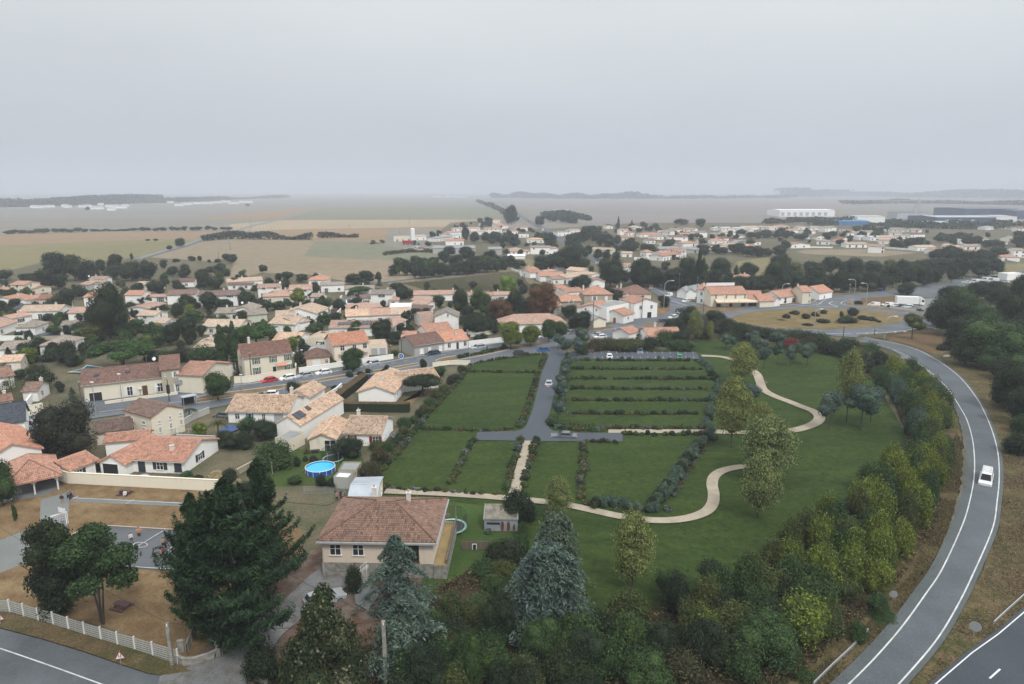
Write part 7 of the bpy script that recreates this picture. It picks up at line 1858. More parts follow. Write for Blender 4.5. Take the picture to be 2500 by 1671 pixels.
row(['dk','fd'],'A',[(60,640),(400,700),(900,700),(1300,660)],12,80,110,30,'garden trees of the village',40)
row(['dk','gr','bd'],'A',[(700,1000),(900,960),(850,860),(1350,900),(1600,900)],12,90,120,26,'garden trees of the village',30)
row(['dk','bd','bg'],'B',[(300,560),(700,580),(1100,600),(1050,720)],10,65,85,24,'garden trees of the village',30)
row(['dk','bd'],'C',[(420,760),(560,760),(700,780),(820,760),(1100,660),(1350,700)],10,110,130,20,'dark trees in the village centre',20)
row(['dk','fd'],'D',[(50,370),(300,380),(560,420),(800,440)],9,150,130,12,'trees along the avenue',16)
row(['dk','fd','bd'],'D',[(880,410),(1200,420),(1500,450)],8,130,130,14,'trees behind the restaurant',20)
row(['Bd','Bg','Bo'],'I',[(30,1020),(120,900),(260,720),(400,560),(560,400),(760,200),(900,30)],18,90,110,8,'scrub along the left edge of the lawn',12)
# ------------------------------------------------------------------ wooded slope: bushes placed over the ground between lawn and ramp
def inside(p,poly):
 x,y=p;c=False
 for(x0,y0),(x1,y1)in zip(poly,poly[1:]+poly[:1]):
  if(y0>y)!=(y1>y)and x<(x1-x0)*(y-y0)/(y1-y0)+x0:c=not c
 return c
def scatter(poly,step,kinds,h0,h1,group,jit=.45,skip=.1):
 g=[P(*p)for p in poly];q=[(p.x,p.y)for p in g]
 xs,ys=[a for a,b in q],[b for a,b in q]
 y=min(ys)
 while y<max(ys):
  x=min(xs)
  while x<max(xs):
   p=(x+random.uniform(-1,1)*step*jit,y+random.uniform(-1,1)*step*jit)
   if inside(p,q)and random.random()>skip:
    h=random.uniform(h0,h1)
    plant(random.choices([k for k,w in kinds],[w for k,w in kinds])[0],Vector((p[0],p[1],0)),h,step*random.uniform(1.1,1.6),group=group)
   x+=step
  y+=step*.9
scatter([(2150,960),(2180,900),(2262,950),(2300,1010),(2312,1100),(2300,1170),(2245,1160),(2225,1100),(2215,1050),(2180,1010)],3.2,[('By',5),('Bo',2),('Bb',1.5),('Bg',3)],4.5,6.8,'bushes on the wooded slope')
scatter([(2225,1120),(2300,1160),(2265,1250),(2225,1350),(2150,1460),(2010,1480),(1900,1480),(1790,1455),(1870,1400),(1990,1320),(2120,1205)],2.9,[('By',8),('Bo',2),('Bn',.3),('Bg',3)],4.6,7.6,'bushes on the wooded slope')
scatter([(1500,1545),(1650,1505),(1780,1455),(1900,1470),(2010,1450),(2110,1460),(2000,1570),(1870,1700),(1500,1720),(1420,1600)],3.2,[('Bd',4),('Bn',1),('Bg',5),('Bo',3),('By',.8)],3.2,6.0,'bushes at the foot of the slope')
scatter([(1000,1600),(1090,1500),(1200,1490),(1300,1560),(1430,1570),(1480,1600),(1500,1730),(1240,1760),(960,1760)],2.8,[('Bn',1.2),('Bd',4),('Bo',3),('Bg',4)],2.4,4.6,'scrub at the bottom of the picture')
scatter([(1130,1420),(1190,1370),(1260,1400),(1280,1470),(1200,1520),(1120,1490)],3.0,[('Bo',2),('Bg',2),('Bd',2)],2.0,3.6,'bushes right of the front garden')
scatter([(2000,850),(2110,862),(2160,895),(2170,960),(2120,920),(2060,880)],4.4,[('Bd',3),('Bg',2),('Bo',1)],3.0,5.0,'bushes on the wooded slope')
scatter([(1700,790),(1790,800),(1900,832),(2010,845),(2050,868),(1900,842),(1780,822),(1700,812)],5.2,[('Bd',3),('Bn',2),('Bo',1)],2.6,4.4,'bushes behind the park trees')
scatter([(2100,1530),(2150,1470),(2170,1500),(2120,1560)],2.6,[('Bg',1)],.9,1.4,'low bushes on the verge',skip=.3)
for q in(('Bg','Q',940,910,690,250),('Bg','Q',740,1170,960,190),('Bg','Q',230,1530,1410,220)):TR(*q)
# small garden shrubs and trees between the village houses
def garden(poly,n,kinds,wpx,hpx):
 for i in range(n):
  for t in range(20):
   x,y=random.uniform(min(a for a,b in poly),max(a for a,b in poly)),random.uniform(min(b for a,b in poly),max(b for a,b in poly))
   if inside((x,y),poly):break
  f=(y-465)/300;k=random.uniform(.6,1.3)
  TR(random.choice(kinds),'X',x,y,y-hpx*f*k,wpx*f*k,group='garden greenery between the houses')
garden([(0,690),(120,650),(560,660),(980,700),(1000,800),(860,860),(560,870),(420,860),(180,900),(0,900)],230,['bd','bd','bg','dk','bo','fg','fd','co','po','yg','Bg'],28,27)
garden([(980,700),(1300,690),(1500,720),(1560,800),(1400,800),(1000,800)],26,['dk','bd','bg'],26,24)
garden([(1100,545),(1300,560),(1700,560),(2400,560),(2480,620),(2250,610),(1900,600),(1640,625),(1300,640),(1080,600)],90,['fd','bd','fg','fd'],42,38)
# ------------------------------------------------------------------ hedges of the lawn plots: one hedge = one thing, its shrubs are parts
def hedge(label,pts,h,w,step,mats,z='X',gaps=.03,jit=.16):
 h*=1.0;w*=.86;step*=.82
 c=cr(W([(z,*p)for p in pts]),6)
 L=[0]
 for a,b in zip(c,c[1:]):L.append(L[-1]+(b-a).length)
 root=thing('hedge',c[0],label,'hedge','flowering hedges between the lawn plots')
 s=step*.5
 while s<L[-1]:
  k=max(i for i in range(len(L))if L[i]<=s);k=min(k,len(c)-2)
  p=c[k].lerp(c[k+1],(s-L[k])/max(1e-6,L[k+1]-L[k]))-c[0]
  if random.random()>gaps:
   q=random.uniform(.78,1.25)
   o=put('shrub',PRO['hedge'][random.randrange(3)][0],root,T(p.x+random.uniform(-1,1)*jit,p.y+random.uniform(-1,1)*jit,0,random.uniform(0,6.28),(w*q*1.15,w*1.15,h*random.uniform(.75,1.25))),MAT[random.choice(mats)])
  s+=step*random.uniform(.85,1.1)
HM=['fl','fl','ol','dk','fl','dk','gr','ol','dk','fw']
HR=[((1395,1708),884,'first'),((1395,1720),905,'second'),((1393,1738),929,'third'),((1391,1728),954,'fourth'),((1393,1724),982,'fifth'),((1384,1712),1015,'sixth')]
for(x0,x1),y,n in HR:
 hedge(f'{n} flowering hedge below the car park, counted from the top',[(x0,y),((x0+x1)/2,y+1),(x1,y+1)],1.25,1.7,1.35,['dk','ol','dk','fl','dk','fl','dk','fw'])
hedge('flowering hedge along the upper side of the short sand path',[(1480,1052),(1600,1053),(1722,1053)],1.3,1.7,1.35,HM)
hedge('flowering hedge along the lower side of the short sand path',[(1520,1066),(1620,1067),(1725,1065)],1.3,1.7,1.35,HM)
hedge('short hedge at the lower right of the cross street',[(1425,1085),(1470,1085),(1512,1087)],1.1,1.5,1.3,HM)
hedge('curving hedge between main street and lawn',[(1155,893),(1200,884),(1250,877),(1300,871),(1338,868)],1.1,1.5,1.4,['fl','dk','ol'])
hedge('hedge separating the small upper plot from the big lawn',[(1145,912),(1230,913),(1316,914)],1.1,1.6,1.3,HM)
hedge('short hedge beside the top of the new road',[(1331,872),(1325,890),(1319,905)],1.3,1.6,1.3,HM)
hedge('hedge along the left side of the new road',[(1312,918),(1303,950),(1292,985),(1280,1020),(1268,1050)],1.2,1.7,1.3,HM)
hedge('hedge along the bottom of the big lawn',[(1028,1053),(1120,1055),(1190,1057),(1252,1051)],1.2,1.6,1.3,HM)
hedge('long diagonal hedge on the left edge of the lawn',[(1148,896),(1120,935),(1085,975),(1050,1012),(1015,1055),(985,1095),(950,1135),(918,1178)],1.3,1.8,1.3,HM)
hedge('diagonal hedge between the two lower left plots',[(1158,1078),(1140,1110),(1118,1150),(1094,1200)],1.2,1.7,1.3,HM)
hedge('hedge left of the straight sand path',[(1273,1078),(1262,1115),(1248,1160),(1236,1205)],1.3,1.8,1.3,HM)
hedge('hedge right of the straight sand path',[(1310,1079),(1300,1110),(1288,1155),(1278,1205)],1.3,1.8,1.3,HM)
hedge('hedge on the left side of the large lower right plot',[(1424,1085),(1424,1130),(1420,1180),(1414,1232)],1.3,1.8,1.3,HM)
hedge('hedge along the bottom sand path',[(935,1197),(1010,1203),(1080,1207),(1150,1212),(1215,1215)],1.1,1.6,1.3,HM)
hedge('low shrubs below the large lower right plot',[(1425,1238),(1500,1246),(1560,1250),(1630,1252)],1.0,1.6,1.5,HM)
hedge('flower bed hedge at the road junction',[(1342,1030),(1350,1045),(1375,1052),(1420,1055),(1478,1056)],1.4,2.2,1.2,['fl','gr','dk','bl','fl'],gaps=0)
hedge('second row of the flower bed at the road junction',[(1352,1036),(1372,1044),(1420,1048),(1475,1050)],1.2,2.0,1.2,['fl','gr','gr','fw'],gaps=0)
hedge('shrub strip between new road and hedged plots',[(1388,872),(1384,900),(1380,930),(1376,960),(1372,990),(1366,1015)],1.6,2.0,1.3,['gr','bl','bl','fl'],gaps=0)
hedge('planted hedge on the median of the main street',[('C',450,1088)]and[(1117,878),(1150,872),(1190,863),(1236,853)],1.3,2.6,1.3,['dk','gr','dk'],gaps=0)
# blue-green shrub belt on the right of the plots
def belt(pts,n,hpx,wpx,label):
 c=[Vector((x,y,0))for x,y in pts]
 for i in range(n):
  s=(i+.5)/n*(len(c)-1);k=min(int(s),len(c)-2);p=c[k].lerp(c[k+1],s-k)
  x,y=p.x+random.uniform(-4,4),p.y+random.uniform(-2,2)
  f=(y-465)/500
  TR(random.choice(['bb','bb','bb','bd']),'X',x,y+hpx*f*.45,y-hpx*f*.6,wpx*f*random.uniform(.8,1.25),group=label)
belt([(1708,880),(1735,905),(1755,935),(1748,960),(1738,985),(1730,1010),(1725,1035),(1738,1058)],24,20,26,'blue green shrubs edging the plots')
belt([(1730,1065),(1705,1088),(1685,1110),(1665,1140),(1645,1165),(1625,1195),(1600,1225)],24,24,30,'blue green shrubs edging the plots')
belt([(1445,1236),(1480,1222),(1540,1238),(1600,1245),(1590,1225)],8,20,26,'blue green shrubs edging the plots')
hedge('orange flowering edge below the blue green shrubs',[(1750,1072),(1712,1110),(1690,1140),(1665,1180),(1640,1225)],.9,1.4,1.3,['fl','fl','fw','br'])
for x,y in((1512,864),(1593,864),(1519,882),(1608,881)):
 TR('bo','X',x,y,y-13,13,group='round shrubs in the car park')
 # clipped brown hedge
def boxhedge(label,pts,h,th,top,side):
 c=W(pts);L,R=offs(c,th/2),offs(c,-th/2)
 r=thing('clipped_hedge',c[0],label,'hedge')
 a,b=MB(),MB();o=c[0]
 n=len(c)
 m=MB()
 C,N=[],[]
 g=np.random.default_rng(3)
 for i in range(n-1):
  for p,q in((L[i],L[i+1]),(R[i+1],R[i]),(R[i],L[i]),(L[i+1],R[i+1])):
   a.poly([p-o,q-o,q-o+Vector((0,0,h)),p-o+Vector((0,0,h))])
   ln=(q-p).length;k=int(ln*h*55);t=g.uniform(size=k);zz=g.uniform(0,h,k)
   C.append(np.stack([p.x-o.x+(q.x-p.x)*t,p.y-o.y+(q.y-p.y)*t,zz],1));nn=(q-p).cross(Vector((0,0,1)));N.append(g.normal(size=(k,3))*.6+np.array(nn.normalized()))
  b.poly([p-o+Vector((0,0,h))for p in(L[i],L[i+1],R[i+1],R[i])])
  k=int((L[i+1]-L[i]).length*th*60);t,u=g.uniform(size=k),g.uniform(size=k)
  X=np.stack([(L[i].x*(1-u)+R[i].x*u)*(1-t)+(L[i+1].x*(1-u)+R[i+1].x*u)*t-o.x,(L[i].y*(1-u)+R[i].y*u)*(1-t)+(L[i+1].y*(1-u)+R[i+1].y*u)*t-o.y,np.full(k,h+.03)+g.normal(size=k)*.05],1)
  m.v+=[0]*0
  TOP.append(X)
 a.build('sides',MAT[side],r);b.build('top',MAT[top],r)
 put('side_leaves',leaf_mesh('side_leaves',np.concatenate(C),np.concatenate(N),np.full(sum(map(len,C)),.10),1,MAT[side]),r)['kind']='stuff'
 t=np.concatenate(TOP);put('top_leaves',leaf_mesh('top_leaves',t,g.normal(size=t.shape)*.5+np.array([0,0,1]),np.full(len(t),.09),1,MAT[top]),r)['kind']='stuff'
TOP=[]
MAT['hedgetop']=leafmat('cut_hedge_top',(.085,.055,.028),(.14,.09,.045),(.20,.13,.065))
boxhedge('tall clipped hedge with brown top running from the street past the white house',[('B',1215,1545),('B',1525,1305)],2.1,1.9,'hedgetop','dk')
TOP=[]
boxhedge('tall clipped hedge with brown top and dark front below the white house',[('G',1600,400),('G',1700,418),('G',2346,424)],2.1,1.5,'hedgetop','dk')
# undergrowth of the slope and rough verge grass
def tufts(name,poly,n,size,hz,mat,label,z0=0.3):
 q=[(p.x,p.y)for p in W(poly)];g=np.random.default_rng(n)
 xs,ys=[a for a,b in q],[b for a,b in q];pts=[]
 while len(pts)<n:
  p=(g.uniform(min(xs),max(xs)),g.uniform(min(ys),max(ys)))
  if inside(p,q)and math.sin(p[0]*.55+math.sin(p[1]*.4)*2)+math.sin(p[1]*.7+1)>g.uniform(-1.7,1.2):pts.append(p)
 X=np.array(pts);C=np.concatenate([X,z0+g.uniform(0,hz,(n,1))**1.5],1)
 return stuff(put(name,leaf_mesh(name,C,g.normal(size=(n,3))*.8+np.array([0,-.3,.6]),size*g.uniform(.5,1.4,n),.8,MAT[mat]),None),label)
MAT['dryt']=leafmat('dry_tuft',(.07,.05,.03),(.13,.09,.055),(.24,.17,.11))
MAT['verget']=leafmat('verge_tuft',(.045,.045,.016),(.085,.072,.03),(.15,.11,.055))
WOODP=[(600,1740),(1080,1440),(1190,1390),(1300,1470),(1500,1540),(1800,1440),(1950,1350),(2110,1200),(2220,1085),(2170,950),(2230,930),(2290,1030),(2310,1130),(2290,1280),(2180,1450),(2050,1580),(1850,1740)]
tufts('undergrowth',WOODP,60000,.16,.9,'br','tangled brown undergrowth below the bushes of the slope')
tufts('undergrowth',WOODP,26000,.14,1.0,'dryt','pinkish dry brambles between the bushes of the slope')
tufts('rough_grass',[(2290,1150),(2335,1060),(2365,1120),(2360,1200),(2300,1370),(2200,1510),(2040,1720),(1900,1720),(2100,1550),(2230,1400)],42000,.10,.35,'verget','rough yellowish grass beside the ramp')
tufts('rough_grass',[(2450,1100),(2600,1150),(2650,1420),(2500,1500),(2370,1600),(2230,1730),(2300,1600),(2400,1420),(2440,1280)],42000,.10,.3,'dryt','dry grass between ramp and dark carriageway')
tufts('rough_grass',[(0,1490),(250,1560),(440,1625),(400,1655),(200,1598),(0,1538)],14000,.07,.25,'verget','rough grass strip between slatted fence and country road')
# ------------------------------------------------------------------ garden objects
def disc(m,r,z,n=28,mi=0):
 m.poly([(r*math.cos(t/n*6.283),r*math.sin(t/n*6.283),z)for t in range(n)],mi=mi)
MAT['poolblue']=plain('pool_liner_blue',(.015,.09,.42),.4,.12,2)
MAT['poolwater']=plain('pool_water',(.02,.42,.68),.08,.10,.8,0,.01,.6)
g=G('G',1497,1000);dpt=depth(g);R_=(1630-1357)/2/3.91*dpt/FPX
r=thing('above_ground_pool',g,'round blue above ground swimming pool with white rim and bright water','pool')
MB().tube((0,0,0),(0,0,1.15),R_,R_,32,cap=False).build('wall',MAT['poolblue'],r)
m=MB();disc(m,R_-.02,1.0,32);m.build('water',MAT['poolwater'],r)
rim=MB();pts=[Vector((R_*math.cos(t/32*6.283),R_*math.sin(t/32*6.283),1.17))for t in range(33)];rim.path(pts,.05,6);rim.build('rim',MAT['white'],r)
for k in range(14):
 a=k/14*6.283;c,s=math.cos(a),math.sin(a)
 MB().tube(((R_+.07)*c,(R_+.07)*s,0),((R_+.05)*c,(R_+.05)*s,1.15),.035,.035,5).build('leg',MAT['white'],r)
lad=MB();a=math.pi*1.0
for s in(-.22,.22):
 lad.tube((-R_-.7,s,0),(-R_+.02,s,1.5),.025);lad.tube((-R_+.02,s,1.5),(-R_+.4,s,.9),.025)
for k in range(4):lad.tube((-R_-.55+k*.16,-.22,.3+k*.3),(-R_-.55+k*.16,.22,.3+k*.3),.02)
lad.build('ladder',MAT['steel'],r)
def tramp(g,rr,label,hz=.85,net=1.9):
 r=thing('trampoline',g,label,'trampoline')
 m=MB();disc(m,rr*.86,hz,28);m.build('mat',MAT['blackp'],r)
 m=MB()
 for i in range(28):
  a,b=i/28*6.283,(i+1)/28*6.283
  m.poly([(rr*.86*math.cos(a),rr*.86*math.sin(a),hz),(rr*math.cos(a),rr*math.sin(a),hz+.04),(rr*math.cos(b),rr*math.sin(b),hz+.04),(rr*.86*math.cos(b),rr*.86*math.sin(b),hz)])
  m.poly([(rr*math.cos(a),rr*math.sin(a),hz+.04),(rr*math.cos(a),rr*math.sin(a),hz-.1),(rr*math.cos(b),rr*math.sin(b),hz-.1),(rr*math.cos(b),rr*math.sin(b),hz+.04)])
 m.build('edge_pad',plain('mint_pad',(.28,.55,.45),.6,.06),r)
 for k in range(6):
  a=k/6*6.283+.3;c,s=math.cos(a)*rr,math.sin(a)*rr
  MB().tube((c,s,0),(c,s,hz+net),.03,.03,6).build('pole',MAT['steel'],r)
 n=MB()
 for i in range(56):
  a=i/56*6.283;n.tube((rr*math.cos(a),rr*math.sin(a),hz),(rr*math.cos(a),rr*math.sin(a),hz+net),.010,.010,3,False)
 for k in range(12):
  z=hz+net*(k+1)/12
  pp=[Vector((rr*math.cos(i/28*6.283),rr*math.sin(i/28*6.283),z))for i in range(29)]
  n.path(pp,.010 if k<11 else .03,3)
 n.build('safety_net',MAT['blackp'],r)
tramp(G('I',790,1560),2.1,'large trampoline with black safety net and mint edge behind the brown roofed house')
tramp(G('G',1615,895),1.75,'small trampoline with dark net beside the patio tree',.7,1.6)
# picnic tables
def picnic(z,x,y,label,rz,mat='plum'):
 r=thing('picnic_table',G(z,x,y),label,'picnic table','picnic tables of the school',rz)
 for k in range(5):MB().box(-.95,-.37+k*.15,.72,.95,-.24+k*.15,.76).build('table_plank',MAT[mat],r)
 for s in(-1,1):
  for k in range(2):MB().box(-.95,s*.72-.13+k*.14,.43,.95,s*.72-.01+k*.14,.47).build('bench_plank',MAT[mat],r)
 for q in(-.65,.65):
  MB().box(q-.04,-.82,.36,q+.04,.82,.42).tube((q,-.62,0),(q,-.2,.72),.05,.05,4).tube((q,.62,0),(q,.2,.72),.05,.05,4).build('leg',MAT[mat],r)
picnic('L',1170,850,'maroon wooden picnic table on the dry grass under the branching tree',-.35)
picnic('F',1195,1215,'dark red picnic table with two children sitting before the school wall',-.1)
# goals
def goal(z,a,b,label,h=2.0):
 p,q=G(z,*a),G(z,*b);d=q-p;L=d.length
 r=thing('goal',p,label,'goal','sports court goals',math.atan2(d.y,d.x))
 for u in(0,L):MB().tube((u,0,0),(u,0,h),.05,.05,6).build('post',MAT['white'],r)
 MB().tube((0,0,h),(L,0,h),.05,.05,6).build('crossbar',MAT['white'],r)
 n=MB()
 for k in range(11):
  u=L*k/10;n.tube((u,0,h),(u,.55,h-.1),.012,.012,3).tube((u,.55,h-.1),(u,.95,.05),.012,.012,3)
 for k in range(5):n.tube((0,.55+k*.1,h-.1-k*.42),(L,.55+k*.1,h-.1-k*.42),.012,.012,3)
 n.build('net',MAT['white'],r)
goal('L',(505,95),(655,45),'white sports goal with net behind the left tree')
r=thing('basketball_hoop',G('L',610,90),'white basketball board on a pole behind the left goal','basketball hoop',rz=-.4)
MB().tube((0,.5,0),(0,.5,2.9),.06).tube((0,.5,2.8),(0,.05,2.9),.05).build('post',MAT['white'],r);MB().box(-.55,0,2.5,.55,.04,3.2).build('backboard',MAT['white'],r)
m=MB();m.path([Vector((.22*math.cos(t/12*6.283),-.25+.22*math.sin(t/12*6.283),2.6))for t in range(13)],.02,4);m.build('ring',MAT['signred'],r)
# wheelie bins
def bin_(z,x,y,lid,label):
 r=thing('wheelie_bin',G(z,x,y),label,'wheelie bin','wheelie bins at the drive',.5)
 m=MB();m.v=[(-.24,-.28,.06),(.24,-.28,.06),(.24,.28,.06),(-.24,.28,.06),(-.30,-.36,1.0),(.30,-.36,1.0),(.30,.36,1.0),(-.30,.36,1.0)]
 for f in((0,3,2,1),(4,5,6,7),(0,1,5,4),(1,2,6,5),(2,3,7,6),(3,0,4,7)):m.f.append(f);m.uv.append(None);m.mi.append(0)
 m.build('tub',MAT['blackp'],r);MB().box(-.32,-.39,1.0,.32,.39,1.08).build('lid',lid,r);MB().tube((-.28,.38,.98),(.28,.38,.98),.025).build('handle',MAT['blackp'],r)
 for s in(-1,1):MB().tube((s*.22,.28,.1),(s*.28,.28,.1),.1,.1,10).build('wheel',MAT['tyre'],r)
bin_('M',395,1130,plain('blue_lid',(.02,.10,.36),.5,.05),'black wheelie bin with blue lid beside the gravel drive')
bin_('M',430,1090,plain('yellow_lid',(.48,.36,.03),.5,.05),'black wheelie bin with yellow lid beside the gravel drive')
# park benches, pole on the drive edge, posts
def bench(z,x,y,label,rz=0):
 r=thing('park_bench',G(z,x,y),label,'bench','benches along the sand path',rz)
 for k in range(3):MB().box(-.8,-.2+k*.16,.42,.8,-.06+k*.16,.46).build('seat_slat',MAT['wood'],r)
 for k in range(2):MB().box(-.8,.28,.6+k*.18,.8,.31,.73+k*.18).build('back_slat',MAT['wood'],r)
 for s in(-.6,.6):MB().box(s-.04,-.2,0,s+.04,.3,.42).build('leg',MAT['concrete'],r)
bench('J',2232,385,'pale bench beside the upper bend of the sand path',1.2)
bench('I',1740,1390,'bench under the pale tree beside the lower sand path',.1)
r=thing('edge_beam',G('M',620,1310),'long pale beam edging the gravel drive','beam');q=G('M',890,1070)-G('M',620,1310);MB().tube((0,0,.1),(q.x,q.y,.1),.07,.07,4).build('beam',MAT['concrete'],r)
r=thing('garden_swing',G('G',990,1010),'metal garden swing frame beside the block wall','swing')
for s in(-1,1):MB().tube((s*1.1,-.8,0),(s*.8,0,2.1),.04).tube((s*1.1,.8,0),(s*.8,0,2.1),.04).build('leg',MAT['steel'],r)
MB().tube((-.8,0,2.1),(.8,0,2.1),.04).build('beam',MAT['steel'],r);MB().box(-.3,-.15,.5,.3,.15,.54).tube((-.25,0,.52),(-.25,0,2.1),.012).tube((.25,0,.52),(.25,0,2.1),.012).build('seat',MAT['blackp'],r)
# garden sheds near the pool
house('low flat shed roof heaped with leaves right of the blue pool','G',1665,985,1845,985,1.9,3.2,'f',0,'G','s',win=[],chim=[],cat='shed',name='garden_shed')
house('small white roofed lean-to below the leaf covered shed','G',1620,1050,1755,1060,1.9,2.0,'f',0,'W','g',win=[],chim=[],cat='shed',name='garden_shed')
# swimming pools set in the ground
for z,pp,l in(('A',[(640,1232),(790,1195),(830,1160),(990,1180),(1010,1205),(800,1235)],'in-ground pool with pale surround beside the farmhouse'),('G',[(520,640),(580,570),(720,570),(740,600),(640,640)],'blue covered pool in the palm garden')):
 c=W([(z,*p)for p in pp]);o=flat('garden_pool',c,MAT['concrete']if z=='A' else plain('pool_cover',(.03,.07,.20),.5,.2),.9*0+.62,False);mark(o,l,'pool');
 if z=='A':
  cc=sum(c,Vector())/len(c);i=flat('water',[cc+(p-cc)*.78 for p in c],plain('green_pool_water',(.03,.17,.20),.1,.1),.63,False);i.parent=o
  # patio furniture
def garden_table(z,x,y,label,rz=0):
 r=thing('garden_table',G(z,x,y),label,'table',None,rz);MB().box(-.8,-.45,.72,.8,.45,.76).build('tabletop',MAT['blackp'],r)
 for s in(-1,1):
  for q in(-1,1):MB().tube((s*.7,q*.38,0),(s*.7,q*.38,.72),.03).build('leg',MAT['steel'],r)
garden_table('F',1070,1010,'dark patio table under the porch of the orange roofed house')
garden_table('G',1445,820,'black barbecue table beside the patio door',.2)
for i,(x,y)in enumerate(((1040,1000),(1100,1000),(1010,1015),(1085,1030))):
 r=thing('garden_chair',G('F',x,y),['dark garden chair at the back left of the porch table','dark garden chair right of the porch table','dark garden chair left of the porch table','dark garden chair in front of the porch table'][i],'chair','chairs around the porch table',i*1.5);MB().box(-.22,-.22,.4,.22,.22,.45).build('seat',MAT['blackp'],r);MB().box(-.22,.19,.45,.22,.23,.9).build('backrest',MAT['blackp'],r)
 for s in(-.19,.19):
  for q in(-.19,.19):MB().tube((s,q,0),(s,q,.4),.02).build('leg',MAT['blackp'],r)
r=thing('covered_boat',G('F',1370,1050),'low grey covered tub before the orange roofed house','tub');MB().ball((0,0,.15),1.0,.5,14,6).build('cover',MAT['greyclad'],r);MB().tube((0,0,0),(0,0,.3),1.0,1.0,14).build('side',MAT['blackp'],r)
r=thing('cabbage_patch',G('N',225,650),'patch of pale cabbages on the front lawn','vegetables')
bpy.data.objects.remove(r);stuff(put('cabbages',crown('cabbages',5,5,400,.10,'mound'),None,Matrix.Translation(G('N',225,650))@T(0,0,0,0,(2.0,1.0,.5)),MAT['bs']),'patch of pale cabbages on the front lawn')
# satellite dishes and boat
def dish(z,x,y,label,h=6):
 g=G(z,x,y,h);r=thing('satellite_dish',g,label,'satellite dish','satellite dishes');m=MB();disc(m,.45,0,14);o=m.build('reflector',MAT['white'],r,T(0,-.1,0,0,1,math.radians(70)));MB().tube((0,0,0),(0,.1,-1.0),.03).build('mast',MAT['steel'],r)
for z,x,y,h,l in(('A',1472,1080,5.5,'white satellite dish above the long farmhouse ridge'),('A',850,292,6,'white satellite dish on the pink roof among dark trees'),('B',358,545,6,'white satellite dish above the greyish hip roof'),('B',720,352,6,'white satellite dish beside the pale orange roof'),('B',1120,655,4,'white satellite dish beside the village lane')):
 dish(z,x,y,l,h)
g=G('C',610,850,1.2);r=thing('covered_boat',G('C',610,870),'white covered boat behind the terraced pair','boat',rz=.1);MB().ball((0,0,1.2),3.2,.8,16,6).build('cover',MAT['white'],r,T(0,0,0,0,(1,.38,1)));MB().box(-1.5,-.6,0,1.5,.6,.9).build('trailer',MAT['blackp'],r)
# ------------------------------------------------------------------ people: one continuous body each, clothes and hair as children
def body_mesh(pose,seed=0):
 J=dict(pel=(0,0,.93),ch=(0,.01,1.28),nk=(0,.01,1.48),hd=(0,-.01,1.62),tp=(0,0,1.73))
 for s,n in((-1,'l'),(1,'r')):
  J['sh'+n]=(s*.19,.01,1.40);J['el'+n]=(s*.26,.02,1.12);J['wr'+n]=(s*.27,-.06,.88);J['ha'+n]=(s*.27,-.09,.78)
  J['hp'+n]=(s*.10,0,.90);J['kn'+n]=(s*.11,-.02,.50);J['an'+n]=(s*.11,.02,.09);J['to'+n]=(s*.12,-.14,.04)
 if pose=='walk':
  J['knl']=(-.11,-.20,.52);J['anl']=(-.11,-.22,.10);J['tol']=(-.11,-.37,.07);J['knr']=(.11,.05,.49);J['anr']=(.11,.27,.13);J['tor']=(.11,.13,.04)
  J['ell']=(-.25,.14,1.14);J['wrl']=(-.26,.16,.90);J['hal']=(-.26,.14,.80);J['elr']=(.25,-.08,1.14);J['wrr']=(.26,-.26,.97);J['har']=(.25,-.34,.93)
 if pose=='arms':
  J['ell']=(-.34,-.08,1.24);J['wrl']=(-.22,-.24,1.36);J['hal']=(-.14,-.27,1.40);J['elr']=(.36,-.05,1.22);J['wrr']=(.50,-.10,1.36);J['har']=(.56,-.12,1.40)
 if pose=='sit':
  for k in list(J):
   x,y,z=J[k]
   if k[:2]not in('kn','an','to','hp'):J[k]=(x,y,z-.43)
  for s,n in((-1,'l'),(1,'r')):
   J['hp'+n]=(s*.10,0,.50);J['kn'+n]=(s*.12,-.42,.52);J['an'+n]=(s*.12,-.40,.10);J['to'+n]=(s*.12,-.55,.05)
   J['el'+n]=(s*.26,-.06,.72);J['wr'+n]=(s*.20,-.28,.68);J['ha'+n]=(s*.17,-.36,.70)
 R=dict(pel=.145,ch=.15,nk=.062,hd=.098,tp=.07,sh=.075,el=.050,wr=.034,ha=.040,hp=.105,kn=.068,an=.045,to=.038)
 E=[('pel','ch'),('ch','nk'),('nk','hd'),('hd','tp')]
 for n in 'lr':E+=[('ch','sh'+n),('sh'+n,'el'+n),('el'+n,'wr'+n),('wr'+n,'ha'+n),('pel','hp'+n),('hp'+n,'kn'+n),('kn'+n,'an'+n),('an'+n,'to'+n)]
 ks=list(J);me=bpy.data.meshes.new('skel');me.from_pydata([J[k]for k in ks],[(ks.index(a),ks.index(b))for a,b in E],[])
 o=bpy.data.objects.new('skel',me);COL.objects.link(o)
 sm=o.modifiers.new('s','SKIN')
 for i,k in enumerate(ks):
  rr=R.get(k)or R[k[:2]];me.skin_vertices[0].data[i].radius=(rr,rr*(.8 if k in('pel','ch')else 1));
 me.skin_vertices[0].data[0].use_root=True
 o.modifiers.new('u','SUBSURF').levels=1
 dg=bpy.context.evaluated_depsgraph_get();b=bpy.data.meshes.new_from_object(o.evaluated_get(dg));b.name='body'
 bpy.data.objects.remove(o)
 b.materials.clear();b.materials.append(MAT['skin'])
 return b
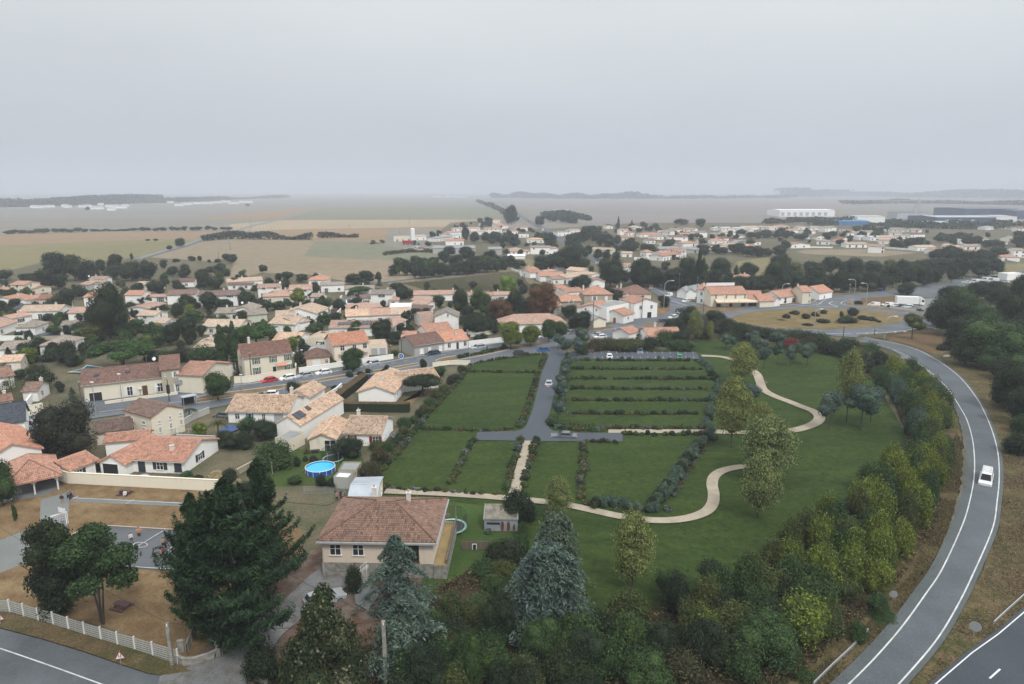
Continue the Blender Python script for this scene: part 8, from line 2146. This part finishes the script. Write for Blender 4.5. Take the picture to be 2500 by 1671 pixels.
def shell(b,name,test,off,mat):
 n=np.empty(len(b.vertices)*3);b.vertices.foreach_get('normal',n);n=n.reshape(-1,3)
 c=np.empty(len(b.vertices)*3);b.vertices.foreach_get('co',c);c=c.reshape(-1,3)
 F_=[tuple(p.vertices)for p in b.polygons if test(p.center)]
 used=sorted({i for f in F_ for i in f});ix={v:k for k,v in enumerate(used)}
 me=bpy.data.meshes.new(name);me.from_pydata([tuple(c[i]+n[i]*off)for i in used],[],[tuple(ix[i]for i in f)for f in F_]);me.materials.append(mat)
 return me
BODY={}
def person(z,x,y,pose,rz,s,top,legs,label,hair='hair',short=False,zoff=0):
 if pose not in BODY:
  b=body_mesh(pose);sit=pose=='sit';w,hh=(.52,-.43)if sit else(.92,0)
  f=MB()
  for q in(-.035,.035):f.ball((q,-.10,1.645+hh),.012,.010,6,4)
  f.ball((0,-.112,1.61+hh),.014,.022,6,4);f.box(-.025,-.108,1.565+hh,.025,-.100,1.572+hh)
  BODY[pose]=(b,shell(b,'top',lambda c:c.z>w-.02 and c.z<1.47+hh and not(abs(c.x)>.24 and c.z<1.0+hh),.016,MAT['white']),shell(b,'trousers',lambda c:c.z<=w and c.z>.10 and abs(c.x)<.23,.014,MAT['white']),shell(b,'hair',lambda c:c.z>1.60+hh and(c.y>-.05 or c.z>1.68+hh),.022,MAT['hair']),
shell(b,'shoes',lambda c:c.z<=.11,.012,MAT['white']),f.mesh('face',MAT['hair']),shell(b,'shorts',lambda c:c.z<=w and c.z>.5 and abs(c.x)<.23,.014,MAT['white']))
 b,t,l,h,sh_,fc,sl_=BODY[pose]
 r=thing('person',G(z,x,y)+Vector((0,0,.0+zoff)),label,'person','children and adults at the school',rz)
 r.scale=(s,s,s)
 put('body',b,r);put('top',t,r,None,cloth(top));put('trousers',sl_ if short else l,r,None,cloth(legs));put('hair',h,r,None,MAT[hair]);put('shoes',sh_,r,None,MAT['blackp']);put('face',fc,r)
def cloth(c):
 C_=dict(black=(.02,.02,.025),navy=(.03,.035,.06),orange=(.52,.22,.10),white=(.6,.6,.58),pink=(.42,.18,.22),grey=(.2,.2,.22),peach=(.45,.26,.2),blue=(.10,.28,.36),jeans=(.05,.07,.12),beige=(.36,.26,.2),lilac=(.22,.19,.28))
 return plain('cloth_'+c,C_[c],.9,.1,6)
person('F',598,1300,'stand',.2,.95,'black','beige','person in black top and light shorts walking on the grey path',short=True)
person('F',655,1255,'stand',1.2,.92,'grey','black','person in grey top at the start of the track')
person('F',683,1272,'walk',-1.0,.95,'black','navy','dark dressed person nearest the white track line')
person('F',700,1250,'stand',2.2,.92,'lilac','jeans','person in lilac jacket at the right of the trio')
person('F',1168,1222,'sit',0,.9,'black','beige','child in dark top sitting on the picnic bench',zoff=.0)
person('F',1198,1228,'sit',.2,.9,'white','beige','child in white top sitting on the picnic bench')
person('L',1332,172,'arms',.3,.95,'orange','black','child in orange top standing alone near the court line')
person('L',1256,215,'stand',.8,.85,'white','jeans','child in white top partly hidden by the branching tree')
person('L',1560,262,'stand',.4,.85,'beige','black','child in beige at the back of the court group')
person('L',1586,292,'walk',1.4,.9,'black','black','child all in black in the court group')
person('L',1616,272,'stand',2.0,.85,'pink','grey','child in pale pink at the right of the court group')
person('L',1538,365,'stand',-.6,.85,'peach','black','child in peach top at the front left of the court group')
person('L',1562,352,'arms',.2,.85,'pink','black','child in pink top at the centre of the court group')
person('L',1598,395,'walk',1.0,.85,'blue','black','child in blue top beside the cypress boughs')
person('L',1712,245,'stand',-1.2,.85,'white','navy','child in white top at the edge of the cypress')
person('G',1652,1272,'stand',.5,.92,'pink','black','person in pink standing at the far railing')
person('G',1690,1250,'arms',2.0,.95,'black','black','person in black leaning at the far railing')
person('G',1640,1240,'stand',-1,.9,'navy','jeans','person in navy at the left of the railing group')
person('G',1712,1262,'walk',-1,.9,'grey','black','person in grey at the right of the railing group')
# ------------------------------------------------------------------ haze
hb=MB().box(-9500,-260,-1,9500,11800,215).mesh('haze',None)if False else None
me=bpy.data.meshes.new('haze')
bx=MB().box(-9500,-290,-1.0,9500,11700,240)
me.from_pydata(bx.v,[],bx.f)
hm=bpy.data.materials.new('haze');hm.use_nodes=True
ht=hm.node_tree;ht.nodes.clear()
ho=ht.nodes.new('ShaderNodeOutputMaterial');pv=ht.nodes.new('ShaderNodeVolumePrincipled')
pv.inputs['Color'].default_value=(.70,.745,.83,1)
pv.inputs['Density'].default_value=HAZE
pv.inputs['Anisotropy'].default_value=0.0
ht.links.new(pv.outputs[0],ho.inputs['Volume'])
me.materials.append(hm)
hz=put('haze',me);hz['kind']='stuff';hz['label']='pale grey haze over the whole plain'
# ------------------------------------------------------------------ roots to the ground point of each building; labels that single things out
for o in list(COL.objects):
 if '_c' in o.keys():
  c=Vector(o['_c']);c.z=0
  for ch in o.children:ch.matrix_local=Matrix.Translation(-c)@ch.matrix_local
  o.location=c;del o['_c']
 if '_top' in o.keys():del o['_top']
LM=[('the round blue pool',797,1150),('the red parked car',657,930),('the long farmhouse',300,935),('the green shuttered house',640,880),('the balcony house',855,870),('the village lane',815,760),('the umbrella pine by the farmhouse',302,860),
('the orange pyramid roof',300,825),('the balconied white villa',120,770),('the tall white house',808,720),('the solar panel roof',860,795),('the lime green tree',1240,695),('the russet tree',1325,730),('the small russet tree',1218,755),
('the vineyard',1150,690),('the zigzag white wall',1270,665),('the stone house with orange roof',1460,720),('the red hipped house',1555,715),('the white corner house',1580,755),('the restaurant',1780,725),('the cottage row',1960,720),
('the roundabout',1990,785),('the parked lorry',2222,735),('the lollipop tree',2225,795),('the car park',1560,870),('the new road',1330,960),('the red bush',1930,835),('the sand path bend',1850,940),('the lower path bend',1740,1210),
('the white van',2404,1170),('the give way sign',2312,1000),('the brown roofed house',940,1290),('the rusty shed',1222,1290),('the big blue cedars',1340,1420),('the concrete pole',938,1590),('the huge cypress',590,1380),('the school shelter',70,1150),
('the orange roofed villa',360,1130),('the barn with brown roof',370,1010),('the mottled tile house',680,1010),('the white hedge house',930,950),('the red shuttered house',860,1050),('the terraced pair',1070,840),('the pink roofed bungalow',1300,790),
('the farm silo',1008,575),('the red trailers',995,592),('the grey barn',1105,605),('the straight road',1270,530),('the long white house',1320,605),('the far meadow',2100,615),('the green meadow',1640,640),('the bright blue hall',2085,542),('the tower crane',2237,510),
('the white warehouse',1985,520),('the big pale warehouse',2390,530),('the field track',470,600),('the plain tree row',300,562),('the left tree row',100,570),('the distant white village',550,492),('the far left wood',100,490),('the stubble hedge',640,580),
('the avenue',1570,690),('the grey barn roofs',1650,605),('the guard rail',2050,1620),('the dark carriageway',2450,1600),('the bus shelter',2160,708),('the ramp start',2150,835),('the right wood',2400,850),('the picnic table',300,1480),('the slatted fence',200,1530),
('the white blossoms',1865,838),('the short sand path',1620,1058),('the straight sand path',1272,1140),('the front garden lawn',1100,1420),('the left lawn hedge',1040,1020),('the round sign',2180,1450),('the big lawn',1950,1150)]
ORD=['leftmost','second','third','fourth','fifth','sixth','seventh','eighth','ninth','tenth','eleventh','twelfth','thirteenth','fourteenth','fifteenth','sixteenth','seventeenth','eighteenth']
def where(px,py):
 best=min(LM,key=lambda l:math.hypot(px-l[1],(py-l[2])*1.6))
 dx,dy=px-best[1],(py-best[2])*1.6;d=math.hypot(dx,dy)
 far='just ' if d<45 else '' if d<130 else 'well '
 if abs(dx)>abs(dy)*1.9:rel=far+('right of' if dx>0 else 'left of')
 elif abs(dy)>abs(dx)*1.9:rel=far+('below' if dy>0 else 'above')
 else:rel=far+('below' if dy>0 else 'above')+' and '+('right of' if dx>0 else 'left of')
 return f'{rel} {best[0]}'
groups={}
sizes={}
bpy.context.view_layer.update()
for o,desc in THINGS:
 try:v=o.matrix_world.translation
 except ReferenceError:continue
 if v.y<20:v=Vector((v.x,max(v.y,20),v.z))
 px,py=proj(v)
 if o.type=='MESH' or 'tree' in desc or 'bush' in desc:
  q=o.scale.z if o.type=='MESH' else(o.children[0].matrix_local.to_scale().z if o.children else 5)
  if not any(w in desc for w in('large','small','tall','narrow')):desc=('small ' if q<3 else 'tall ' if q>9 else 'medium ' if q>5.5 else '')+desc
 w=where(px,py)
 groups.setdefault((desc,w),[]).append((px,py,o))
for(desc,w),L in groups.items():
 L.sort(key=lambda t:t[0])
 for i,(px,py,o)in enumerate(L):
  if len(L)==1:s=f'{desc} {w}'
  elif i==0:s=f'leftmost {desc} {w}'
  elif i==len(L)-1:s=f'rightmost {desc} {w}'
  else:s=f'{ORD[min(i, 17)]} {desc} from left {w}'
  o['label']=' '.join(s.split()[:16])
print('objects',len(bpy.data.objects))
